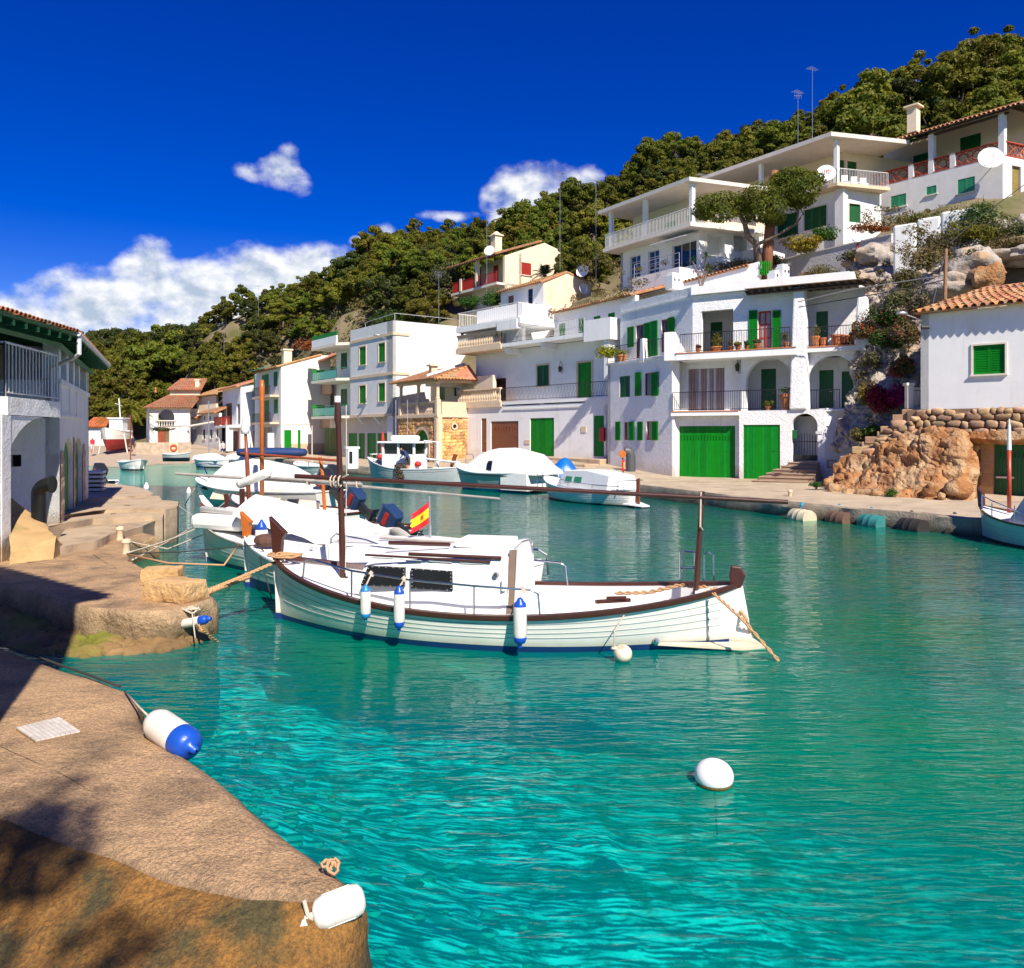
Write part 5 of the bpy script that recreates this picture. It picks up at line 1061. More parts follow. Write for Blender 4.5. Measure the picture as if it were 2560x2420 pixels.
CST = mat('stained_cream',(.76,.62,.45),.92,.08,1.0,.01,20,streak=.75,streakcol=(.55,.28,.10)); sp = Fg.s_(1417); sq = Fg.s_(1478); mb = MB(); mb.prism([Fg.pt(0,zc - 5),Fg.pt(sq,zc - 5),Fg.pt(sq,zq),Fg.pt(sp,zp),Fg.pt(0,zc)],Fg.n.to_3d() * -.4); mb.build('gable',CST,t)
leaf_door(Fc,(w[0][0],w[0][1],f3,w[0][3]),t,BROWNW,-.1,'door',1); window(Fc,w[1],t,DARKW,-.1,1,2)
tile_roof(Fc.pt(-.3,zc,.3),Fc.pt(Fc.L + .1,zc,.3),Fc.pt(-.3,zc + 1.2,-3.2),Fg.pt(sp,zp + .04,.05),t,pitch=.26,course=.4); tile_roof(Fg.pt(sq + .2,zq - .03,.05),Fg.pt(sq + .2,zq - .03,-5),Fg.pt(sp,zp + .04,.05),Fg.pt(sp,zp + .04,-5),t,pitch=.26)
dish(Fg.pt(Fg.s_(1456,1),Fg.z_(1456,677,1),1.0),.52,(-.45,-.85,.25),'large white dish standing above the stained cream gable',Fg.pt(Fg.s_(1462),zq - .2,.0)); dish(Fg.pt(Fg.s_(1460,.6),Fg.z_(1460,722,.6),.6),.46,(.55,-.8,.2),'smaller dish turned aside on the stained cream gable',Fg.pt(Fg.s_(1460),Fg.z_(1460,735),0))

# ================================================================== STONE ARCADE HOUSE
S0 = Vector((-5.46,59)); Sl = Face(S0 + Vector((-.57,.82)) * 6.4,S0); Sr = Face(S0,S0 + Vector((.82,.57)) * 3.6); zs = 1.2; za = 4.24; t = thing('stone_house','rubble stone boathouse with arched green door below an open loggia','house',S0.to_3d() + Vector((0,0,zs)))
OST = mat('orange_wall_stone',(.56,.26,.075),.9,.3,3,.015,18,rnd=.42,world=False,col2=(.66,.44,.22),c2lo=.5,c2hi=.65); MOR = mat('ochre_mortar',(.50,.30,.14),.95,.2,4,.02,16); mb = MB()
ar = (Sl.s_(1038),Sl.s_(1072)); arch_wall(mb,Sl,0,Sl.L,zs - .4,za,ar[0],ar[1],Sl.z_(1055,1105),.95,.3); wall_mesh(mb,Sr,0,Sr.L,zs - .4,za,(),.1,.3); mb.build('wall',MOR,t)
sm = rubble_meshes(OST,8,12); c_ar = (ar[0] + ar[1]) / 2; zar = Sl.z_(1055,1105)
nS = rubble(Sl,t,sm,.1,Sl.L - .1,lambda s: za,lambda s: zs - .2,.27,.42,-.0,seed=3,depth=.12,limit=150,skip=lambda s,z: abs(s - c_ar) < (ar[1] - ar[0]) / 2 + .28 and z < zar + 1.2)
nS = rubble(Sr,t,sm,.25,Sr.L,lambda s: za,lambda s: zs - .2,.25,.36,-.0,seed=5,depth=.12,limit=145,skip=lambda s,z: (s - Sr.s_(1135)) ** 2 + (z - Sr.z_(1135,1066)) ** 2 < .07)
mb = MB(); q = (ar[1] - ar[0]) / 2; ring = [[Sl.pt(c_ar - math.cos(a) * (q + dr),zar + math.sin(a) * (.95 + dr),.06) for dr in (0,.22)] for a in np.linspace(0,math.pi,13)]
mb.grid(ring); 
for s in (ar[0] - .22,ar[1]): mb.fbox(Sl,s,s + .22,zs - .1,zar,0,.07)
mb.build('arch_surround',TRIM,t); plank_door(Sl,(ar[0],ar[1],zs - .1,zar + .9),t,GREEN,5,-.28,straps=False)
mb = MB(); c = Sr.pt(Sr.s_(1135),Sr.z_(1135,1066),.02); M3 = Matrix((Sr.t.to_3d(),Vector((0,0,1)),Sr.n.to_3d())).transposed(); mb.lathe([(.16,0),(.26,0),(.26,.1),(.16,.1)],c,14,M3,False); mb.build('round_window',TRIM,t); mb = MB(); mb.lathe([(.165,0),(.001,.01)],c,12,M3); mb.build('pane',GLASS,t)
mb = MB(); mb.fbox(Sl,Sl.L - .35,Sl.L + .02,zs - .4,za + .1,-.3,.12); mb.fbox(Sr,-.05,.3,zs - .4,za + .1,-.3,.12); mb.fbox(Sl,-.1,Sl.L + .1,za,za + .22,-4,.12); mb.fbox(Sr,.3,Sr.L,za,za + .22,-2,.12); mb.fbox(Sr,.3,Sr.L - .1,za + .22,za + 1.15,-.25,.06); mb.build('trim',TRIM,t)
zc = 6.85
for s in (.25,Sl.L * .5,Sl.L - .2): mb = MB(); p = Sl.pt(s,za + .22,-.1); mb.box(p + Vector((0,0,.55)),.34,.34,1.1,Sl.rz); mb.lathe([(.15,1.1),(.17,1.2),(.13,1.3),(.125,2.2),(.2,2.35),(.2,zc - za - .22)],p,10); mb.build('column',TRIM,t)
balustrade([Sl.pt(.4,za + .22,-.1),Sl.pt(Sl.L * .5 - .2,za + .22,-.1)],1.0,t); balustrade([Sl.pt(Sl.L * .5 + .2,za + .22,-.1),Sl.pt(Sl.L - .4,za + .22,-.1)],1.0,t)
mb = MB(); mb.fbox(Sl,-.2,Sl.L + .2,zc - .02,zc + .22,-.35,.1); mb.fbox(Sr,-.1,Sr.L - .6,zc,zc + .22,-.3,.06); mb.build('beam',TRIM,t)
mb = MB(); Sb = Face(Sl.pt(-.5,0,-3.2).xy,Sl.pt(Sl.L + 2.5,0,-3.2).xy); w = [Sb.rect(1098,955,1112,1000),Sb.rect(1134,958,1150,990)]; wall_mesh(mb,Sb,0,Sb.L,za,zc + .5,w,.15); mb.build('back_wall',CREAM,t)
leaf_door(Sb,(w[0][0],w[0][1],za + .2,w[0][3]),t,GREEN_D,-.1,'door',2); window(Sb,w[1],t,BROWNW)
tile_roof(Sl.pt(-.6,zc + .2,.5),Sl.pt(Sl.L + .4,zc + .2,.5),Sl.pt(-.2,zc + 1.35,-3.0),Sl.pt(Sl.L - .4,zc + 1.35,-3.0),t,pitch=.27,course=.4); tile_roof(Sl.pt(Sl.L + .4,zc + .2,.5),Sr.pt(Sr.L - .2,zc + .2,.4),Sl.pt(Sl.L - .4,zc + 1.35,-3.0),Sr.pt(Sr.L - .2,zc + 1.5,-2.2),t,pitch=.27,course=.4)
mb = MB(); Sg = Face(Sr.pt(.1,0,-1.8).xy,Sr.pt(Sr.L,0,-1.8).xy); zz = Sg.z_(1120,935); mb.prism([Sg.pt(0,zz - 1),Sg.pt(Sg.L,zz - 1),Sg.pt(Sg.L,zz + .8),Sg.pt(Sg.L - .2,zz + .95),Sg.pt(0,zz - .1)],Sg.n.to_3d() * -.3); mb.build('gable',STUCCO,t)
mb = MB(); c = P(1083,930,62); mb.box(c,.5,.5,.9,.5); mb.box(c + Vector((0,0,.5)),.8,.8,.12,.5); mb.build('chimney',TRIM,t)

# ================================================================== WHITE BLOCK WITH GREEN SHUTTERS
G0 = Vector((-9.83,66)); Gl = Face(G0 + Vector((-.59,.81)) * 8.2,G0); Gr = Face(G0,G0 + Vector((.81,.59)) * 9.5); zg = .72; zt = Gl.z_(981,801); b1,b2,b3 = Gl.z_(981,1037),Gl.z_(981,933),Gl.z_(981,834)
t = thing('apartment_block','tall white block with four green shuttered windows and blank sunlit side','apartment block',G0.to_3d() + Vector((0,0,zg)))
mb = MB(); ws = [Gl.rect(899,867,915,912),Gl.rect(947,858,963,905),Gl.rect(899,964,915,1008),Gl.rect(947,958,963,1003)]; wall_mesh(mb,Gl,0,Gl.L,b1,zt,ws,.14); wall_mesh(mb,Gr,0,Gr.L,zg - .6,zt,(),.1,1); mb.build('wall',GREYWALL,t)
for w in ws: shutters(Gl,w,t,GREEN,2,-.06,.09,TRIM,.09)
mb = MB()
for z in (b1,b2,b3): mb.fbox(Gl,-.02,Gl.L + .08,z - .12,z + .12,0,.08); mb.fbox(Gr,-.08,1.5,z - .11,z + .11,0,.08)
mb.build('cornice',TRIM,t)
GB = Face(Gl.pt(-7.0,0,-.1).xy,Gl.pt(-.02,0,-.1).xy); mb = MB(); GBk = Face(GB.pt(0,0,-1.6).xy,GB.pt(GB.L,0,-1.6).xy); wd = [GBk.rect(852,882,868,922),GBk.rect(852,972,868,1015)]; wall_mesh(mb,GBk,0,GBk.L,b1,b3,wd,.14); mb.build('back_wall',STUCCO,t)
for w,b in zip(wd,(b2,b1)): leaf_door(GBk,(w[0],w[1],b + .1,w[3]),t,GREEN_D,-.1,'balcony_door',2,louv=True)
for z,dz in ((b1,.1),(b2,.1),(b3 - .05,.12)): mb = MB(); slab(mb,[GB.pt(0,0,1.0),GB.pt(GB.L - 1.2,0,1.0),GB.pt(GB.L,0,.1),GB.pt(GB.L,0,-1.7),GB.pt(0,0,-1.7)],z - .14,z + dz); mb.build('balcony',TRIM_W,t)
mb = MB(); mb.fbox(GB,0,GB.L - 1.2,b3 + .1,b3 + .75,.8,.95); mb.build('parapet',STUCCO,t)
GG = mat('green_balcony_glass',(.10,.38,.28),.15,.1,2)
for z in (b1 + .1,b2 + .1):
    mb = MB(); mb.fbox(GB,.1,GB.L - 1.25,z + .08,z + .78,.86,.89); mb.build('balcony_panel',GG,t); railing([GB.pt(.1,z,.92),GB.pt(GB.L - 1.2,z,.92),GB.pt(GB.L - .02,z,.08)],.95,t,GREEN_L,.5,.012)
    mb = MB(); mb.fbox(GB,-.06,.0,z,z + 1.15,-.4,.9); mb.build('side_screen',GREEN,t)
mb = MB(); mb.fbox(GB,.1,GB.L - 1.2,b3 + .76,b3 + 1.15,.84,.9); mb.fbox(GB,-.05,.02,b3 + .1,b3 + 1.15,0,.9); mb.build('green_screen',GREEN,t)
Gg = Face(GB.pt(0,0,-.9).xy,Gl.pt(Gl.L,0,-.9).xy); mb = MB(); gs = [Gg.rect(810,1070,846,1160),Gg.rect(871,1083,893,1160),Gg.rect(897,1083,912,1160),Gg.rect(918,1083,940,1160),Gg.rect(944,1083,974,1160)]; wall_mesh(mb,Gg,0,Gg.L,zg - .5,b1 - .1,gs,.15); mb.build('ground_wall',CONC,t)
RW = mat('weathered_green_wood',(.12,.10,.02),.8,.35,2,.01,20,col2=(.05,.16,.04),c2lo=.45,c2hi=.6,c2scale=1.2,stretch=(3,3,.5)); plank_door(Gg,(gs[0][0],gs[0][1],zg,gs[0][3]),t,RW,12,-.08,straps=False)
for g in gs[1:]: plank_door(Gg,(g[0],g[1],zg,g[3]),t,GREEN,5,-.1,straps=False)
mb = MB()
for u in (894,934,978): s = Gl.s_(min(u,981)); mb.prism([Gl.pt(s,b1 - .12,.05),Gl.pt(s,b1 - .7,-.5),Gl.pt(s,b1 - .12,-.9)],Gl.t.to_3d() * .2)
mb.build('bracket',STUCCO,t)
mb = MB(); mb.tube([P(975,855,65.6),P(955,842,65.2),P(946,838,65)],.03,5); mb.sphere(P(942,838,64.8),.3,.16,.09,10,6); mb.build('wall_lamp',METAL,t)
mb = MB(); za_ = zt + .05; q = [Gl.pt(1,zt,-1),Gr.pt(.5,zt,-.6),Gr.pt(8,zt,-.6)]
for a in q: mb.tube([a,a + Vector((0,0,.7))],.02,4)
mb.tube([a + Vector((0,0,.7)) for a in q],.018,4); mb.build('roof_rail',IRON_G,t)

# ================================================================== CREAM GABLE HOUSE AND THE SMALLER HOUSES BEYOND
H0 = Vector((-22.8,79)); Hl = Face(H0 + Vector((-.52,.855)) * 8.5,H0); Hr = Face(H0,H0 + Vector((.80,.60)) * 5.2); zg = 1.0; t = thing('gable_house','cream sided house with green shutters and two iron balconies','house',H0.to_3d() + Vector((0,0,zg)))
zt = Hl.z_(702,918); zl = Hl.z_(702,1060); mb = MB(); ws = [Hl.rect(634,938,643,987),Hl.rect(655,936,672,986),Hl.rect(684,929,694,966),Hl.rect(635,1003,645,1055),Hl.rect(658,1001,673,1054),Hl.rect(685,998,695,1034)]
gd = [Hl.rect(625,1078,637,1136),Hl.rect(660,1068,680,1136)]; wall_mesh(mb,Hl,0,Hl.L,zg - .5,zt,ws + gd,.14); mb.build('wall',GREYWALL,t)
for g in gd: leaf_door(Hl,(g[0],g[1],zg,g[3]),t,DARKW,-.1)
for w in ws: shutters(Hl,w,t,GREEN,2,-.05,.09,None,sill=False)
for v in (993,1057): z = Hl.z_(660,v); mb = MB(); slab(mb,[Hl.pt(.3,0,.9),Hl.pt(Hl.L - .8,0,.9),Hl.pt(Hl.L - .8,0,-.1),Hl.pt(.3,0,-.1)],z - .2,z); mb.build('balcony',TRIM,t); railing([Hl.pt(.3,z,.85),Hl.pt(Hl.L - .85,z,.85)],.95,t,IRON,.2,.014)
mb = MB(); z = Hl.z_(655,930); mb.hexa([Hl.pt(s,zz + dz,o) for dz in (0,.05) for s,o,zz in ((Hl.s_(645),.05,z + .4),(Hl.s_(676),.05,z + .4),(Hl.s_(676),1.2,z),(Hl.s_(645),1.2,z))]); mb.build('awning',mat('teal_canvas',(.02,.22,.18),.8),t)
mb = MB(); zp = Hr.z_(801,888); sp = Hr.s_(802); mb.prism([Hr.pt(0,zl),Hr.pt(Hr.L,zl),Hr.pt(Hr.L,zp),Hr.pt(sp,zp),Hr.pt(0,zt)],Hr.n.to_3d() * -.5); dg = [Hr.rect(705,1075,729,1136),Hr.rect(745,1075,752,1134)]; Hr2 = Face(Hr.pt(0,0,-.05).xy,Hr.pt(Hr.L,0,-.05).xy); wall_mesh(mb,Hr2,0,Hr2.L,zg - .5,zl + .1,dg,.12); mb.build('side_wall',mat('warm_white_stucco',(.80,.74,.62),.9,.06,1.0,.008,25,streak=.3,streakcol=(.6,.45,.3),zcol=(2.0,2.1,.1,(.50,.38,.25))),t)
for g in dg: plank_door(Hr2,(g[0],g[1],zg,g[3]),t,GREEN,4 if g[1] - g[0] > .6 else 2,-.08,straps=False)
tile_roof(Hl.pt(-.3,zt + .02,.45),Hl.pt(Hl.L + .1,zt + .02,.45),Hl.pt(-.3,zp + .05,-5),Hr.pt(sp,zp + .05,.1),t,pitch=.27,course=.42); mb = MB(); c = P(717,895,80); mb.box(c,.8,.8,1.5,.55); mb.box(c + Vector((0,0,.8)),1.0,1.0,.15,.55); mb.build('chimney',CREAM,t)
mb = MB(); a = Hl.pt(Hl.L - 1.3,zg,.7); mb.box(a + Vector((0,0,1)),.6,.5,2.2,.5); mb.build('pier',STUCCO,t)
# link with brown balconies between gable house and block
Lk = Face(XY(786,83),XY(828,79)); t = thing('loggia_house','shaded house with wooden balconies squeezed beside the tall white block','house',Lk.pt(0,1)); mb = MB(); wall_mesh(mb,Face(Lk.pt(0,0,-1.5).xy,Lk.pt(Lk.L,0,-1.5).xy),0,Lk.L,.3,10,(),.1); mb.build('wall',CREAM,t)
for v in (952,1035): z = Lk.z_(800,v + 30); mb = MB(); mb.fbox(Lk,0,Lk.L,z - .2,z + .9,-.12,0); mb.build('balcony',mat('pinkish_boards',(.42,.26,.17),.8,.15,5),t)
mb = MB(); z = Lk.z_(800,905); mb.prism([Lk.pt(-.2,z,.3),Lk.pt(Lk.L,z,.3),Lk.pt(Lk.L,z + 1,-2),Lk.pt(-.2,z + 1,-2)],(0,0,.15)); mb.build('roof',TILE,t)
# small white house with rust-red balcony
J0 = XY(602,88); Jl = Face(J0.to_3d().xy + Vector((-.52,.855)) * 9.5,J0); zg = 1.1; t = thing('balcony_house','small white house with rust red balcony panels','house',J0.to_3d() + Vector((0,0,zg))); zt = Jl.z_(575,972); z1_ = Jl.z_(575,1064)
mb = MB(); ws = [Jl.rect(565,1008,580,1062),Jl.rect(592,1010,600,1060)]; gd = [Jl.rect(580,1078,596,1138)]; wall_mesh(mb,Jl,0,Jl.L,zg - .6,zt,ws + gd,.2); Jr = Face(J0,J0 + Vector((.8,.6)) * 3); wall_mesh(mb,Jr,0,3,zg - .6,zt + .3); mb.build('wall',STUCCO,t)
for w in ws: leaf_door(Jl,w,t,DARKW,-.15)
leaf_door(Jl,(gd[0][0],gd[0][1],zg,gd[0][3]),t,mat('maroon_door',(.10,.015,.015),.6),-.15)
mb = MB(); slab(mb,[Jl.pt(.2,0,1.2),Jl.pt(Jl.L,0,1.2),Jl.pt(Jl.L,0,-.1),Jl.pt(.2,0,-.1)],z1_ - .25,z1_); mb.build('balcony',STUCCO,t); mb = MB(); mb.fbox(Jl,.3,Jl.L * .55,z1_ + .05,z1_ + 1.0,1.12,1.16); mb.build('balcony_panel',mat('rust_panel',(.36,.07,.02),.7),t); railing([Jl.pt(.3,z1_,1.15),Jl.pt(Jl.L - .1,z1_,1.15)],1.0,t,REDW,.3,.02)
tile_roof(Jl.pt(-.2,zt,.5),Jl.pt(Jl.L + .2,zt,.5),Jl.pt(-.2,zt + 1.5,-4),Jl.pt(Jl.L + .2,zt + 1.5,-4),t,pitch=.28,course=.45)
mb = MB(); a = Jl.pt(Jl.L - .6,zg,1.1); mb.box(a + Vector((0,0,1.4)),.7,.6,2.8,.5); mb.build('pier',STUCCO,t)
# row of low old houses
K0 = XY(548,93); Kl = Face(XY(474,104),K0); zg = 1.5; t = thing('old_row_house','low old white house with patched tile roofs and little windows','house',K0.to_3d() + Vector((0,0,zg))); zt = Kl.z_(510,1035); mb = MB(); ws = [Kl.rect(507,1074,513,1098),Kl.rect(525,1074,531,1096),Kl.rect(541,1072,546,1094),Kl.rect(510,1040,513,1050),Kl.rect(523,1040,527,1050)]; wall_mesh(mb,Kl,0,Kl.L,zg - 1,zt,ws,.2); mb.build('wall',STUCCO_OLD,t)
for w in ws: shutters(Kl,w,t,DARKW,1,-.1,.1,None)
tile_roof(Kl.pt(Kl.L * .45,zt - .0,.6),Kl.pt(Kl.L + .2,zt,.6),Kl.pt(Kl.L * .45,zt + 1.6,-3.5),Kl.pt(Kl.L + .2,zt + 1.9,-3.5),t,pitch=.3,course=.45); tile_roof(Kl.pt(-.3,zt - .6,.7),Kl.pt(Kl.L * .45,zt - .5,.7),Kl.pt(-.3,zt + 1.1,-3.5),Kl.pt(Kl.L * .45,zt + 1.2,-3.5),t,pitch=.3,course=.45)
mb = MB(); Ku = Face(XY(492,101),XY(540,97)); zz = Ku.z_(515,1015); wall_mesh(mb,Ku,0,Ku.L,zz - 1.5,zz + 1.2); mb.build('upper_wall',CREAM,t); tile_roof(Ku.pt(-.3,zz + 1.2,.4),Ku.pt(Ku.L + 1,zz + 1.3,.4),Ku.pt(-.3,zz + 2.4,-3),Ku.pt(Ku.L + 1,zz + 2.6,-3),t,pitch=.3,course=.45)
# house with the big arch
L0 = Face(XY(374,98),XY(474,98)); Ls = Face(XY(366,103),XY(374,98)); zg = 1.6; t = thing('arch_house','white house with great arched balcony and stacked tile roofs','house',L0.pt(0,zg)); zt = L0.z_(420,1020); mb = MB(); zb_ = L0.z_(420,1070); ac = (L0.s_(394),L0.s_(436)); r = L0.rect(393,1074,425,1112); arch_wall(mb,L0,0,L0.L,zb_,zt,ac[0],ac[1],L0.z_(415,1044),None,.3)
wall_mesh(mb,L0,0,L0.L,zg - 1,zb_ - .001,[(r[0],r[1],zg,r[3])],.25); wall_mesh(mb,Ls,0,Ls.L,zg - 1,zt); wall_mesh(mb,Face(L0.pt(.2,0,-2.6).xy,L0.pt(6,0,-2.6).xy),0,5.5,zb_ - .1,zt,[(L0.s_(408),L0.s_(423),zb_ - .09,zt - .8)],.1); mb.build('wall',STUCCO_OLD,t)
leaf_door(L0,(L0.s_(394),L0.s_(412),zg,r[3]),t,mat('reddish_door',(.26,.06,.02),.7,.2,3),-.2); leaf_door(Face(L0.pt(.2,0,-2.6).xy,L0.pt(6,0,-2.6).xy),(L0.s_(408) + 0,L0.s_(423),zb_,zt - .8),t,mat('maroon_shutter',(.16,.02,.015),.6),-.05)
balustrade([L0.pt(ac[0] - .2,zb_,.1),L0.pt(ac[1] + .2,zb_,.1)],.95,t,TRIM_W,.3)
tile_roof(L0.pt(-.6,zt,.6),L0.pt(L0.L + .5,zt,.6),L0.pt(1.2,zt + 1.7,-2.6),L0.pt(L0.L + .5,zt + 1.7,-2.6),t,pitch=.3,course=.45); mb = MB(); Lu = Face(L0.pt(1.4,0,-2.5).xy,L0.pt(L0.L + .3,0,-2.5).xy); wall_mesh(mb,Lu,0,Lu.L,zt + 1,zt + 2.3); mb.build('upper_wall',CREAM,t); tile_roof(Lu.pt(-.3,zt + 2.3,.4),Lu.pt(Lu.L + .3,zt + 2.3,.4),Lu.pt(.4,zt + 3.9,-2.4),Lu.pt(Lu.L,zt + 3.9,-2.4),t,pitch=.3,course=.45)
mb = MB(); c = P(495,968,101); mb.box(c,.5,.5,1.8); mb.box(c + Vector((0,0,.9)),.65,.65,.15); mb.build('chimney',CREAM,t); mb = MB(); mb.lathe([(.2,0),(.1,.3),(.16,.45),(.02,.7)],P(389,981,101),8); mb.build('finial',TERRA,t)
# pergola before it, low wall with red lifebuoy
t = thing('pergola','pale timber pergola before the house with the big arch','pergola',P(440,1112,94)); zz = P(440,1065,94).z
for u in (426,446,470): mb = MB(); a = P(u,1112,94 - (u - 426) * .03); a.z = 1.5; mb.tube([a,Vector((a.x,a.y,zz))],.14,6); mb.build('post',TRIM_W,t)
mb = MB(); mb.tube([P(385,1068,94),P(475,1064,93)],.07,5); mb.build('beam',BARK_GREY,t); mb = MB(); mb.tube([P(470,1066,92),P(534,1055,91)],.12,6); mb.build('beam',TRIM_W,t)
bush_obj('vine','straggling vine trained over the pergola beam','vine',P(405,1076,94),(2.0,.5,.5),OLIVE,300,.12,4,6,stems=False)
Fq = Face(XY(340,86),XY(478,88)); t = thing('beach_wall','low stone wall with orange lifebuoy above the boat slip','wall',Fq.pt(0,.8)); mb = MB(); mb.fbox(Fq,0,Fq.L,.4,Fq.z_(400,1106),-.5,0); mb.build('wall',mat('beach_wall_stone',(.44,.34,.24),.9,.3,2,.05,6),t)
c = Fq.pt(Fq.s_(434),Fq.z_(434,1119),.15); t = thing('lifebuoy','orange lifebuoy hanging on the low beach wall','lifebuoy',c); mb = MB(); M3 = Matrix((Fq.t.to_3d(),Vector((0,0,1)),Fq.n.to_3d())).transposed(); rings = []
for i in range(21): a = i / 20 * 6.2832; rings.append([c + M3 @ Vector(((.30 + .09 * math.cos(b)) * math.cos(a),(.30 + .09 * math.cos(b)) * math.sin(a),.08 * math.sin(b))) for b in np.linspace(0,6.2832,8,endpoint=False)])
mb.loft(rings,True); mb.build('ring',mat('orange_buoy',(.75,.10,.02),.5),t,smooth=True); mb = MB(); mb.fbox(Fq,Fq.s_(423),Fq.s_(445),Fq.z_(434,1132),Fq.z_(434,1107),-.01,.04); mb.build('board',TRIM,t)
# tiny tiled house at the beach
Fn = Face(XY(215,104),XY(262,104)); Fn2 = Face(XY(262,104),XY(274,108)); t = thing('beach_house','little white beach house with orange tile roof beside the red keeled boat','house',Fn.pt(0,1.5)); zt = Fn.z_(240,1068); mb = MB(); wall_mesh(mb,Fn,0,Fn.L,.8,zt,[Fn.rect(250,1078,258,1092)],.2); wall_mesh(mb,Fn2,0,Fn2.L,.8,zt); mb.build('wall',STUCCO_OLD,t); window(Fn,Fn.rect(250,1078,258,1092),t)
tile_roof(Fn.pt(-.3,zt,.4),Fn.pt(Fn.L + .3,zt,.4),Fn.pt(-.3,zt + 1.3,-2.5),Fn.pt(Fn.L - .4,zt + 1.3,-2.5),t,pitch=.3,course=.45,m=mat('bright_tile',(.52,.15,.05),.85,.25,2,rnd=.2))

# ================================================================== CREAM HOUSE ON THE HILL
K0 = XY(1262,73); Kl = Face(K0 + Vector((-.59,.81)) * 7.6,K0); Kr = Face(K0,K0 + Vector((.81,.59)) * 6.6); zt = Kl.z_(1262,636); zf = Kl.z_(1262,707); zb_ = zf - 4; t = thing('hill_house','cream house among the pines with red balcony railings','house',K0.to_3d() + Vector((0,0,zb_)))
mb = MB(); w = Kr.rect(1304,657,1328,688); wall_mesh(mb,Kr,0,Kr.L,zb_,zt - .1,[w],.1); zp = Kr.z_(1361,607); mb.prism([Kr.pt(0,zt - .1),Kr.pt(Kr.L,zt - .1),Kr.pt(Kr.L,Kr.z_(1410,628)),Kr.pt(Kr.s_(1361),zp)],Kr.n.to_3d() * -.3)
Kk = Face(Kl.pt(1.5,0,-1.6).xy,Kl.pt(Kl.L,0,-1.6).xy); dd = [Kk.rect(1233,663,1246,706),Kk.rect(1190,668,1203,700)]; wall_mesh(mb,Kk,0,Kk.L,zf,zt + .3,dd,.12); wall_mesh(mb,Kl,2.2,Kl.L,zb_,zf - .15); mb.build('wall',CREAM,t)
for d in dd: leaf_door(Kk,(d[0],d[1],zf,d[3]),t,REDW,-.05,'door',2)
shutters(Kr,w,t,REDW,2,-.05,.09,None)
mb = MB(); slab(mb,[Kl.pt(-.2,0,.9),Kl.pt(Kl.L,0,.9),Kl.pt(Kl.L,0,-1.7),Kl.pt(-.2,0,-1.7)],zf - .22,zf); mb.build('balcony',TRIM_W,t); railing([Kl.pt(-.1,zf,-1),Kl.pt(-.1,zf,.85),Kl.pt(Kl.L - .05,zf,.85)],.98,t,REDW,.14,.018,.03)
mb = MB(); mb.fbox(Kl,0,Kl.L * .52,zf + .05,zf + .9,.76,.80); mb.build('balcony_panel',mat('orange_red_canvas',(.50,.07,.02),.8),t)
for s in (Kl.L * .2,Kl.L * .56): mb = MB(); mb.fbox(Kl,s - .16,s + .16,zf,zt if s > 3 else zf + 1.2,.6,.95); mb.build('column',CREAM,t)
tile_roof(Kl.pt(-.5,zt - .1,1.2),Kr.pt(.1,zt - .1,1.0) if False else Kl.pt(Kl.L + .15,zt - .1,1.2),Kl.pt(-.5,zp + .1,-4.2),Kl.pt(Kl.L + .15,zp + .1,-4.2),t,pitch=.28,course=.45)
mb = MB(); c = P(1241,612,75); mb.box(c,.75,.75,1.6,.6); mb.box(c + Vector((0,0,.85)),1.0,1.0,.12,.6); mb.lathe([(.55,.92),(.1,1.25)],c,4); mb.build('chimney',CREAM,t); dish(P(1224,626,72.2),.5,(-.3,-.9,.3),'white dish on the roof of the cream hill house',P(1228,640,73))
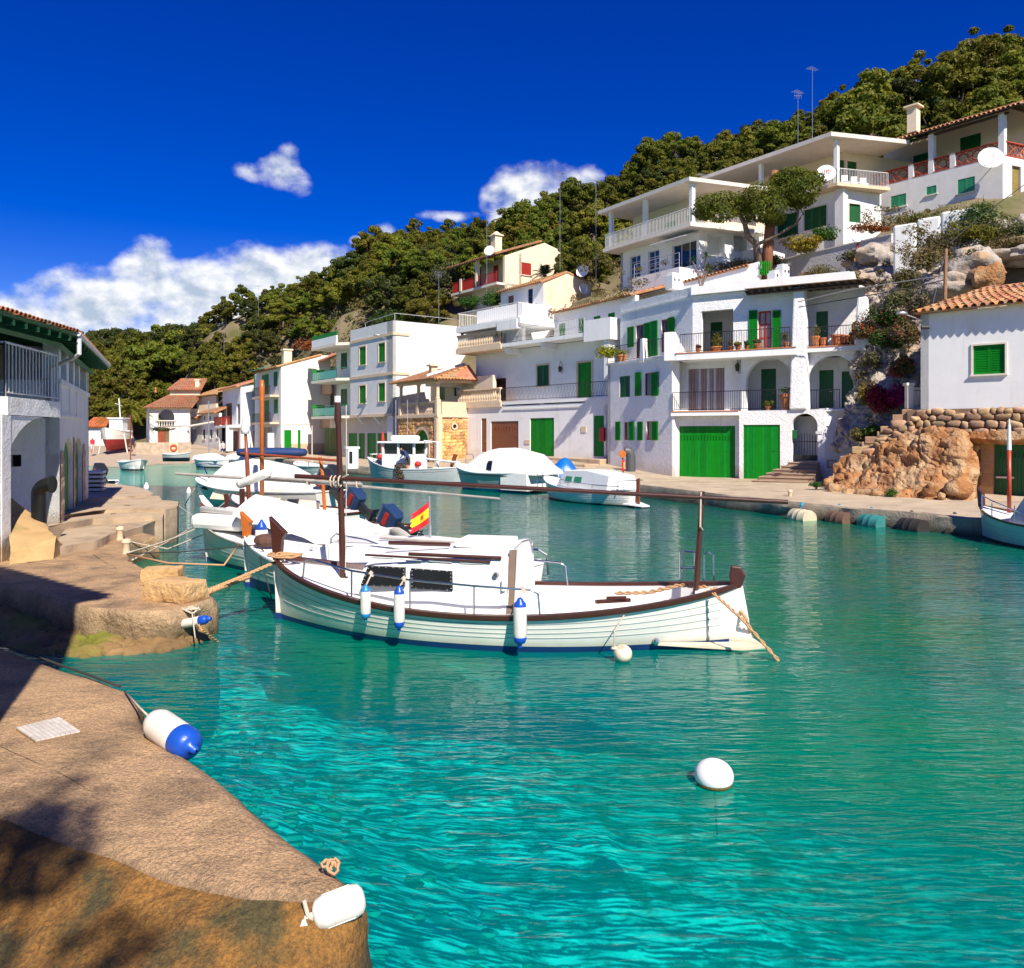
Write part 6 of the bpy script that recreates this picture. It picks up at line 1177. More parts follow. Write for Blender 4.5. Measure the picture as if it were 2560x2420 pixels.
# ================================================================== LEFT BANK
WHARF = mat('wharf_concrete',(.44,.275,.145),.88,.24,1.1,.022,60,col2=(.18,.118,.07),c2lo=.46,c2hi=.70,c2scale=1.6,bump2=.04,b2scale=8,speck=.5,zcol=(.375,.435,.035,(.15,.10,.062)))
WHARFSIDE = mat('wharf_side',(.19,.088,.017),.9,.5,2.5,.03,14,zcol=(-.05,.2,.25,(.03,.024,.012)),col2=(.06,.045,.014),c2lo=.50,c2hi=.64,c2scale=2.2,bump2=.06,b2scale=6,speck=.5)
MUD = mat('weedy_shelf',(.22,.13,.05),.8,.35,1.6,.03,12,col2=(.16,.16,.015),c2lo=.46,c2hi=.6,c2scale=.9,zcol=(-.12,.05,.1,(.10,.07,.025)),bump2=.04,b2scale=4)
def shelf(edge,back,slope,name,top,side,n=200,m=16,rough=.02,jag=.06,rows=((.02,.02),(.06,.04),(.12,.05),(.19,.05),(.27,.05),(.35,.05),(.44,.05),(.54,.05),(.66,.05),(.8,.05),(1.0,.05),(1.3,.05),(1.7,.05)),seed=0,drop=0.0):
    e = resample(edge,n); b = resample(back,n); sl = np.interp(np.linspace(0,len(slope) - 1,n),np.arange(len(slope)),slope)
    e[:,:2] += np.stack([fbm(e,1.1,4,41 + seed),fbm(e,1.1,4,42 + seed)],-1) * jag
    pts = np.stack([e + (b - e) * t for t in np.linspace(0,1,m) ** 1.2],1); pts[:,:,2] += rough * fbm(pts,1.0,5,19 + seed) - drop * (1 - np.linspace(0,1,m) ** 1.2) ** 7
    mb = MB(); mb.grid(pts.tolist()); g = np.gradient(e,axis=0); d = np.stack([g[:,1],-g[:,0],0 * g[:,0]],-1); d /= np.linalg.norm(d,axis=1)[:,None] + 1e-9
    d *= np.sign((d * (e - b)).sum(1))[:,None]
    ker = np.ones(15) / 15; d = np.stack([np.convolve(np.pad(d[:,i],7,'edge'),ker,'valid') for i in range(3)],-1)
    out = [pts[:,0]]
    for k,(dz,o) in enumerate(rows):
        q = pts[:,0] + d * (o + sl * dz)[:,None]; q[:,2] -= dz; f = min(1,dz * 4); q = q + d * (fbm(q,1.8,5,60 + seed) * .17 * f + fbm(q,7,3,63) * .035 * f)[:,None]; q[:,2] += fbm(q,3.0,4,70 + seed) * .07 * f; out.append(q)
    mb.cur = 1; mb.grid(np.stack(out,1).tolist()); return mb.build(name,[top,side],kind='structure',smooth=True,recalc=False,sharp=45)
gz = lambda lst,z: [tuple(G(u,v,z)) for u,v in lst]
# near wharf: tongue of rough concrete, weedy slope on the near side
ZW = .45
ed = gz([(-420,1500),(-150,1575),(0,1613),(111,1650),(193,1676),(262,1702),(309,1722),(334,1763),(350,1810),(425,1862),(508,1918),(595,1986),(677,2053),(735,2097),(800,2145),(851,2184),(890,2213),(860,2228),(774,2236),(629,2230),(520,2208),(435,2189),(290,2126),(193,2102),(97,2068),(0,2030),(-250,1950),(-600,1900)],ZW)
spine = np.array(gz([(-600,1770),(-300,1800),(-100,1830),(40,1880),(180,1950),(320,2030),(460,2095),(580,2140),(680,2178),(745,2203)],ZW))
bk = [tuple(q) for q in resample(spine,17)] + [tuple(q) for q in resample(spine[::-1],11)]
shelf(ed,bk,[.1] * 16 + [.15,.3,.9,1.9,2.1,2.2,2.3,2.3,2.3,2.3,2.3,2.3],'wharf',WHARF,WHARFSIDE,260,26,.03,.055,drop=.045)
# platform with the two blocks
ZP = .52
ed = gz([(-300,1372),(0,1454),(110,1487),(220,1517),(330,1526),(423,1525),(490,1512),(527,1496),(515,1478),(480,1464),(430,1445),(364,1425),(330,1408),(319,1394),(312,1372),(316,1355),(345,1346),(395,1340)],ZP)
bk = gz([(-300,1330),(-100,1350),(0,1370),(60,1385),(130,1400),(190,1415),(240,1425),(290,1430),(295,1425),(280,1415),(260,1405),(240,1392),(225,1380),(215,1368),(205,1352),(200,1338),(205,1322),(215,1305)],ZP)
shelf(ed,bk,[.08] * 18,'platform',WHARF,mat('platform_side',(.33,.22,.125),.9,.35,2.5,.03,14,zcol=(.0,.36,.2,(.075,.055,.02)),bump2=.05,b2scale=5,speck=.4),200,14,.02,.06,seed=4)
mb = MB(); inn = [Vector(q) for q in bk]; mb.grid([[p.lerp(Vector((-16,14 + 14 * i / 17,.6)),t) for t in np.linspace(0,1,5)] for i,p in enumerate(inn)]); mb.build('platform_top',WHARF,kind='structure',smooth=True)
D_ = lambda l,z: [(u,v,FOC * (EYE - z) / (v - V0)) for u,v in l]
rockgrid([D_([(-250,1440),(0,1512),(220,1576),(400,1582),(505,1562)],.17),D_([(-250,1490),(0,1556),(220,1604),(400,1604),(515,1578)],.10),D_([(-250,1560),(0,1606),(220,1634),(400,1630),(520,1594)],.02),D_([(-250,1640),(0,1655),(220,1668),(420,1655),(532,1612)],-.10)],130,40,'weedy_ledge',MUD,.05,1.2,3,amp2=.05)
# stepped terraces further along
TERR = mat('old_concrete',(.46,.34,.225),.9,.2,1.2,.02,40,zcol=(.0,.4,.3,(.13,.10,.05)),col2=(.28,.20,.13),c2lo=.52,c2hi=.7,c2scale=1.1,bump2=.02,b2scale=6)
for z,poly in ((.70,[(120,1370),(235,1352),(279,1334),(330,1322),(362,1314),(386,1302),(410,1284),(200,1284)]),(.86,[(120,1316),(228,1296),(330,1290),(408,1285),(409,1264),(180,1260)]),
                (.96,[(120,1292),(232,1273),(300,1272),(408,1273),(442,1268),(441,1254),(400,1249),(180,1246)]),(.86,[(160,1262),(254,1254),(330,1252),(404,1252),(398,1240),(340,1236),(180,1232)]),(.93,[(180,1250),(254,1245),(320,1241),(384,1236),(378,1228),(350,1219),(310,1212),(250,1207),(180,1200)])):
    e = [tuple(G(u,v,z)) for u,v in poly]; q = resample(e + e[:1],90); q[:,:2] += np.stack([fbm(q,.9,4,5),fbm(q,.9,4,6)],-1) * .12; mb = MB(); c = q.mean(0)
    top = np.stack([c + (q - c) * t for t in np.linspace(.05,1,10)],1); top[:,:,2] += .025 * fbm(top,1.2,4,3); mb.grid(top.tolist()); s1_ = q.copy(); s1_[:,2] -= .12; s1_ += (fbm(s1_,2,3,9) * .05)[:,None]; s2_ = q.copy(); s2_[:,2] = -1.2; mb.grid(np.stack([top[:,-1],s1_,s2_],1).tolist()); mb.build('terrace',TERR,kind='structure',smooth=True,sharp=40)
# two stone blocks
BLK = mat('sandstone_block',(.58,.36,.16),.9,.2,3,.03,16,col2=(.40,.22,.08),c2lo=.5,c2hi=.65,c2scale=2.5,bump2=.04,b2scale=5)
def roughblock(c,sx,sy,sz,rz,label):
    rng = np.random.default_rng(int(abs(c[0] * 100))); n = 9; mb = MB(); pts = {}
    def face(f):
        rows = []
        for i in range(n):
            r_ = []
            for j in range(n):
                q = np.array(f(i / (n - 1) * 2 - 1,j / (n - 1) * 2 - 1),float); q = np.sign(q) * np.abs(q) ** 1.0; l = np.abs(q); cut = np.clip(np.sort(l)[1] - .82,0,1); q = q * (1 - cut * .22)
                p = q * np.array([sx,sy,sz]) / 2; p = p * (1 + .10 * fbm((p + np.array(c)) * 1.0,2.2,4,3)) + .02 * fbm(p + 9,9,3,2); r_.append(Matrix.Rotation(rz,3,'Z') @ Vector(p) + Vector(c))
            rows.append(r_)
        mb.grid(rows)
    for s in (-1,1): face(lambda a,b: (s,a,b)); face(lambda a,b: (a,s,b)); face(lambda a,b: (a,b,s))
    mb.build('stone_block',BLK,cat='stone block',group='stone blocks on the platform',label=label,smooth=True,sharp=35)
a = G(400,1462,ZP); roughblock(a + Vector((0,.1,.14)),.62,.36,.26,.12,'smaller pale stone block behind the larger block on the platform'); a = G(425,1508,ZP); roughblock(a + Vector((-.02,.25,.15)),.78,.52,.30,-.38,'larger honey coloured stone block at the corner of the platform')

# ---------------- white house on the left bank
Q = Vector((-10.8,19.1)); Fd = Face(Q,Q + Vector((-.395,.919)) * 7.6); Fc = Face(Q - Vector((.919,.395)) * 5,Q); zp = 4.22; zev = 5.32
t = thing('quay_house','old white quay house with pointed green doors and railed balcony','house',Q.to_3d() + Vector((0,0,.8))); LH = t
OLDW = mat('old_whitewash',(.80,.79,.76),.95,.07,1.0,.02,16,streak=.25,streakcol=(.55,.42,.30),zcol=(.75,1.15,.5,(.42,.30,.19)),bump2=.03,b2scale=3,col2=(.68,.63,.57),c2lo=.62,c2hi=.72,c2scale=1.5)
PEEL = mat('peeled_stone',(.50,.35,.23),.95,.3,3,.04,9,bump2=.04,b2scale=4)
def ogive(F,a0,a1,z0,zs,zt,n=8):
    c = (a0 + a1) / 2; return [(a0,z0)] + [(a0 + (c - a0) * (1 - math.cos(math.pi / 2 * i / n)),zs + (zt - zs) * math.sin(math.pi / 2 * i / n)) for i in range(n + 1)] + [(a1 - (a1 - c) * (1 - math.cos(math.pi / 2 * i / n)),zs + (zt - zs) * math.sin(math.pi / 2 * i / n)) for i in range(n - 1,-1,-1)] + [(a1,z0)]
mb = MB(); drs = [(Fd.s_(159),Fd.s_(182)),(Fd.s_(186),Fd.s_(205))]; zsp = Fd.z_(172,1150); ztop = Fd.z_(172,1095)
edges = [0.0,drs[0][0] - .05,drs[0][1] + .05,drs[1][0] - .02,drs[1][1] + .05,Fd.L]
wall_mesh(mb,Fd,0,drs[0][0] - .01,.3,zp); wall_mesh(mb,Fd,drs[0][1] + .01,drs[1][0] - .01,.3,zp); wall_mesh(mb,Fd,drs[1][1] + .01,Fd.L,.3,zp)
for a,b in drs:
    o = ogive(Fd,a - .01,b + .01,.3,zsp,ztop); m = (a + b) / 2
    for (x0,y0),(x1,y1) in zip(o[1:-2],o[2:-1]): mb.quad(Fd.pt(x0,y0),Fd.pt(x1,y1),Fd.pt(x1,zp),Fd.pt(x0,zp)); mb.quad(Fd.pt(x0,y0),Fd.pt(x0,y0,-.25),Fd.pt(x1,y1,-.25),Fd.pt(x1,y1))
wall_mesh(mb,Fc,0,Fc.L,.3,zp + .05,[Fc.rect(27,1137,53,1167)],.3); mb.build('wall',OLDW,t)
mb = MB(); r = Fc.rect(27,1137,53,1167); mb.fbox(Fc,r[0],r[1],r[2],r[3],-.34,-.3); mb.build('window',DARK,t)
for (a,b),mm in zip(drs,(mat('faded_green_door',(.05,.22,.055),.75,.35,2,.008,30,stretch=(4,4,.5),col2=(.02,.13,.03),c2lo=.45,c2hi=.6),mat('faded_green_door_b',(.03,.16,.04),.75,.4,2,.008,30,stretch=(4,4,.5)))):
    mb = MB(); o = ogive(Fd,a,b,.8,zsp - .02,ztop - .03); mb.prism([Fd.pt(x,y,-.16) for x,y in o],Fd.n.to_3d() * .02); d = mb.build('door',mm,t); n = 4
    for i in range(n):
        x0,x1 = a + (b - a) * i / n + .012,a + (b - a) * (i + 1) / n - .012; tp = lambda x: np.interp(x,[q[0] for q in o[1:-1]],[q[1] for q in o[1:-1]]); mb = MB(); mb.prism([Fd.pt(x0,.85,-.14),Fd.pt(x1,.85,-.14),Fd.pt(x1,tp(x1) - .03,-.14),Fd.pt((x0 + x1) / 2,tp((x0 + x1) / 2) - .03,-.14),Fd.pt(x0,tp(x0) - .03,-.14)],Fd.n.to_3d() * .035); mb.build('plank',mm,d)
for a,b,zt_ in ((.02,drs[0][0] - .02,2.6),(drs[0][1] + .02,drs[1][0] - .02,2.9),(drs[1][1] + .02,drs[1][1] + .9,2.7)):
    n = 14; mb = MB(); rows = []
    for i in range(n + 1):
        z = .6 + (zt_ - .6) * i / n; j = .12 * math.sin(i * 2.1) * (1 if i > n - 5 else .3); w = 1 if i < n - 2 else .75; rows.append([Fd.pt(a + (b - a) * (1 - w) / 2,z,.02),Fd.pt(a + (b - a) * .5 + j * .3,z,.05 + .02 * math.sin(i * 1.7)),Fd.pt(b - (b - a) * (1 - w) / 2 + j * .2,z,.02)])
    mb.grid(rows); mb.build('peeled_patch',PEEL,t)
# parapet panels, upper loggia posts
mb = MB(); mb.fbox(Fd,0,Fd.L,zp - .02,zp + .1,-.22,.04)
for a in (.15,1.9,3.7): mb.fbox(Fd,a,a + .1,zp - .75,zp - .02,0,.03)
mb.fbox(Fd,.15,5.4,zp - .8,zp - .72,0,.03); mb.build('parapet_trim',OLDW,t)
for a,w in ((.0,.34),(1.5,.55),(3.1,.4),(4.6,.35),(Fd.L - .7,.7)): mb = MB(); mb.fbox(Fd,a,a + w,zp + .1,zev + .05,-.35,-.01); mb.build('column',OLDW,t)
mb = MB(); Fk = Face(Fd.pt(-2,0,-3.2).xy,Fd.pt(Fd.L,0,-3.2).xy); wall_mesh(mb,Fk,0,Fk.L,3.5,zev + 1.2,[(1.2,2.4,3.8,5.2),(3.8,5.0,3.8,5.2)],.1); wall_mesh(mb,Face(Fd.pt(Fd.L,0).xy,Fd.pt(Fd.L,0,-4).xy),0,4,.4,zev); mb.build('back_wall',CREAM,t)
mb = MB(); mb.fbox(Fd,-.2,Fd.L,3.4,3.55,-4,-.4); mb.build('floor',CONC,t)
for a,b in ((1.2,2.4),(3.8,5.0)): leaf_door(Fk,(a,b,3.8,5.2),t,GREEN_D,-.05,'door',2)
# balcony towards the viewer
b0,b1 = Vector((-10.47,18.55)),Vector((-9.93,15.75)); bd = (b1 - b0).normalized(); bl = Vector((bd.y,-bd.x)); zb = 3.74
mb = MB(); slab(mb,[b0,b1,b1 + bl * 4 * 1,b0 + bl * 4],zb - .36,zb) if bl.x < 0 else slab(mb,[b0,b1,b1 - bl * 4,b0 - bl * 4],zb - .36,zb); mb.build('balcony',OLDW,t)
lx = bl if bl.x < 0 else -bl
railing([(b0 + lx * .08).to_3d() + Vector((0,0,zb)),(b1 + lx * .08 - bd * .08).to_3d() + Vector((0,0,zb)),(b1 + lx * 3.8 - bd * .08).to_3d() + Vector((0,0,zb))],1.08,t,IRON_G,.165,.014,.026,.09,bars_as_parts=True)
Fa_ = Face(b1 + bd * .25 - lx * .0,b0); mb = MB(); colw = .42; x_s = Fa_.s_(3) ; pts2 = [(0,.45),(x_s - .02,.45),(x_s - .02,1.75)] + [(x_s + (2.25) * (1 - math.cos(q)),1.75 + 1.62 * math.sin(q)) for q in np.linspace(0.15,math.pi / 2,10)] + [(Fa_.L - .02,3.37),(Fa_.L - .02,zb - .37),(0,zb - .37)]
mb.prism([Fa_.pt(a,z,-.02) for a,z in pts2],Fa_.n.to_3d() * -.4); mb.build('arch',OLDW,t)
Fb_ = Face((b1 + bd * .25 + lx * 3.5).to_2d(),(b1 + bd * .25).to_2d()); mb = MB(); wall_mesh(mb,Fb_,2.6,Fb_.L,.4,zb - .37,(),.1,.4); mb.build('pier',OLDW,t)
Fe = Face(Fc.pt(-2,0,-2.0).xy,Fc.pt(Fc.L - .4,0,-2.0).xy); mb = MB(); wall_mesh(mb,Fe,0,Fe.L,3.5,zev - .05,[(4.2,5.2,3.76,5.2)],.1); mb.build('upper_wall',CREAM,t); leaf_door(Fe,(4.2,5.2,3.76,5.2),t,GREEN_D,-.05,'door',2)
Ft_ = Face((b0 + lx * 3.2 - bd * 0).to_2d() + bd * 3.2,(b0 + lx * 3.2).to_2d()); mb = MB(); wall_mesh(mb,Ft_,-2,Ft_.L,zb,zev + 1,[(.4,1.5,zb + .05,zb + 1.5)],.1); mb.build('terrace_wall',CREAM,t); leaf_door(Ft_,(.4,1.5,zb + .05,zb + 1.5),t,GREEN_D,-.05,'door',2)
# roof: tiles over green rafters
er = [b1.to_3d() + bd.to_3d() * 3 + Vector((.05,0,zev)),Vector((-9.98,18.35,zev)),Fd.pt(Fd.L + .4,zev - .02,.55)]; up = Vector((0,0,1)); rdg = [er[0] + lx.to_3d() * 4 + up * .42,er[1] + Vector((-3.9,.9,.45)),er[2] + Vector((-3.7,-1.6,.45))]
tile_roof(er[0],er[1],rdg[0],rdg[1],t,pitch=.17,course=.4,deck=GREEN_D); tile_roof(er[1],er[2],rdg[1],rdg[2],t,pitch=.17,course=.4,deck=GREEN_D)
RAF = mat('green_rafter',(.010,.10,.035),.6,.2,4)
for (a,b,ra,rb,n) in ((er[0],er[1],rdg[0],rdg[1],11),(er[1],er[2],rdg[1],rdg[2],12)):
    for i in range(n): p = a.lerp(b,(i + .3) / n); q = ra.lerp(rb,(i + .3) / n); mb = MB(); x = (b - a).normalized() * .045; mb.hexa([p - x - up * .22,p + x - up * .22,q + x - up * .22,q - x - up * .22,p - x - up * .1,p + x - up * .1,q + x - up * .1,q - x - up * .1]); mb.build('rafter',RAF,t)
mb = MB(); mb.tube([er[0] - up * .12 + Vector((-.35,0,-.14)),er[1] - up * .12 + Vector((-.35,-.1,-.14))],.08,4); mb.tube([er[1] - up * .26 + Vector((-.4,-.05,0)),er[2] - up * .26 + Vector((-.55,0,0))],.08,4); mb.build('beam',RAF,t)
mb = MB(); mb.tube([er[1] + Vector((.03,0,-.02)),er[2] + Vector((.03,0,-.02))],.055,8); mb.build('gutter',IRON_G,t)
mb = MB(); g0 = er[1] + Vector((0,.1,-.05)); mb.tube([g0,g0 - up * .42,g0 - up * .52 + Vector((-.25,.15,0)),Fc.pt(Fc.L - .15,zev - .75,.1),Fc.pt(Fc.L - .15,zb,.1)],.05,8); mb.build('downpipe',IRON_G,t)
# ramp, black elbow pipe
t = thing('stone_ramp','sloping ochre stone ramp under the arched balcony','ramp',G(80,1410,.5)); RAMP = mat('ramp_stone',(.47,.30,.13),.9,.25,1.6,.02,22,col2=(.30,.22,.07),c2lo=.48,c2hi=.62,c2scale=1.0,bump2=.03,b2scale=4); mb = MB()
A0,A1,B0,B1,C0_,D,E = G(25,1416,.48),P(28,1378,15.3),G(134,1406,.48),P(140,1342,16.0),G(170,1374,.52),P(112,1310,17.0),P(10,1226,17.6)
rows = [[A0,A0.lerp(B0,.5),B0,C0_],[A1,A1.lerp(B1,.45) + Vector((0,0,-.05)),B1,C0_],[A1.lerp(E,.5),(A1.lerp(E,.5)).lerp(B1.lerp(D,.6),.5),B1.lerp(D,.6),D + Vector((.1,0,-.3))],[E,E.lerp(D,.5),D,D + Vector((.1,.2,-.5))]]
g = np.array([[list(q) for q in r] for r in rows]); tt = np.linspace(0,3,28); kk = np.minimum(tt.astype(int),2); ff = (tt - kk)[:,None,None]; g = g[kk] * (1 - ff) + g[kk + 1] * ff; g = g.transpose(1,0,2); kk = np.minimum(tt.astype(int),2); g = (g[kk] * (1 - ff) + g[kk + 1] * ff).transpose(1,0,2); g += (fbm(g,2.0,4,6) * .03)[...,None]; mb.grid(g.tolist()); mb.build('ramp',RAMP,t,smooth=True,sharp=50)
t = thing('elbow_pipe','thick black elbow pipe standing against the left quay house','pipe',P(97,1318,17.0)); d = 17.0; r = .145; mb = MB(); pth = [P(97,1320,d),P(97,1235,d)] + [P(97 + 26 * (1 - math.cos(q)),1235 - 24 * math.sin(q),d - .05 * math.sin(q)) for q in np.linspace(.25,math.pi / 2,7)]; mb.tube(pth + [P(131,1211,d - .06)],r,16); mb.build('pipe',mat('black_plastic',(.004,.004,.0045),.5,.2,6),t,smooth=True,sharp=50); mb = MB(); mb.tube([P(129,1211,d - .06),P(132,1211,d - .06)],r * 1.25,16); mb.build('flange',MATS['black_plastic'],t)
# stacked boards beyond the house
t = thing('board_stack','stack of white boards beyond the left quay house','boards',G(240,1226,.92)); rr = random.Random(4)
for i in range(5): mb = MB(); a = P(241,1222 - i * 10.5,29); mb.box(a,.52,.9,.085,.35); mb.build('board',STUCCO,t); mb = MB(); mb.box(a - Vector((.03,0,.075)),.44,.8,.055,.35); mb.build('spacer',DARKW,t)
# drain tile slab on the wharf
t = thing('tiled_slab','pale square slab of small white tiles set in the wharf','paving slab',G(122,1826,ZW)); TW = mat('white_mosaic',(.55,.50,.45),.6,.12,5,.002,40,rnd=.10)
p00,p10,p11,p01 = G(40,1825,ZW),G(148,1798,ZW),G(201,1834,ZW),G(90,1858,ZW); up = Vector((0,0,1)); mb = MB(); mb.prism([p - up * .03 for p in (p00,p10,p11,p01)],up * .042); mb.build('base',MORTAR if 'mortar' in MATS else TW,t); nx,ny = 9,6
for i in range(nx):
    for j in range(ny):
        f = lambda a,b: (p00.lerp(p10,a)).lerp(p01.lerp(p11,a),b); e = .06; mb = MB(); q = [f((i + e) / nx,(j + e) / ny),f((i + 1 - e) / nx,(j + e) / ny),f((i + 1 - e) / nx,(j + 1 - e) / ny),f((i + e) / nx,(j + 1 - e) / ny)]; mb.prism([p + up * .012 for p in q],up * .012); mb.build('tile',TW,t)
# the house and pine beside the viewer (outside the picture; they cast the shade on the wharf)
Tg = Vector((-6.1,12.15)); Ls = 8.5; Cn = Tg + SUN_H.to_2d() * Ls; zc = ZP + Ls * math.tan(SUN_EL); e1,e2 = Vector((-.79,.61)),Vector((-.61,-.79))
Fx = Face(Cn + e1 * 7 - e2 * -.35,Cn + e1 * .3 + e2 * .35); Fy = Face(Cn + e2 * 9 + e1 * .3,Cn + e2 * .35 + e1 * .3); t = thing('neighbour_house','tall tile roofed house beside the wharf casting the scalloped shadow','house',Cn.to_3d() + Vector((0,0,.4))); mb = MB()
slab(mb,[Cn + e1 * .3 + e2 * .3,Cn + e1 * 8 + e2 * .3,Cn + e1 * 8 + e2 * 9,Cn + e1 * .3 + e2 * 9],.3,zc - .1); mb.build('wall',OLDW,t); r3 = [Cn.to_3d() + up * zc,(Cn + e1 * 8).to_3d() + up * zc,(Cn + e2 * 9).to_3d() + up * zc,(Cn + e1 * 4 + e2 * 3).to_3d() + up * (zc + 1.6),(Cn + e1 * 8 + e2 * 3).to_3d() + up * (zc + 1.6),(Cn + e1 * 4 + e2 * 9).to_3d() + up * (zc + 1.6)]
tile_roof(r3[0],r3[1],r3[3],r3[4],t,pitch=.3,course=.5); tile_roof(r3[2],r3[0],r3[5],r3[3],t,pitch=.3,course=.5)
pm = pine_meshes(991,Rw=1.8,Ht=12.6,n_cl=30,n_lf=85,size=.085,trunk=.22,low=.80,lean=.05); pt = tree_from(pm,'pine_tree','tall pine behind the viewer throwing dappled shade on the wharf','tree',(.5,-6.3,.6),'pines above the wharf')
# ================================================================== BOATS
GREYH = mat('grey_hull_side',(.42,.44,.42),.35,.08,2,.002,8,world=False)
HULLW = mat('white_hull_paint',(.82,.78,.70),.32,.05,2,.002,8,world=False,streak=.22,streakcol=(.55,.50,.42),zcol=(.06,.2,.1,(.56,.50,.36)))
DECKW = mat('white_deck',(.82,.81,.78),.4,.05,3,.002,30,world=False)
ANTIF = mat('blue_antifouling',(.008,.035,.16),.5,.2,3,.004,20,world=False)
ANTIF_R = mat('red_antifouling',(.28,.02,.02),.6,.2,3,.004,20,world=False)
ANTIF_K = mat('dark_antifouling',(.012,.018,.03),.5,.2,3,.004,20,world=False)
GREYB = mat('grey_blue_hull',(.42,.45,.45),.35,.1,2,.002,8,world=False)
TEALB = mat('pale_turquoise_hull',(.38,.60,.55),.3,.06,2,.002,8,world=False)
GREYH = mat('grey_hull_side',(.42,.44,.42),.35,.08,2,.002,8,world=False)
MAHOG = mat('mahogany',(.060,.018,.012),.35,.25,5,.002,60,world=False,stretch=(1,8,8))
ORANGEW = mat('orange_varnish',(.48,.125,.018),.35,.2,5,.002,50,world=False)
REDBR = mat('redbrown_varnish',(.22,.052,.020),.4,.25,5,.002,50,world=False)
STEEL = mat('stainless',(.55,.56,.58),.22,.05,5,0,metal=1.0,world=False)
CANVAS = mat('white_canvas',(.80,.79,.75),.75,.05,2,.006,22,world=False,bump2=.02,b2scale=3)
CREAMC = mat('cream_canvas',(.70,.60,.46),.8,.07,2,.006,22,world=False,bump2=.02,b2scale=3)
TINT = mat('dark_acrylic',(.012,.013,.014),.12,.2,4,0,world=False)
ROPE = mat('tan_rope',(.50,.28,.14),.9,.2,20,.004,200); ROPEW = mat('pale_rope',(.55,.46,.36),.9,.2,20,.004,200); ROPEK = mat('dark_rope',(.03,.028,.026),.9)
BLUEF = mat('blue_rubber',(.008,.07,.42),.35,.08,4,.002,40,world=False); FENDW = mat('fender_white',(.66,.62,.57),.55,.12,9,.002,60,world=False)
OUTB = mat('outboard_navy',(.02,.045,.11),.28,.1,4,0,world=False); OUTK = mat('outboard_charcoal',(.02,.022,.026),.3,.1,4,0,world=False)
class Boat:
    def __init__(s,name,label,stern,bow,beam,sheer,cat='boat',group=None,draft=.35,wl=.09,fine=1.9,stern_fine=1.9,stern_w=0.0,flare=.55,hull=HULLW,foul=ANTIF,gun=MAHOG,gw=.035,rake=.06,stern_rake=.03,loc_z=0.0,strakes=0,n=34,bowfull=.5):
        a,b = Vector(stern[:2]),Vector(bow[:2]); s.L = (b - a).length; s.c = (a + b) / 2; s.d = (b - a) / s.L; s.p = Vector((-s.d.y,s.d.x)); s.beam = beam; s.sheer = sheer; s.z0 = loc_z
        s.fine,s.sf,s.sw,s.draft,s.flare,s.rake,s.srake,s.bowfull = fine,stern_fine,stern_w,draft,flare,rake,stern_rake,bowfull
        s.root = thing(name,label,cat,(s.c.x,s.c.y,loc_z),group,math.atan2(s.d.y,s.d.x),local=True)
        m = 10; ts = [i / n for i in range(n + 1)]; up = MB(); lo = MB()
        for sd in (1,-1):
            R1,R2 = [],[]
            for t in ts:
                k = s.keel(t); sh = s.sh(t)
                R2.append([s.pt(t,k + (wl - k) * j / 3,sd) for j in range(4)]); R1.append([s.pt(t,wl + (sh - wl) * j / m,sd) for j in range(m + 1)])
            up.grid(R1); lo.grid(R2)
        if stern_w > 0: up.add([s.pt(0,wl + (s.sh(0) - wl) * j / m,1) for j in range(m + 1)] + [s.pt(0,wl + (s.sh(0) - wl) * j / m,-1) for j in range(m,-1,-1)],[tuple(range(2 * m + 2))])
        up.build('hull',hull,s.root,smooth=True,sharp=50); lo.build('antifouling',foul,s.root,smooth=True)
        if gun:
            mb = MB()
            for sd in (1,-1):
                mb.loft([[s.pt(t,s.sh(t) + dz,sd,off) for off,dz in ((-gw * 1.3,-gw * .3),(gw,-gw * .9),(gw * 1.2,0),(gw,gw * .8),(-gw * 1.3,gw * .8))] for t in ts],True,True)
            if stern_w > .3: mb.tube([s.pt(0,s.sh(0),1),s.pt(0,s.sh(0),-1)],gw,5)
            mb.build('gunwale',gun,s.root,smooth=True,sharp=40)
        for q in range(strakes):
            g = .30 + .155 * q; mb = MB()
            for sd in (1,-1): mb.loft([[s.pt(t,wl + (s.sh(t) - wl) * g + dz,sd,off) for off,dz in ((-.004,.007),(.006,.004),(.006,-.006),(-.004,-.008))] for t in ts[1:-1]],True,True)
            mb.build('strake',GREYH,s.root)
    def half(s,t):
        x = 2 * t - 1
        if x < 0: e = abs(x); return s.beam / 2 * (s.sw + (1 - s.sw) * (1 - e ** s.sf) ** .8) if s.sw < 1 else s.beam / 2
        return s.beam / 2 * max(0,1 - x ** (s.fine * 1.25)) ** .82
    def sh(s,t):
        a,m,b = s.sheer; x = 2 * t - 1; return m + (b - m) * x ** 2.0 if x > 0 else m + (a - m) * abs(x) ** 2.0
    def keel(s,t): return -s.draft
    def pt(s,t,z,sd=1,off=0.0):
        k,sh = s.keel(t),s.sh(t); g = min(1.1,max(0,(z - k) / (sh - k))); e = abs(2 * t - 1); a = s.flare * (.35 + 1.15 * e ** 2) if t > .5 or s.sw == 0 else s.flare * .4
        y = s.half(t) * g ** a + off; x = (t - .5) * s.L
        if t > .5: x += s.rake * s.L * (g - 1) * max(0,2 * t - 1) ** 6
        else: x -= s.srake * s.L * (g - 1) * (1 - 2 * t) ** 6
        return Vector((x,max(y,.012) * sd,z))
    def X(s,u,y=0.0):       # where along the boat a photo column falls, at offset y
        k = (u - U0) / FOC; A = s.c + s.p * y; return (A.x - k * A.y) / (k * s.d.y - s.d.x)
    def Z(s,u,v,y=0.0): x = s.X(u,y); return EYE - s.z0 - (v - V0) / FOC * (s.c.y + s.p.y * y + s.d.y * x)
    def W(s,x,y,z): q = s.c + s.d * x + s.p * y; return Vector((q.x,q.y,z + s.z0))
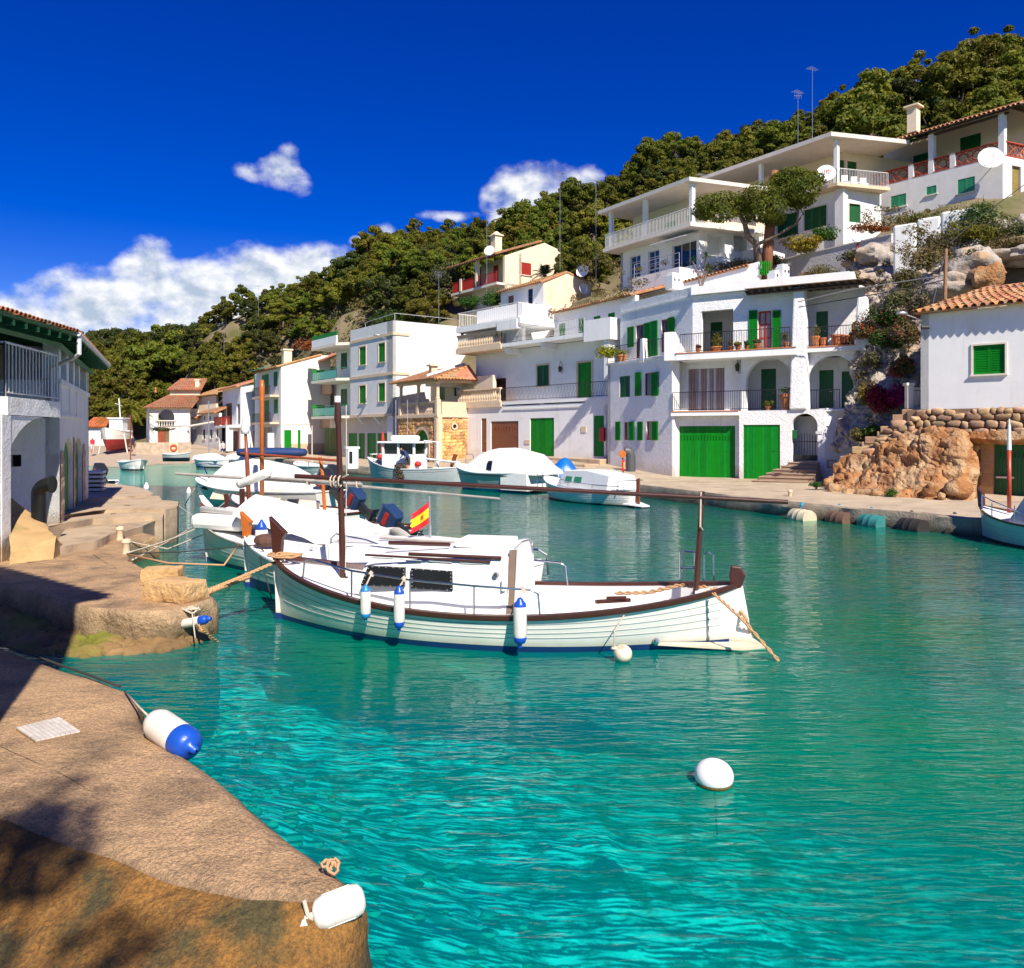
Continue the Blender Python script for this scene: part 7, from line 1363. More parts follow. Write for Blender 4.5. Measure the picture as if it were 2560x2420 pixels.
    def t_(s,x): return x / s.L + .5
    def deck(s,xa,xb,dz=-.03,m=DECKW,n=14,inset=.02,crown=.05,name='deck'):
        mb = MB(); rows = []
        for i in range(n + 1):
            x = xa + (xb - xa) * i / n; t = min(.992,max(.008,s.t_(x))); h = max(.01,s.half(t) - inset); z = s.sh(t) + dz; rows.append([Vector((x,h * q,z + crown * (1 - q * q))) for q in np.linspace(-1,1,7)])
        mb.grid(rows); return mb.build(name,m,s.root,smooth=True)
    def cockpit(s,xa,xb,floor,side=.2,m=DECKW,n=12,name='cockpit'):
        mb = MB(); A = []
        for i in range(n + 1):
            x = xa + (xb - xa) * i / n; t = min(.985,max(.015,s.t_(x))); h = s.half(t); z = s.sh(t); w = max(.03,h - side); wf = max(.02,min(w * .9,h * .75)); A.append([Vector((x,q * h * .98,z - .02)) if abs(q) == 1 else None for q in (1,)][:1] + [Vector((x,h - .02,z - .015)),Vector((x,w,z - .005)),Vector((x,wf,floor)),Vector((x,0,floor - .02)),Vector((x,-wf,floor)),Vector((x,-w,z - .005)),Vector((x,-h + .02,z - .015))])
        A = [[q for q in r if q is not None][1:] for r in A]; mb.grid(A)
        for r in (A[0],A[-1]): mb.add(r[1:6],[(0,1,2,3,4)])
        return mb.build(name,m,s.root,smooth=True,sharp=35)
    def spar(s,pa,pb,r,name,m,r1=None,n=10): mb = MB(); mb.tube([pa,pb],r,n,r1); return mb.build(name,m,s.root,smooth=True,sharp=60)
    def rail(s,pts,r=.014,name='rail',m=STEEL): mb = MB(); mb.tube(pts,r,7); return mb.build(name,m,s.root,smooth=True,sharp=60)
def stemhead(B,h,w,m,lean=.1,tip=None,aft=.08):
    """tall pointed stem post of a llaut"""
    x = B.L / 2; z = B.sh(1) - .02; mb = MB(); th = .055
    prof = [(x - .10,z),(x + .03,z),(x + .05,z + h * .45),(x + .10,z + h),(x - .06 - w,z + h * .62),(x - .05 - w * .6,z + h * .5)]
    mb.prism([Vector((a,-th,b)) for a,b in prof],(0,2 * th,0)); o = mb.build('stem_post',m,B.root,bevel=.01)
    if tip: mb = MB(); mb.prism([Vector((a,-th - .012,b)) for a,b in ((x + .03,z + h * .78),(x + .11,z + h * 1.03),(x - .07 - w,z + h * .62),(x - .04 - w,z + h * .54))],(0,2 * th + .024,0)); mb.build('stem_cap',tip,B.root)
    mb = MB(); pr = [(x - .11,-B.draft),(x - .02,-B.draft * .3),(x + .02,z * .5),(x + .035,z),(x - .14,z)]; xr = x - B.rake * B.L * .9
    mb.prism([Vector((a,-.042,b)) for a,b in [(xr - .3,-B.draft),(xr + .06,-.25),(x - .01,z * .55),(x + .035,z),(x - .16,z)]],(0,.084,0)); mb.build('stem',HULLW,B.root)
    mb = MB(); mb.prism([Vector((a,-.046,b)) for a,b in [(xr - .3,-B.draft),(xr + .06,-.25),(xr + .095,.1),(xr - .2,.1)]],(0,.092,0)); mb.build('stem_foot',ANTIF,B.root); return o
def hang_fender(top,length,r,label,lean=0.0,blue=BLUEF,rope_to=None,grp='white fenders with blue ends hung along the near boat'):
    top = Vector(top); t = thing('fender',label,'fender',top - Vector((0,0,length)),grp); L = length
    M3 = Matrix.Rotation(lean,3,'Y'); mb = MB(); mb.lathe([(r * .9,-L * .80),(r,-L * .72),(r,-L * .22),(r * .93,-L * .16)],top,18,M3); mb.build('body',FENDW,t,smooth=True,sharp=60)
    mb = MB(); mb.lathe([(.02,0),(r * .45,-.02),(r * .5,-L * .06),(r * .85,-L * .11),(r * .96,-L * .17),(r * .9,-L * .2)],top,18,M3); mb.build('end_cap',blue,t,smooth=True,sharp=60); mb = MB(); mb.lathe([(r * .95,-L * .79),(r * .97,-L * .83),(r * .75,-L * .91),(r * .3,-L * .94),(r * .28,-L),(.01,-L)],top,18,M3); mb.build('end_cap',blue,t,smooth=True,sharp=60)
    if rope_to is not None: mb = MB(); mb.tube([top - Vector((0,0,.02)),rope_to],.011,5); mb.tube([Vector(rope_to) + Vector((.03,0,-.03)),Vector(rope_to) + Vector((-.03,0,.03))],.03,5); mb.build('lanyard',ROPEW,t)
    return t
def rope(pts,r,label,m=ROPE,sag=0.0,n=14,twist=0):
    pts = [Vector(p) for p in pts]
    if len(pts) == 2 and sag: a,b = pts; pts = [a.lerp(b,i / n) - Vector((0,0,sag * 4 * (i / n) * (1 - i / n))) for i in range(n + 1)]
    mb = MB()
    if twist:
        q = resample([tuple(p) for p in pts],70)
        for k in range(twist): mb.tube([Vector(p) + Vector((math.cos(i * .55 + k * 6.283 / twist),math.sin(i * .55 + k * 6.283 / twist) * .6,math.sin(i * .55 + k * 6.283 / twist))) * r * .62 for i,p in enumerate(q)],r * .62,5)
    else: mb.tube(pts,r,6)
    return mb.build('mooring_rope',m,cat='rope',group='mooring ropes',label=label,smooth=True)
def coil(c,label,r=.2,m=ROPE,n=5,seed=1,th=.016):
    rr = random.Random(seed); mb = MB(); c = Vector(c); pts = []
    for i in range(n * 18): a = i * .35; q = r * rr.uniform(.75,1.1) * (.6 + .4 * math.sin(i * .13)); pts.append(c + Vector((math.cos(a) * q,math.sin(a) * q * .6,.02 + .05 * abs(math.sin(i * .21)) + rr.uniform(0,.03))))
    mb.tube(pts,th,5); return mb.build('rope_coil',m,cat='rope',group='rope coils',label=label,smooth=True)
def outboard(B,x,y,z,m=OUTB,tilt=.9,s=1.0,name='outboard_motor',red=True):
    """tilted outboard: cowl, leg, propeller"""
    M3 = Matrix.Rotation(tilt,3,'Y'); o = Vector((x,y,z)); T = lambda p: o + M3 @ (Vector(p) * s); mb = MB()
    mb.loft([[T(q) for q in ring] for ring in ([(-.26 + a,b,.62) for a,b in ((.02,-.10),(.38,-.08),(.38,.08),(.02,.10))],[(-.30 + a,b,.50) for a,b in ((0,-.17),(.50,-.14),(.50,.14),(0,.17))],[(-.30 + a,b,.18) for a,b in ((0,-.17),(.48,-.14),(.48,.14),(0,.17))],[(-.24 + a,b,.06) for a,b in ((0,-.11),(.34,-.09),(.34,.09),(0,.11))])],True,True)
    c = mb.build(name,m,B.root,bevel=.03 * s)
    mb = MB(); mb.loft([[T(q) for q in ((-.14,-.05,.06),(.06,-.05,.06),(.06,.05,.06),(-.14,.05,.06))],[T(q) for q in ((-.12,-.035,-.62),(.05,-.035,-.62),(.05,.035,-.62),(-.12,.035,-.62))]],True,True); mb.tube([T((-.32,0,-.64)),T((.14,0,-.64))],.055 * s,8,.03 * s); mb.hexa([T(q) for q in ((-.34,-.1,-.47),(.04,-.1,-.47),(.04,.1,-.47),(-.34,.1,-.47),(-.34,-.1,-.45),(.04,-.1,-.45),(.04,.1,-.45),(-.34,.1,-.45))]); mb.build('leg',OUTK,c)
    mb = MB()
    for k in range(3):
        a = k * 2.094; mb.add([T((-.33,math.cos(a) * .03,-.64 + math.sin(a) * .03)),T((-.30,math.cos(a - .5) * .15,-.64 + math.sin(a - .5) * .15)),T((-.36,math.cos(a + .5) * .15,-.64 + math.sin(a + .5) * .15))],[(0,1,2)])
    mb.build('propeller',OUTK,c)
    if red: mb = MB(); mb.hexa([T(q) for q in ((-.2,-.185,.24),(.1,-.175,.24),(.1,.175,.24),(-.2,.185,.24),(-.2,-.185,.36),(.1,-.175,.36),(.1,.175,.36),(-.2,.185,.36))]); mb.build('decal',REDW,c)
    return c
# ---------------- nearest llaut
B = Boat('llaut_boat','nearest white wooden llaut with low cabin, brown mast and long yard',(3.22,11.38),(-3.85,13.04),2.6,(.86,.50,.98),group='llaut boats',draft=.4,strakes=4,gw=.045,fine=2.2,stern_fine=2.1,flare=.5,rake=.015,stern_rake=.02); B1 = B
stemhead(B,.70,.14,MAHOG)
B.deck(1.55,B.L / 2 - .05,-.05)
xc0,xc1 = B.X(1272,.8),B.X(903,.85)
# side decks round the cabin, open cockpit aft
B.deck(xc0 - .02,1.6,-.05,crown=.02,name='side_deck'); B.cockpit(-B.L / 2 + .55,xc0 + .02,.12,.26); B.deck(-B.L / 2 + .03,-B.L / 2 + .6,-.04,name='aft_deck')
zr0,zr1 = B.Z(1260,1366,.3),B.Z(905,1384,.3)
def cab(x,zt,w,wt,zb=.42): return [Vector((x,-w,zb)),Vector((x,-w,zb + .2)),Vector((x,-wt - .02,zt - .10)),Vector((x,-wt * .72,zt - .01)),Vector((x,0,zt + .03)),Vector((x,wt * .72,zt - .01)),Vector((x,wt + .02,zt - .10)),Vector((x,w,zb + .2)),Vector((x,w,zb))]
xa,xb = xc0,B.X(925,.6); zt0,zt1 = zr0,zr1
mb = MB(); mb.loft([cab(xa,zt0,.92,.74),cab(xa + (xb - xa) * .5,(zt0 + zt1) / 2 + .03,.92,.74),cab(xb - .1,zt1,.82,.66),[q + Vector((.32 * (1 - (q.z - .42) / (zt1 - .42)) ,0,0)) for q in cab(xb + .02,zt1 - .03,.72,.58)]],False); f = [q + Vector((.32 * (1 - (q.z - .42) / (zt1 - .42)),0,0)) for q in cab(xb + .02,zt1 - .03,.72,.58)]; mb.add(f,[tuple(range(len(f)))]); mb.add(cab(xa,zt0,.92,.74),[tuple(range(9))]); mb.build('cabin',DECKW,B.root,smooth=True,sharp=28)
mb = MB(); q = cab(xa - .02,zt0 + .02,.93,.76); mb.loft([[p + Vector((dx,0,0)) for p in q] for dx in (0,.10)],False); mb.build('cabin_end_frame',MAHOG if False else DECKW,B.root)
mb = MB(); mb.loft([[Vector((xa - .09,sy * (.95 - .2 * k),.42 + (zt0 - .38) * k)),Vector((xa - .0,sy * (.97 - .2 * k),.42 + (zt0 - .38) * k)),Vector((xa - .0,sy * (.90 - .2 * k),.42 + (zt0 - .38) * k)),Vector((xa - .09,sy * (.88 - .2 * k),.42 + (zt0 - .38) * k))] for sy in (1,) for k in (0,.5,.97)],True,True); mb.build('door_jamb',mat('dull_brown_wood',(.16,.10,.07),.6,.2,5,world=False),B.root)
def onside(u,v,off=.03):
    for y in (.9,):
        for _ in range(6): z = B.Z(u,v,y); y = .93 - (.185 * max(0,(z - .62)) / (zt0 - .72)) + off
    return Vector((B.X(u,y),y,z))
for quad in (((901,1464),(920,1415),(1012,1419),(1010,1467)),((1027,1471),(1027,1421),(1130,1428),(1131,1477))):
    mb = MB(); a = [onside(*q) for q in quad]; mb.prism(a,(0,-.06,0)); w = mb.build('window',TINT,B.root); mb = MB()
    for i in range(4):
        for k in range(5): p = a[i].lerp(a[(i + 1) % 4],(k + .5) / 5); c = sum(a,Vector()) / 4; mb.sphere(p.lerp(c,.06) + Vector((0,.003,0)),.006,.004,.006,6,4)
    mb.build('stud',WHITEP,w,kind='stuff')
for (u0,v0,u1,v1,r_) in ((913,1387,1226,1405,.018),(1022,1385,1253,1395,.028)):
    mb = MB(); a,b = onside(u0,v0,.04),onside(u1,v1,.04); mb.tube([a,b],r_,6); mb.build('handrail',MAHOG,B.root)
for (u0,v0,u1,v1) in ((928,1394,982,1397),(998,1399,1055,1402),(1072,1403,1130,1407),(1150,1408,1210,1411)): mb = MB(); mb.tube([onside(u0,v0,.018),onside(u1,v1,.018)],.008,4); mb.build('vent_slot',GREYH,B.root)
mb = MB(); p = onside(1239,1439); mb.lathe([(.001,.03),(.035,.03),(.05,0),(.05,-.02)],p,10,Matrix.Rotation(-math.pi / 2,3,'X')); mb.build('porthole',STEEL,B.root)
mb = MB(); p = onside(1260,1448,.06); mb.tube([p,p + Vector((0,.02,-.16))],.035,8); mb.build('exhaust',DECKW,B.root)
mb = MB(); h = [Vector((xa + .95,-.35,zt0 - .03)),Vector((xa + .95,.35,zt0 - .03)),Vector((xa + .12,.35,zt0 - .03)),Vector((xa + .12,-.35,zt0 - .03))]; mb.prism(h,(0,0,.11)); mb.build('sliding_hatch',DECKW,B.root,bevel=.03); mb = MB(); mb.tube([Vector((xa + 1.0,.4,zt0 + .015)),Vector((xa + 2.0,.33,zt0 - .0))],.03,4); mb.build('hatch_runner',MAHOG,B.root)
# mast, yard, crutch
xm = B.X(857); zm = B.Z(845,990); mb = MB(); mb.tube([Vector((xm,0,.55)),Vector((xm + .02,0,1.6)),Vector((xm + .08,0,zm - .45)),Vector((xm + .085,0,zm - .38)),Vector((xm + .09,0,zm - .1))],[.052,.050,.044,.060,.042],12); mb.build('mast',MAHOG,B.root,smooth=True,sharp=60); mb = MB(); mb.tube([Vector((xm + .09,0,zm - .1)),Vector((xm + .09,0,zm))],.05,8); mb.build('mast_cap',DECKW,B.root); mb = MB(); mb.lathe([(.12,.0),(.12,.05),(.08,.12)],(xm,0,.6),10); mb.build('mast_collar',OUTK,B.root)
ya,yb = Vector((B.X(738,.1),.1,B.Z(738,1190,.1))),Vector((B.X(1970,.1),.1,B.Z(1970,1255,.1))); B.spar(ya,yb,.037,'yard',MAHOG,.032)
xs = B.X(1737,.12); ct = Vector((B.X(1756,.02),.02,B.Z(1756,1228,.02))); mb = MB(); mb.tube([Vector((xs,.05,.55)),ct],.042,8,.036); mb.build('crutch',MAHOG,B.root)
mb = MB()
for dx in (-.06,.02,.08): mb.tube([Vector((xm + .06 + dx,.1 + math.cos(a) * .075,2.25 + math.sin(a) * .085)) for a in np.linspace(0,6.283,9)],.014,4,cap=False)
mb.tube([Vector((xm - .03,.12,2.3)),Vector((xm - .16,.14,2.36))],.012,4); mb.build('lashing',ROPEW,B.root)
mb = MB(); mb.tube([ct + Vector((.02,.09,.0)),ct + Vector((.03,.1,-.5)),ct + Vector((0,.03,-.55))],.014,5); mb.build('lashing',ROPEW,B.root); mb = MB(); mb.tube([Vector((xm - .08,.05,zm - .15)),Vector((xm - .10,.08,2.3)),Vector((xm - .08,.08,.8))],.008,4); mb.build('halyard',ROPEW,B.root)
# tube rails both sides
for sd in (1,-1):
    us = [(757,1430),(762,1400),(790,1402),(879,1427),(1025,1450),(1185,1465),(1325,1475),(1345,1485),(1350,1515)]
    rp = []
    for u,v in us:
        y = 1.0
        for _ in range(6): x = B.X(u,y); y = max(.1,B.half(min(.99,B.t_(x))) - .06)
        rp.append(Vector((x,y * sd,B.Z(u,v,y))))
    rp[0].z = B.sh(B.t_(rp[0].x)) ; rp[-1].z = B.sh(B.t_(rp[-1].x)); mb = MB(); mb.tube(rp,.016,7)
    for i in (3,4,5): p = rp[i]; mb.tube([p,Vector((p.x,p.y,B.sh(B.t_(p.x))))],.013,6)
    mb.build('guard_rail',STEEL,B.root,smooth=True,sharp=60)
    if sd == 1: RAIL = rp
# stern: boarding ladder on the far side, stern post, fin and skeg
xl = B.X(1700,-.7); mb = MB()
for dx in (0,.22): mb.tube([Vector((xl - dx,-.78,.72)),Vector((xl - dx,-.78,1.18)),Vector((xl - dx - .03,-.72,1.22)),Vector((xl - dx - .05,-.62,1.22)),Vector((xl - dx - .07,-.6,.8))],.016,6)
for z in (.95,1.2): mb.tube([Vector((xl,-.72,z)),Vector((xl - .22,-.72,z))],.014,5)
mb.build('ladder',STEEL,B.root); mb = MB(); mb.tube([Vector((xl - .36,-.6,.75)),Vector((xl - .36,-.6,1.18)),Vector((xl - .42,-.6,1.22)),Vector((xl - .5,-.58,1.18)),Vector((xl - .5,-.58,.75))],.016,6); mb.build('ladder_hoop',STEEL,B.root)
xs_ = -B.L / 2; mb = MB(); mb.prism([Vector((xs_ + a,-.05,z)) for a,z in ((.05,.80),(-.04,.82),(-.10,1.0),(-.03,1.12),(.10,1.13),(.13,.98),(.10,.84))],(0,.10,0)); mb.build('stern_post',MAHOG,B.root,bevel=.02)
mb = MB(); mb.prism([Vector((xs_ + a,-.035,z)) for a,z in ((.32,.70),(.02,.84),(-.06,.84),(-.13,.45),(-.18,.12),(-.30,.04),(-.38,-.02),(-.36,-.06),(-.1,-.02),(.6,.02),(1.1,.10),(.8,.22),(.45,.42))],(0,.07,0)); mb.build('stern_fin',HULLW,B.root,bevel=.01)
mb = MB(); mb.prism([Vector((xs_ + a,s * .04,z)) for a,z in ((1.15,.12),(.7,.04),(-.40,-.03),(-.38,.0),(.5,.14))] if False else [Vector((xs_ + 1.15,.60,.08)),Vector((xs_ - .05,.06,.03)),Vector((xs_ - .4,.05,-.02)),Vector((xs_ - .02,.34,.01))],(0,0,.035)); mb.build('trim_plate',HULLW,B.root)
mb = MB(); mb.sphere(Vector((xs_ + 1.12,.62,.14)),.05,.05,.05,8,6); mb.build('outlet',STEEL,B.root)
coil(B.W(B.X(720),.1,.98),'tangled tan rope on the foredeck of the nearest llaut',.28,ROPE,5,3,.018)
rope([B.W(B.X(1540,-.3),-.3,.60),B.W(B.X(1620,-.2),-.25,.64),B.W(B.X(1700,-.1),-.2,.78),B.W(B.X(1770,.1),0,.80)],.026,'tan rope lying along the stern thwart of the nearest llaut',twist=2); rope([B.W(B.X(1670,.5),.62,.62),B.W(B.X(1740,.4),.42,.74),B.W(B.X(1790,.2),.2,.84)],.02,'tan rope coiling round the crutch of the nearest llaut',twist=2)
mb = MB(); a = B.W(B.X(1532,-.2),-.2,.50); mb.box(a,.55,.07,.05,.25); mb.box(a + Vector((.05,-.02,.05)),.3,.05,.04,.1); mb.build('tiller',MAHOG,cat='tiller',label='dark wooden tiller lying across the cockpit of the nearest llaut')
for (u,v0,v1,r,lb,blu) in ((914,1462,1552,.075,'light blue ended fender nearest the bow of the llaut',mat('light_blue_rubber',(.02,.20,.48),.4,.1,4,world=False)),(998,1464,1578,.078,'dark blue ended fender between the two cabin windows',BLUEF),(1300,1494,1618,.092,'largest fender, hanging beside the cabin door of the llaut',BLUEF)):
    y = 1.2
    for _ in range(6): x = B.X(u,y); y = B.half(B.t_(x)) + r + .055
    zt_ = B.Z(u,v0,y); ln = zt_ - B.Z(u,v1,y); k = min(range(len(RAIL)),key=lambda i: abs(RAIL[i].x - x)); rz_ = np.interp(-x,[-q.x for q in RAIL[1:-1]],[q.z for q in RAIL[1:-1]]); ry = np.interp(-x,[-q.x for q in RAIL[1:-1]],[q.y for q in RAIL[1:-1]])
    hang_fender(B.W(x,y,zt_),ln,r,lb,0,blu,B.W(x,ry,rz_))
y = 1.25; x = B.X(1556,y); t = thing('mooring_float','dirty round white float tied at the side of the nearest llaut','float',B.W(x,y - .1,0)); c = B.W(x,y - .05,.10); mb = MB(); mb.sphere(c,.125,.125,.12,16,10); mb.build('ball',mat('stained_float',(.70,.62,.48),.5,.1,6,.002,30,col2=(.42,.25,.10),c2lo=.5,c2hi=.68,c2scale=5),t,smooth=True); mb = MB(); mb.tube([c + Vector((-.11,-.02,.04)),c + Vector((-.12,-.04,.3)),B.W(x,y - .3,.56)],.009,5); mb.lathe([(.03,-.02),(.05,0),(.03,.03)],c + Vector((-.11,0,.07)),8); mb.build('lanyard',ROPEW,t)
rope([B.W(B.X(1783,.55),.5,.82),B.W(B.X(1855,.9),.75,.55),G(1955,1652,.0) - Vector((0,0,.05))],.022,'tan mooring rope from the stern of the nearest llaut into the water',twist=2); rope([B.W(B.X(1850,.1),.0,.5),B.W(-B.L / 2 - .1,.2,.42),G(1885,1608,0) - Vector((0,0,.03))],.02,'short tan rope down the rudder of the nearest llaut',twist=2)
rope([B.W(B.L / 2 - .1,.05,.95),G(510,1482,.55)],.024,'thick tan rope from the nearest llaut to the platform corner',twist=3,sag=0); rope([B.W(B.L / 2 - .3,.25,.88),G(755,1556,0)],.010,'thin tan line hanging from the nearest llaut\'s bow',ROPE); rope([G(510,1483,.57),G(620,1440,.7)],.045,'bunched tan ropes at the platform corner',twist=3)
# ---------------- second llaut, Spanish flag
B = Boat('llaut_boat','second white llaut with orange stem post and Spanish flag astern',(.55,13.75),(-5.25,15.75),2.3,(.80,.55,.98),group='llaut boats',draft=.4,wl=.22,gun=DECKW,strakes=2,flare=.5,rake=.02); B2 = B
stemhead(B,.52,.1,ORANGEW); B.deck(-B.L / 2 + .05,B.L / 2 - .05,-.04,crown=.10)
mb = MB(); x0,x1 = B.X(1280),B.X(840); mb.loft([[Vector((x,s * w,z)) for s,w,z in ((-1,.80,.5),(-1,.62,zt),(0,0,zt + .06),(1,.62,zt),(1,.80,.5))] for x,zt in ((x0,1.0),((x0 + x1) / 2,1.08),(x1 - .2,1.02),(x1 + .5,.7))],False,True); mb.build('cabin',DECKW,B.root,smooth=True,sharp=30)
mb = MB(); c = Vector((B.X(890,.2),.2,1.03)); mb.box(c,.6,.35,.05); mb.build('hatch',ORANGEW,B.root); mb = MB(); mb.tube([Vector((B.X(950,.4),.4,1.14)),Vector((B.X(1150,.4),.4,1.12))],.025,5); mb.build('oar',BARK_GREY,B.root); mb = MB(); mb.box(Vector((B.X(1110,.3),.3,1.1)),1.2,.05,.04); mb.build('handrail',MAHOG,B.root)
mb = MB(); mb.tube([Vector((B.X(1310),0,.7)),Vector((B.X(1309),0,.98)),Vector((B.X(1309) - .12,0,1.12))],[.09,.08,.10],6); mb.build('stern_post',REDBR,B.root); mb = MB(); x = B.X(1320,-.5); mb.tube([Vector((x + .4,-.5,.95)),Vector((x - .2,-.5,.93)),Vector((x - .35,-.5,.85)),Vector((x - .38,-.5,.5))],.02,6); mb.build('guard_rail',STEEL,B.root)
mb = MB(); x = B.X(828,.6); mb.tube([Vector((x + .02,.6,.75)),Vector((x,.6,1.12)),Vector((x - .1,.6,1.2)),Vector((x - .7,.6,1.12)),Vector((x - 1.2,.6,.98))],.018,6); mb.build('guard_rail',STEEL,B.root)
t = thing('flag','small ragged Spanish flag on a grey pole, astern of the second llaut','flag',B.W(B.X(1076),0,1.0)); fx = B.X(1076); pb = B.W(fx,0,1.0); ptop = P(1073,1240,pb.y); mb = MB(); mb.tube([pb,ptop],.018,6); mb.tube([pb + (ptop - pb) * .4,pb],.028,6); mb.build('pole',METAL,t)
FR,FY = mat('flag_red',(.62,.012,.02),.8),mat('flag_yellow',(.85,.55,.01),.8); d = pb.y; nU,nV = 14,12
def fl(a,b): 
    u = 1076 - 46 * a - 4 * a * b; v = 1249 + 56 * b + a * (46 - 6 * b) - 10 * a * a; q = P(u,v,d - .06 * math.sin(a * 7 + b * 1.5) * a); return q
for ra,rb,mm,nm in ((0,.28,FR,'stripe'),(.28,.72,FY,'stripe'),(.72,1,FR,'stripe')):
    mb = MB(); mb.grid([[fl(i / nU * (1 + (.10 * math.sin(j * 2.3) if i == nU else 0)),ra + (rb - ra) * j / 5) for j in range(6)] for i in range(nU + 1)]); mb.build(nm,mm,t,smooth=True)
mb = MB(); 
for sd in (-.012,.012): mb.grid([[fl(.36 + .16 * i / 3,.40 + .2 * j / 3) + Vector((0,sd,0)) for j in range(4)] for i in range(4)])
mb.build('emblem',mat('flag_emblem',(.36,.16,.03),.8,.5,30),t)
t = thing('buoy_bag','pale fender with blue cap standing on the second llaut\'s foredeck','fender',B.W(B.X(654,-.1),-.1,.9)); mb = MB(); c = B.W(B.X(654,-.1),-.1,.92); mb.lathe([(.10,0),(.13,.1),(.12,.2)],c,10); mb.build('body',FENDW,t,smooth=True); mb = MB(); mb.lathe([(.12,.2),(.10,.27),(.04,.36),(.02,.4)],c,10); mb.build('end_cap',BLUEF,t,smooth=True)
mb = MB(); c = B.W(B.X(665,.35),.35,.98); mb.sphere(c,.24,.16,.13,10,7); mb.sphere(c + Vector((.18,0,.05)),.12,.1,.1,8,6); mb.tube([c + Vector((.15,0,.1)),c + Vector((.2,0,.25))],.03,5); mb.build('winch',mat('rusty_iron',(.10,.045,.03),.8,.3,8,.01,40),cat='winch',label='rusty anchor winch on the foredeck of the second llaut')
# ---------------- third llaut under a white awning
B = Boat('llaut_boat','third white llaut with white tipped stem and big canvas awning',(-.5,15.9),(-7.3,19.0),2.3,(.8,.55,.92),group='llaut boats',draft=.4,gun=BARK_GREY,gw=.025,strakes=2,flare=.5,rake=.03); B3 = B
stemhead(B,.62,.14,REDBR,tip=DECKW); B.deck(-B.L / 2 + .05,B.L / 2 - .05,-.04,crown=.06)
mb = MB(); x0,x1 = B.X(985),B.X(640); rows = []
for k in range(13):
    f = k / 12; x = x1 + (x0 - x1) * f; zt = 1.62 - .62 * f + .03 * math.sin(k * 2.2); w = 1.0 * (.75 + .25 * math.sin(min(1,f * 3) * 1.57)); rows.append([Vector((x,s * w * q,zt - .42 * q ** 1.6 - (.02 * math.sin(k * 1.9 + q * 5)))) for s,q in ((-1,1),(-1,.8),(-1,.5),(-1,.2),(1,0),(1,.2),(1,.5),(1,.8),(1,1))])
mb.grid(rows); mb.build('awning',CANVAS,B.root,smooth=True); 
mb = MB(); mb.tube([Vector((B.X(505,.25),.25,1.25)),Vector((B.X(720,.35),.35,1.18)),Vector((B.X(970,.35),.35,.98))],[.07,.09,.07],8); mb.build('furled_sail',CANVAS,B.root,smooth=True)
mb = MB(); c = Vector((B.X(570,.1),.1,.98)); mb.box(c,1.5,.9,.35); mb.build('foredeck_box',DECKW,B.root,bevel=.12)
xm = B.X(626); mb = MB(); mb.tube([Vector((xm,0,.7)),Vector((xm + .1,0,B.Z(617,1150))),Vector((B.X(614),0,B.Z(614,1085)))],[.052,.048,.036],10); mb.build('mast',REDBR,B.root,smooth=True); mb = MB(); zt = B.Z(614,1000); zb = B.Z(614,1085); xx = B.X(613); mb.tube([Vector((xx,0,zb)),Vector((xx,0,zb + .12)),Vector((xx,0,zt - .4)),Vector((xx,0,zt))],[.09,.10,.06,.02],8); mb.build('mast_sleeve',CANVAS,B.root,smooth=True)
sa,sb = P(440,1184,19.2),P(1250,1247,16.1); mb = MB(); T_ = B.root; inv = lambda q: Vector(((Vector(q).xy - B.c).dot(B.d),(Vector(q).xy - B.c).dot(B.p),q[2]))
mb.tube([inv(sa),inv(P(860,1212,17.6)),inv(sb)],[.036,.032,.024],7); mb.build('yard',BARK_GREY,B.root); mb = MB(); mb.tube([inv(P(650,1192,18.3)),inv(P(905,1211,17.35))],.035,6); mb.build('spare_spar',BARK_GREY,B.root)
for u in (772,895): mb = MB(); q = inv(P(u,1203 if u < 800 else 1209,17.9 if u < 800 else 17.4)); mb.tube([q + Vector((0,math.cos(a) * .07,math.sin(a) * .085)) for a in np.linspace(0,6.283,9)],.02,4); mb.build('lashing',ROPEW,B.root)
mb = MB(); a,b = inv(P(598,1212,18.6)),inv(P(672,1180,18.1)); mb.tube([a,a.lerp(b,.1),a.lerp(b,.9),b],[.09,.105,.105,.09],10); mb.build('rolled_canvas',CANVAS,B.root,smooth=True); mb = MB(); mb.tube([inv(P(605,1222,18.5)),Vector((B.X(606),0,.8))],.06,8); mb.build('prop',MAHOG,B.root)
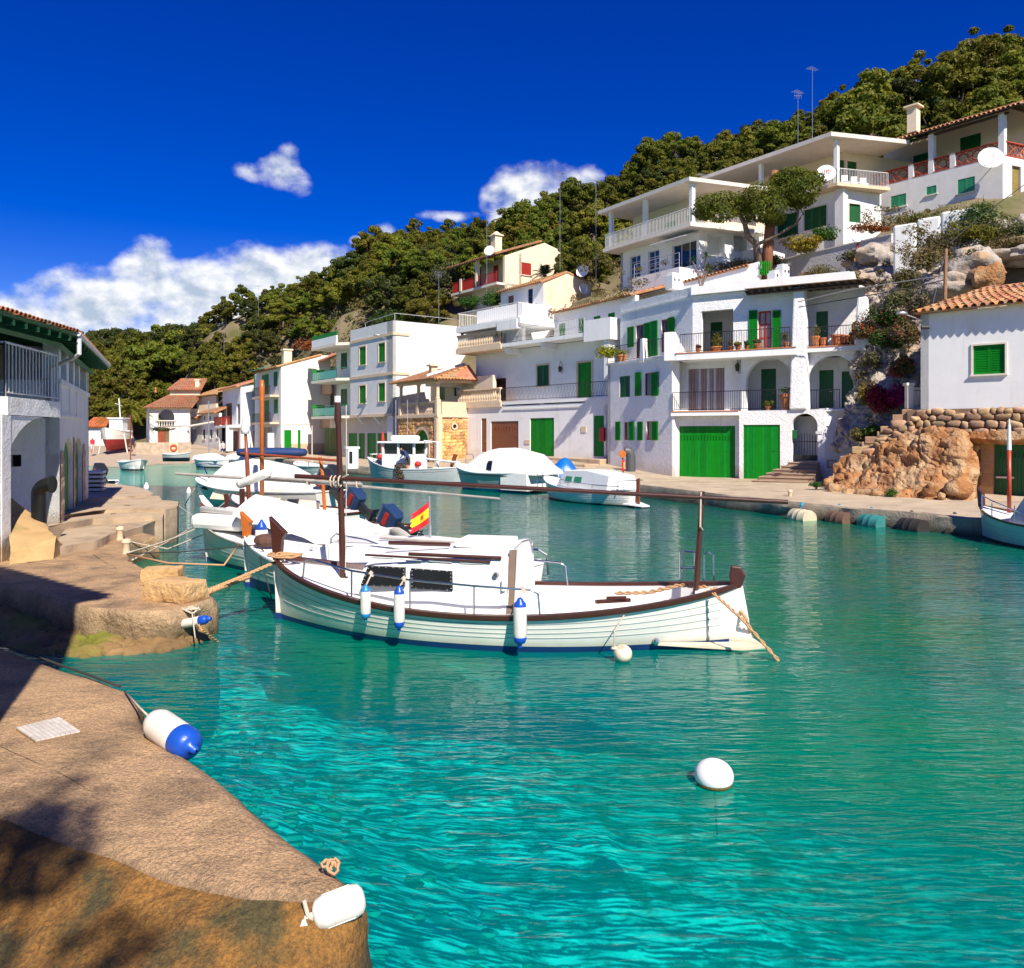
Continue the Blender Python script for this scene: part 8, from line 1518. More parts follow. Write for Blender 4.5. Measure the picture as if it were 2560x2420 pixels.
# ---------------- open boat with orange mast and blue outboard
B = Boat('open_boat','white open boat with orange mast and raised navy outboard',(-4.6,24.2),(-10.0,28.6),2.1,(.62,.55,.85),group='small open boats',draft=.3,stern_w=.75,gun=MAHOG,gw=.04,flare=.5,rake=.05,wl=.05,foul=ANTIF_K); B4 = B
B.deck(B.L / 2 - 2.4,B.L / 2 - .05,-.04); B.cockpit(-B.L / 2 + .1,B.L / 2 - 2.4,.12,.16); outboard(B,-B.L / 2 - .05,0,.75,OUTB,.95,1.25)
mb = MB(); mb.box((-.3,0,.55),.9,1.3,.5); mb.build('engine_box',CREAMC,B.root,bevel=.06); mb = MB(); mb.lathe([(.14,0),(.19,.34),(.17,.34)],(-.9,.55,.6),12); mb.build('bucket',OUTK,B.root)
xm = B.X(655,0); mb = MB(); mb.tube([Vector((xm,0,.5)),Vector((xm,0,B.Z(655,1010))),Vector((xm,0,B.Z(655,970))),Vector((xm,0,B.Z(655,950)))],[.075,.072,.095,.06],10); mb.build('mast',ORANGEW,B.root,smooth=True); B.spar(Vector((B.X(603,.15),.15,B.Z(603,1133,.15))),Vector((B.X(850,.15),.15,B.Z(850,1152,.15))),0.042,'yard',mat('redorange_varnish',(.36,.07,.015),.4,.2,5,world=False)); mb = MB(); x = B.X(806,0); mb.tube([Vector((B.X(812),0,.5)),Vector((B.X(806),0,B.Z(806,1180))),Vector((B.X(800),0,B.Z(800,1143)))],.056,8); mb.build('crutch',ORANGEW,B.root)
# ---------------- open white boat between, dark gunwale
B = Boat('open_boat','white boat with dark gunwale lying behind the canvas covered llaut',(-2.9,20.3),(-8.8,24.6),2.2,(.6,.5,.78),group='small open boats',draft=.3,stern_w=.8,gun=MAHOG,gw=.045,flare=.5,wl=.04,foul=ANTIF_K)
B.deck(B.L / 2 - 3.0,B.L / 2 - .05,-.03); B.cockpit(-B.L / 2 + .1,B.L / 2 - 3.0,.12,.18); mb = MB(); mb.loft([[Vector((x,s * w,z)) for s,w,z in ((-1,.8,.5),(-1,.6,zt),(1,.6,zt),(1,.8,.5))] for x,zt in ((-.3,.8),(1.2,.95),(2.0,.6))],False,True); mb.build('cabin_top',CREAMC,B.root,bevel=.05); outboard(B,-B.L / 2 - .1,.1,.62,OUTB,1.0,1.15); mb = MB(); mb.tube([Vector((B.L / 2 - .12,0,.7)),Vector((B.L / 2 + .0,0,1.15))],.08,6); mb.build('stem_post',MAHOG,B.root)
# ---------------- white motor cruiser
B = Boat('motor_boat','white motor boat with cream covers and two dark outboards',(-6.3,29.0),(-13.2,33.6),2.5,(.95,.85,1.18),group='motor boats',draft=.35,stern_w=.85,gun=DECKW,gw=.03,flare=.75,rake=.13,wl=.06,foul=ANTIF_K); B5 = B
B.deck(-B.L / 2 + .1,B.L / 2 - .05,-.02,crown=.12); mb = MB(); mb.loft([[Vector((x,s * w,z)) for s,w,z in ((-1,1.0,.9),(-1,.75,zt),(0,0,zt + .08),(1,.75,zt),(1,1.0,.9))] for x,zt in ((-3.2,1.0),(-1.0,1.75),(.6,1.95),(1.3,1.85),(2.4,1.2))],False,True); mb.build('canvas_cover',CREAMC if False else CANVAS,B.root,smooth=True,sharp=40); mb = MB(); mb.grid([[Vector((x,.95 + .3 * q,.98 - .5 * q)) for q in (0,.5,1)] for x in np.linspace(-2.4,1.6,8)]); mb.build('side_cover',CREAMC,B.root,smooth=True)
mb = MB(); x = B.X(518,.95); mb.add([Vector((x + .42 * math.cos(a),0,0)) for a in []],[]); tb = min(.97,B.t_(x)); mb.loft([[B.pt(tb,.86,1,.012) + Vector((.32 * math.cos(a) * k,0,.075 * math.sin(a) * k)) for a in np.linspace(0,6.283,14,endpoint=False)] for k in (.05,1)],True); mb.build('porthole',TINT,B.root)
mb = MB(); mb.tube([Vector((B.L / 2 - 1.7,-.6,1.1)),Vector((B.L / 2 - 1.2,-.55,1.65)),Vector((B.L / 2 - .3,-.3,1.75)),Vector((B.L / 2 + .1,0,1.7)),Vector((B.L / 2 - .3,.3,1.75)),Vector((B.L / 2 - 1.2,.55,1.65)),Vector((B.L / 2 - 1.7,.6,1.1))],.025,6); mb.build('bow_rail',STEEL,B.root); outboard(B,-B.L / 2 - .05,.4,1.0,OUTK,.9,1.35); outboard(B,-B.L / 2 + .7,-.6,1.15,OUTK,.8,1.2)
# ---------------- fishing boat with wheelhouse
B = Boat('fishing_boat','pale fishing boat with white wheelhouse tied along the quay',(-3.0,48.6),(-9.3,51.6),2.5,(1.0,.85,1.5),group=None,draft=.4,gun=DECKW,hull=GREYB,foul=ANTIF_K,strakes=3,flare=.55); B6 = B
B.deck(-B.L / 2 + .1,B.L / 2 - .05,-.18,m=mat('worn_deck',(.40,.36,.32),.8,.2,4,world=False)); wx = B.X(990); mb = MB(); Fh = lambda x0,x1,y0,y1,za,zb_: mb.box(((x0 + x1) / 2,(y0 + y1) / 2,(za + zb_) / 2),abs(x1 - x0),abs(y1 - y0),zb_ - za)
xa,xb = B.X(1052),B.X(972); zt = B.Z(1010,1108); Fh(xa,xb,-.75,.75,.6,1.75)
for x in (xa + .05,xb - .05):
    for y in (-.7,.7): Fh(x - .06,x + .06,y - .06,y + .06,1.75,zt)
Fh((xa + xb) / 2 - .06,(xa + xb) / 2 + .06,.64,.76,1.75,zt); mb.build('wheelhouse',WHITEP,B.root); mb = MB(); Fh(xa - .25,xb + .25,-.95,.95,zt,zt + .12); mb.build('wheelhouse_roof',WHITEP,B.root,bevel=.03); mb = MB(); Fh(xa + .1,xb - .1,-.62,.62,1.75,zt - .02); mb.build('window',TINT,B.root); mb = MB(); Fh(xa + .3,xb - .4,-.5,.5,zt + .12,zt + .5); mb.build('liferaft',WHITEP,B.root,bevel=.15)
mb = MB(); x = B.X(1094,.0); mb.tube([Vector((x,0,.6)),Vector((x,0,B.Z(1094,1105)))],.09,8); mb.tube([Vector((B.X(1060),0,B.Z(1060,1102))),Vector((B.X(1100),0,B.Z(1100,1106)))],.05,6); mb.build('mast',WHITEP,B.root); mb = MB(); mb.tube([Vector((B.X(1065,.3),.3,B.Z(1065,1147,.3))),Vector((B.X(1150,.3),.3,B.Z(1150,1157,.3)))],.07,6); mb.build('boom',WHITEP,B.root); mb = MB(); mb.tube([Vector((B.X(1128),0,1.0)),Vector((B.X(1132) - .2,0,1.75))],[.1,.14],6); mb.build('stem_post',REDBR,B.root)
mb = MB()
for i,(u,h) in enumerate(((994,1000),(1023,1000))): mb.tube([Vector((B.X(u),.2,zt)),Vector((B.X(u),.2,B.Z(u,h)))],.02,4)
mb.build('aerial',METAL,B.root)
t = thing('fishing_net','heap of brown net hanging over the fishing boat\'s side','net',B.W(B.X(1000,1.2),1.2,.2)); o = bpy.data.objects.new('net',leafmesh('net',[leaves(260,(0,0,z),(.35,.16,.25),.09,np.random.default_rng(4),up=0) for z in (.2,.5,.8)],mat('net_twine',(.10,.07,.045),.9,.4,9))); COL.objects.link(o); o.parent = t
for k,(u,cc) in enumerate(((1045,(.5,.02,.02)),(950,(.6,.03,.02)))): mb = MB(); mb.sphere(B.W(B.X(u,.6),.6,1.15 if k == 0 else 1.55),.22,.2,.18,8,6); mb.build('red_bundle',mat('red_float',(.55,.02,.02),.6),cat='bundle',label=['red bundle beside the crewman on the fishing boat','red float at the bow of the fishing boat'][k],smooth=True)
# ---------------- covered cabin cruiser
B = Boat('cabin_cruiser','cabin cruiser shrouded in a big white canvas cover',(1.55,40.7),(-3.1,45.0),2.6,(1.05,.95,1.35),draft=.4,stern_w=.85,hull=GREYH,gun=DECKW,foul=mat('bright_blue_antifouling',(.02,.22,.42),.5,world=False),wl=.14,flare=.7,rake=.1); B7 = B
B.deck(-B.L / 2 + .05,B.L / 2 - .05,-.02); xs = [B.X(u) for u in (1196,1222,1248,1290,1338,1374)]; zs_ = [1.45,B.Z(1222,1136),B.Z(1248,1125),B.Z(1290,1124),B.Z(1338,1137),1.2]
mb = MB(); mb.loft([[Vector((x,s * w,z)) for s,w,z in ((-1,1.15,.95),(-1,.98,zt * .7 + .3),(-1,.72,zt),(0,0,zt + .1),(1,.72,zt),(1,.98,zt * .7 + .3),(1,1.15,.95))] for x,zt in zip(xs,zs_)],False,True); mb.build('canvas_cover',CANVAS,B.root,smooth=True,sharp=30); mb = MB(); mb.loft([[Vector((x,s * 1.33,z)) for s,z in ((.94,.15),(.94,1.0),(-.94,1.0),(-.94,.15))] for x in (B.X(1292),-B.L / 2 - .03)],False,True); mb.build('stern_cover',CANVAS,B.root)
mb = MB(); mb.prism([Vector((B.X(1195,1),1.0,1.15)),Vector((B.X(1212,1),.96,1.6)),Vector((B.X(1232,1),1.0,1.6)),Vector((B.X(1232,1),1.12,1.1))],(0,.04,0)); mb.build('windscreen',TINT,B.root); mb = MB()
for dx in (0,.35): mb.tube([Vector((B.X(1342,1.3) - dx,1.27,.15)),Vector((B.X(1342,1.3) - dx,1.27,1.05))],.02,5)
for z in (.35,.6,.85): mb.tube([Vector((B.X(1342,1.3),1.27,z)),Vector((B.X(1342,1.3) - .35,1.27,z))],.02,5)
mb.build('ladder',STEEL,B.root); mb = MB(); mb.tube([Vector((B.X(1158,.5),.3,1.4)),Vector((B.X(1158,.5),.3,1.9)),Vector((B.X(1175,.8),.6,1.9)),Vector((B.X(1185,.8),.7,1.3))],.02,5); mb.build('bow_rail',STEEL,B.root); mb = MB(); mb.tube([B.pt(t_,.85,1,.02) for t_ in np.linspace(.02,.98,12)],.03,5); mb.build('rubbing_strip',OUTK,B.root)
# ---------------- small cabin boat by the quay
B = Boat('cabin_boat','small white cabin boat with tan rudder moored before the boathouse',(5.1,32.7),(1.6,38.2),2.1,(.75,.62,1.0),draft=.35,wl=.06,gun=DECKW,gw=.03,foul=ANTIF_K,strakes=3,flare=.5); B8 = B
B.deck(-B.L / 2 + .1,B.L / 2 - .05,-.03); mb = MB(); xa,xb = B.X(1555),B.X(1442); mb.loft([[Vector((x,s * w,z)) for s,w,z in ((-1,.85,.6),(-1,.7,zt),(0,0,zt + .05),(1,.7,zt),(1,.85,.6))] for x,zt in ((xa,1.25),((xa + xb) / 2,1.42),(xb,1.35),(xb + .5,.75))],False,True); mb.build('cabin',DECKW,B.root,smooth=True,sharp=30)
for ua,ub in ((1413,1428),(1435,1452)): mb = MB(); y = .82; mb.prism([Vector((B.X(ua,y),y,.92)),Vector((B.X(ub,y),y,.92)),Vector((B.X(ub,y),y - .05,1.14)),Vector((B.X(ua,y),y - .05,1.14))],(0,-.05,0)); mb.build('window',GREEN_L,B.root)
mb = MB(); pts_ = [(1400,1205),(1420,1212),(1480,1220),(1560,1226)]; mb.tube([Vector((B.X(u,.9),.9,B.Z(u,v - 8,.9))) for u,v in pts_],.018,5)
for u,v in pts_: mb.tube([Vector((B.X(u,.9),.9,B.Z(u,v - 8,.9))),Vector((B.X(u,.9),.9,.7))],.014,4)
mb.build('guard_rail',STEEL,B.root); x = -B.L / 2; mb = MB(); mb.prism([Vector((x - a,-.03,z)) for a,z in ((.0,.15),(.0,1.15),(.17,1.2),(.17,.15))],(0,.06,0)); mb.build('rudder',REDBR,B.root); mb = MB(); mb.prism([Vector((x - a,-.04,z)) for a,z in ((-.02,-.2),(-.02,.15),(.19,.15),(.16,-.2))],(0,.08,0)); mb.build('rudder_tip',mat('sky_blue_paint',(.02,.22,.55),.5,world=False),B.root); mb = MB(); mb.prism([Vector((x + .3,-.5,.12)),Vector((x - .55,-.2,.06)),Vector((x - .55,.2,.06)),Vector((x + .3,.5,.12))],(0,0,.05)); mb.build('trim_plate',DECKW,B.root)
mb = MB(); mb.tube([Vector((x + .6,.5,.6)),Vector((x + .6,.5,1.05)),Vector((x + .1,.4,1.1)),Vector((x + .1,-.4,1.1)),Vector((x + .6,-.5,1.05)),Vector((x + .6,-.5,.6))],.02,5); mb.build('stern_rail',STEEL,B.root)
# ---------------- turquoise boat at the picture's edge
B = Boat('cabin_boat','pale turquoise cabin boat with tall red and white mast',(15.0,18.3),(13.65,23.3),1.9,(.7,.6,.92),draft=.35,wl=.06,hull=TEALB,gun=DARKW,gw=.03,foul=ANTIF_K,strakes=3,flare=.45,rake=.02); B9 = B
B.deck(-B.L / 2 + .1,B.L / 2 - .05,-.03); mb = MB(); mb.loft([[Vector((x,s * w,z)) for s,w,z in ((-1,.75,.6),(-1,.6,zt),(0,0,zt + .04),(1,.6,zt),(1,.75,.6))] for x,zt in ((-1.2,1.3),(.6,1.32),(1.0,.75))],False,True); mb.build('cabin',mat('grey_cabin',(.52,.54,.53),.4,world=False),B.root,smooth=True,sharp=30)
for x in (-.6,.15): mb = MB(); mb.prism([Vector((x - .28,.72,.85)),Vector((x + .28,.72,.85)),Vector((x + .2,.635,1.2)),Vector((x - .28,.635,1.2))],(0,.02,0)); mb.build('window',TINT,B.root)
mb = MB(); xm = B.X(2523); mb.tube([Vector((xm,0,.8)),Vector((xm,0,B.Z(2525,1125)))],.055,10); mb.build('mast',mat('red_mast',(.40,.05,.015),.4,.1,4,world=False),B.root,smooth=True); mb = MB(); mb.tube([Vector((xm,0,B.Z(2525,1125))),Vector((xm,0,B.Z(2525,1062)))],.058,10,.04); mb.tube([Vector((xm,0,B.Z(2525,1062))),Vector((xm,0,B.Z(2525,1047)))],.02,6); mb.build('mast_sleeve',DECKW,B.root)
mb = MB(); xr = B.L / 2; mb.tube([Vector((xr - .3,.25,.85)),Vector((xr - .25,.22,1.25)),Vector((xr - .9,.55,1.15)),Vector((xr - 1.9,.85,.98)),Vector((xr - 2.3,.9,.92)),Vector((xr - 2.35,.9,.62))],.018,6)
for k in (1.1,1.9): mb.tube([Vector((xr - k,.62 + .12 * k * .9,1.1)),Vector((xr - k,.62 + .12 * k * .9,.68))],.015,5)
mb.build('guard_rail',STEEL,B.root); mb = MB(); mb.prism([Vector((xr + a,-.05,z)) for a,z in ((-.12,.85),(.04,.88),(.1,1.45),(-.1,1.25))],(0,.1,0)); mb.build('stem_post',MAHOG,B.root)
# ---------------- small craft further off
def skiff(label,stern,bow,beam,sheer,cover=None,mast=None,hull=HULLW,name='rowing_boat',group='small boats further off',z=0.0,foul=ANTIF_K,gun=DECKW,stern_w=0.0):
    B = Boat(name,label,stern,bow,beam,sheer,group=group,draft=.3,hull=hull,gun=gun,gw=.05,foul=foul,strakes=2,n=18,flare=.5,loc_z=z,stern_w=stern_w)
    if cover: mb = MB(); mb.loft([[Vector((x,s * w,zz)) for s,w,zz in ((-1,beam * .42,sheer[1]),(-1,beam * .25,zt),(1,beam * .25,zt),(1,beam * .42,sheer[1]))] for x,zt in ((-B.L * .35,sheer[1] + .15),(0,sheer[1] + .6),(B.L * .36,sheer[2] + .1))],False,True); mb.build('canvas_cover',cover,B.root,smooth=True,sharp=30)
    else:
        B.cockpit(-B.L / 2 + .2,B.L / 2 - .6,.1,.08)
        for x in (-B.L * .18,B.L * .12): mb = MB(); mb.box((x,0,sheer[1] - .1),.24,B.half(B.t_(x)) * 1.85,.05); mb.build('thwart',DECKW,B.root)
    if mast: mb = MB(); mb.tube([Vector((mast[0],0,.2)),Vector((mast[0],0,mast[1]))],.05,6); mb.build('mast',mast[2],B.root)
    return B
skiff('small white covered boat moored before the rust red balcony house',XY(572,71).to_3d(),XY(487,74).to_3d(),1.9,(.7,.65,.95),CANVAS,(0.4,6.0,METAL)); skiff('second covered boat moored just beyond the small white covered boat',XY(640,72).to_3d(),XY(570,76).to_3d(),1.9,(.7,.65,.9),CANVAS,(.6,3.5,REDBR))
skiff('open white dinghy with grey mast moored off the green garage doors',XY(822,56).to_3d(),XY(744,60).to_3d(),2.0,(.75,.7,.95),None,(.1,3.6,ROPEW),GREYB); skiff('white rowing boat with two thin masts floating before the beach',XY(310,70).to_3d(),XY(352,66).to_3d(),2.0,(.7,.62,.9),None,(-.5,4.6,REDBR))
skiff('flat grey dinghy drawn up on the slip under the lifebuoy',XY(405,78).to_3d(),XY(478,78).to_3d(),1.5,(.45,.42,.6),None,None,GREYH,z=.62); skiff('white dinghy nosing out behind the left quay house',XY(236,30.5).to_3d(),XY(291,31).to_3d(),1.1,(.4,.36,.5),DECKW,None)
B = skiff('white motor dinghy with black outboard behind the left quay house',XY(255,38).to_3d(),XY(175,40).to_3d(),1.9,(.75,.7,.95),None,None,name='motor_dinghy',stern_w=.8); outboard(B,-B.L / 2 - .1,0,.8,OUTK,.95,1.5)
# hauled out red bottomed boat on props
B = Boat('fishing_boat','white fishing boat with red bottom propped up on the beach',(XY(322,90)).to_3d(),XY(262,84).to_3d(),2.6,(1.5,1.35,1.75),draft=.7,wl=.55,foul=ANTIF_R,gun=DECKW,strakes=2,loc_z=1.9,flare=.6,n=20); B.deck(-B.L / 2 + .1,B.L / 2 - .1,-.1); mb = MB(); mb.box((-.3,0,2.0),1.4,1.4,1.5); mb.build('wheelhouse',WHITEP,B.root,bevel=.05); mb = MB(); mb.box((-.3,0,2.82),1.7,1.7,.12); mb.build('wheelhouse_roof',WHITEP,B.root); mb = MB(); mb.tube([Vector((-.8,0,2.8)),Vector((-.4,0,5.0))],.07,6); mb.tube([Vector((-1.2,0,4.2)),Vector((.4,0,4.4))],.05,5); mb.build('mast',WHITEP,B.root)
for s in (-1,1):
    for x in (-.8,1.0): t = MB(); t.tube([B.W(x,s * 1.5,-1.0),B.W(x,s * 1.15,1.1)],.07,5); t.build('prop_post',TRIM_W,cat='prop',group='timber props',label='timber prop under the %s on the %s side of the red bottomed beached boat' % ('bow' if x > 0 else 'stern','water' if s > 0 else 'land'))
# upturned blue inflatable, blue tarpaulin on a boat
mb = MB(); c = P(680,1131,72); mb.lathe([(.05,-3.2),(.4,-3.0),(.55,-2),(.55,2),(.4,3.0),(.05,3.2)],c,12,Matrix.Rotation(math.pi / 2,3,'Y') @ Matrix.Diagonal((.8,1.6,1))); mb.build('upturned_boat',mat('navy_canvas',(.01,.035,.13),.7,.15,3,.01,8),cat='boat',label='upturned boat under a navy cover lying on the quay',smooth=True)
rng = np.random.default_rng(5); mb = MB(); n = 22; base = [[P(1350 + 95 * i / n + 8 * math.sin(j),1180 - 6 * j,44.2) for j in range(2)] for i in range(n)]; pts = []
for i in range(n + 1):
    f = i / n; row = []
    for j in range(13):
        g = j / 12; h = (.25 + .95 * math.sin(math.pi * min(1,(1 - f) * 1.15) ** .7)) * math.sin(math.pi * g) ** .6 * (1 - .75 * f ** 2); p = XY(1362 + 92 * f,44.2 - 1.4 * g + .2); q = np.array([p.x,p.y,0]); row.append(Vector((p.x,p.y,   .62 + h * 1.2 + .13 * float(fbm(q + 3,2.0,3,4)))))
    pts.append(row)
mb.grid(pts); mb.build('tarpaulin',mat('blue_tarpaulin',(.005,.13,.55),.35,.15,3,.02,7),cat='tarpaulin',label='crumpled bright blue tarpaulin heaped on the quay edge',smooth=True)
mb = MB(); mb.lathe([(.9,0),(1.0,.35),(.95,.4),(.5,.1)],P(1332,1168,44.6),14); mb.build('tender',WHITEP,cat='dinghy',label='small white tender beside the blue tarpaulin',smooth=True,sharp=50)
# ================================================================== PLANTS, PEOPLE AND SMALL THINGS
# floats and fenders near the viewer
def big_fender(a,b,r,label,cap=None,ribs=False,grp='fenders lying along the wharf'):
    a,b = Vector(a),Vector(b); z = (b - a).normalized(); x = Vector((0,0,1)).cross(z).normalized(); M3 = Matrix((x,z.cross(x),z)).transposed(); L = (b - a).length; t = thing('fender',label,'fender',a.lerp(b,.5) - Vector((0,0,r)),grp); mb = MB(); e = r * .8
    mb.lathe([(.02,0),(r * .55,e * .08),(r * .85,e * .35),(r,e),(r,L - e),(r * .85,L - e * .35),(r * .55,L - e * .08),(.02,L)],a,24,M3)
    mb.build('body',mat('worn_white_rubber',(.76,.70,.62),.5,.08,7,.003,30,col2=(.50,.36,.24),c2lo=.6,c2hi=.75,c2scale=4),t,smooth=True)
    if cap: mb = MB(); q = r * 1.012; mb.lathe([(q,L * cap),(q,L - e),(q * .86,L - e * .35),(q * .57,L - e * .08),(.035,L + .004),(.03,L + .06),(.01,L + .07)],a,24,M3,cap=False); mb.build('end_cap',BLUEF,t,smooth=True)
    if ribs:
        mb = MB()
        for k in range(10): w = x * math.cos(k * .628) + z.cross(x) * math.sin(k * .628); mb.tube([a + z * e + w * r * .985,a + z * (L - e) + w * r * .985],r * .05,5)
        mb.tube([a - z * .05,a + z * .02],r * .3,8); mb.tube([a - z * .05 + x * .05,a - z * .05 - x * .05],.02,6); mb.build('rib',MATS['worn_white_rubber'],t)
big_fender(P(383,1802,6.9),P(480,1870,6.5),.132,'big white drum fender with a blue end beside the wharf',.72); big_fender(P(782,2292,4.38),P(912,2242,4.46),.088,'ribbed white fender lying at the tip of the wharf',None,True); big_fender(P(442,1563,11.45),P(518,1548,11.25),.065,'white fender with blue ends tied at the foot of the platform',.78)
rope([G(312,1728,.45),P(350,1770,7.1),P(383,1802,6.9)],.009,'thin line holding the big drum fender to the wharf',ROPEW); coil(G(828,2192,.43),'frayed tan rope knotted at the tip of the wharf',.055,ROPE,2,6,.010); rope([G(760,2250,.45),P(770,2290,4.36),P(784,2300,4.36)],.012,'rope end tied to the ribbed fender',ROPEW); rope([G(-40,1598,.46),G(111,1648,.49),G(230,1690,.48),G(300,1716,.47)],.012,'long dark line lying along the wharf edge',ROPEK)
coil(G(478,1535,.42),'pale rope tangle on the corner of the platform',.14,ROPEW,4,9,.014); rope([G(480,1535,.4),P(505,1575,11.1),G(545,1604,0)],.016,'tan rope trailing from the platform corner into the water',twist=2); rope([P(480,1530,11.3),P(488,1595,11.1)],.01,'thin line hanging by the small blue ended fender',ROPEW)
t = thing('mooring_buoy','round white mooring buoy floating alone on the open water','buoy',G(1785,1965,0)); c = G(1785,1960,0) + Vector((0,0,.075)); mb = MB(); mb.sphere(c,.165,.165,.135,26,18); mb.build('ball',WHITEP,t,smooth=True); mb = MB(); mb.lathe([(.135,-.085),(.155,-.06),(.157,-.035),(.14,-.04)],c,26,cap=False); mb.build('weed_ring',mat('buoy_weed',(.12,.09,.02),.9,.5,12),t); mb = MB(); mb.tube([c - Vector((0,0,.1)),c - Vector((-.02,.02,.5))],.012,5); mb.build('chain',ROPEK,t)
for u,v,lb,r in ((472,1232,'little pale marker float near the motor boat bow',.13),(366,1222,'small white conical float off the left terraces',.16)): c = G(u,v,0); mb = MB(); mb.lathe([(.02,-.1),(r,0),(r * .8,r),(.03,r * 2.2)],c,10); mb.build('float',WHITEP,cat='float',group='small floats',label=lb,smooth=True)
# drum fenders chained along the quay, bollards
DRUM = [mat('drum_cream',(.55,.48,.33),.7,.2,4),mat('drum_rust',(.13,.07,.045),.8,.3,5),mat('drum_teal',(.03,.19,.18),.6,.2,4),mat('drum_black',(.022,.018,.016),.7,.3,5),mat('drum_dark',(.05,.04,.03),.8,.3,5)]
for (u,v,k,lb) in ((2004,1282,0,'cream topped drum fender on the quay wall'),(2100,1288,1,'rusty brown drum fender on the quay wall'),(2182,1297,2,'teal drum fender on the quay wall'),(2283,1308,3,'black drum fender on the quay wall'),(2392,1314,4,'dark broken drum fender nearest the turquoise boat')):
    d = FOC * (EYE - .1) / (v + 12 - V0) ; c = P(u,v,d + .22); c.z = .06; ax = Vector((-.35,.94,0)); M3 = Matrix((Vector((.94,.35,0)),Vector((0,0,1)),ax)).transposed(); t = thing('drum_fender',lb,'drum fender',c - Vector((0,0,.3)),'drums slung along the quay as fenders'); mb = MB(); r = .31; mb.lathe([(r * .96,-.42),(r,-.38),(r,-.14),(r * 1.04,-.12),(r,-.10),(r,.1),(r * 1.04,.12),(r,.14),(r,.38)],c,18,M3); mb.build('drum',DRUM[k],t,smooth=True,sharp=35); mb = MB(); mb.tube([c + Vector((0,0,.25)),c + Vector((.1,.3,.45))],.018,5); mb.tube([c + Vector((.08,.28,.4)),c + Vector((.14,.36,.5))],.06,5); mb.build('sling',mat('blue_sling',(.02,.22,.35),.8) if k < 3 else ROPEK,t)
for u,v,lb in ((1975,1242,'stone bollard with tan rope at the end of the long yard'),(1582,1180,'short dark bollard left of the blue tarpaulin'),(316,1380,'low white stone bollard with tan ropes on the platform edge'),(300,1345,'small pale mooring stub at the platform inlet')): c = G(u,v,.56); mb = MB(); mb.lathe([(.08,-.05),(.07,.16),(.10,.20),(.09,.26),(.02,.28)],c,10); mb.build('bollard',TRIM if u != 1582 else BARK,cat='bollard',group='mooring bollards',label=lb,smooth=True,sharp=40)
b3 = B3.W(B3.L / 2,0,.85)
for pts_,r_,m_,lb,sg in (([G(318,1382,.7),b3],.016,ROPEW,'pale line from the white bollard to the white tipped stem',.05),([G(318,1385,.68),P(420,1408,14.6),P(560,1413,14.2),B2.W(B2.L / 2,.2,.85)],.02,ROPE,'tan line sagging from the white bollard to the second llaut',0),([G(300,1348,.62),P(360,1362,19),P(420,1372,19),P(470,1352,19),b3 + Vector((.3,.2,-.1))],.014,ROPEW,'slack pale line from the inlet stub to the third llaut',0),([G(320,1384,.66),P(450,1380,16),P(640,1362,15),B2.W(B2.L / 2 - .8,.5,.8)],.012,ROPEK,'dark line crossing before the third llaut',0),([B5.W(B5.L / 2 - .2,0,1.1),G(462,1262,0)],.02,ROPEW,'pale anchor line from the motor boat bow',0),([B5.W(B5.L / 2 - 1.2,.8,1.0),G(570,1268,0)],.02,ROPEW,'second anchor line beneath the motor boat',0),([b3 + Vector((.6,-.3,-.1)),G(440,1258,.8)],.012,ROPEW,'thin line from the third llaut to the far terraces',.1),([B4.W(B4.L / 2,0,.8),G(330,1400,.6)],.014,ROPEW,'long pale line from the dark gunwaled boat to the platform',.15)): rope(pts_,r_,lb,m_,sg)
for k in range(3): rope([B2.W(B2.L / 2 - .9,.75,.75),G(652 + 14 * k,1450 + 25 * k,0)],.012,['inner','middle','outer'][k] + ' dark anchor line hanging from the second llaut\'s bow',ROPEK)
# posts and pipes on the quay
t = thing('lifebuoy_post','thin post with orange disc and red yellow board by the quay','post',G(1559,1216,.6)); b = G(1559,1216,.6); d = b.y; mb = MB(); mb.tube([b,P(1556,1130,d)],.04,6); mb.build('pole',REDBR,t); mb = MB(); mb.lathe([(.17,-.03),(.17,.03)],P(1556,1135,d - .05),14,Matrix.Rotation(math.pi / 2,3,'X')); mb.build('disc',ORANGEW,t); mb = MB(); mb.box(P(1558,1163,d - .06),.12,.03,.5); mb.build('board',MATS['flag_red'],t); mb = MB(); mb.box(P(1560,1163,d - .09),.04,.02,.3); mb.build('stripe',MATS['flag_yellow'],t)
t = thing('vent_pipe','grey elbow vent pipe against the white corner house','pipe',G(1575,1168,1.0)); d = 45.2; mb = MB(); mb.tube([P(1577,1178,d),P(1577,1145,d)] + [P(1577 - 8 * (1 - math.cos(a)),1145 - 17 * math.sin(a),d) for a in np.linspace(.3,1.57,5)] + [P(1562,1128,d)],.27,14); mb.build('pipe',mat('grey_pipe',(.07,.075,.08),.5),t,smooth=True,sharp=50)
mb = MB(); a = Fm.rect(1519,1069,1534,1103,.05); mb.fbox(Fm,Fm.L - .55,Fm.L - .15,a[2],a[3],.02,.2); mb.build('fire_box',mat('red_enamel',(.45,.008,.02),.4),cat='fire box',label='red fire hose box between the two white houses',bevel=.02)
t = thing('fuel_pump','white fuel pump on the quay before the green garage doors','fuel pump',G(880,1172,.6)); c = G(880,1172,.6); d = c.y; mb = MB(); mb.box(c + Vector((0,0,.7)),.75,.5,1.4,.5); mb.box(c + Vector((0,0,1.45)),.95,.6,.16,.5); mb.build('cabinet',WHITEP,t,bevel=.03); mb = MB(); mb.box(c + Vector((-.02,-.32,.8)),.22,.05,.8,.5); mb.build('panel',OUTK,t)
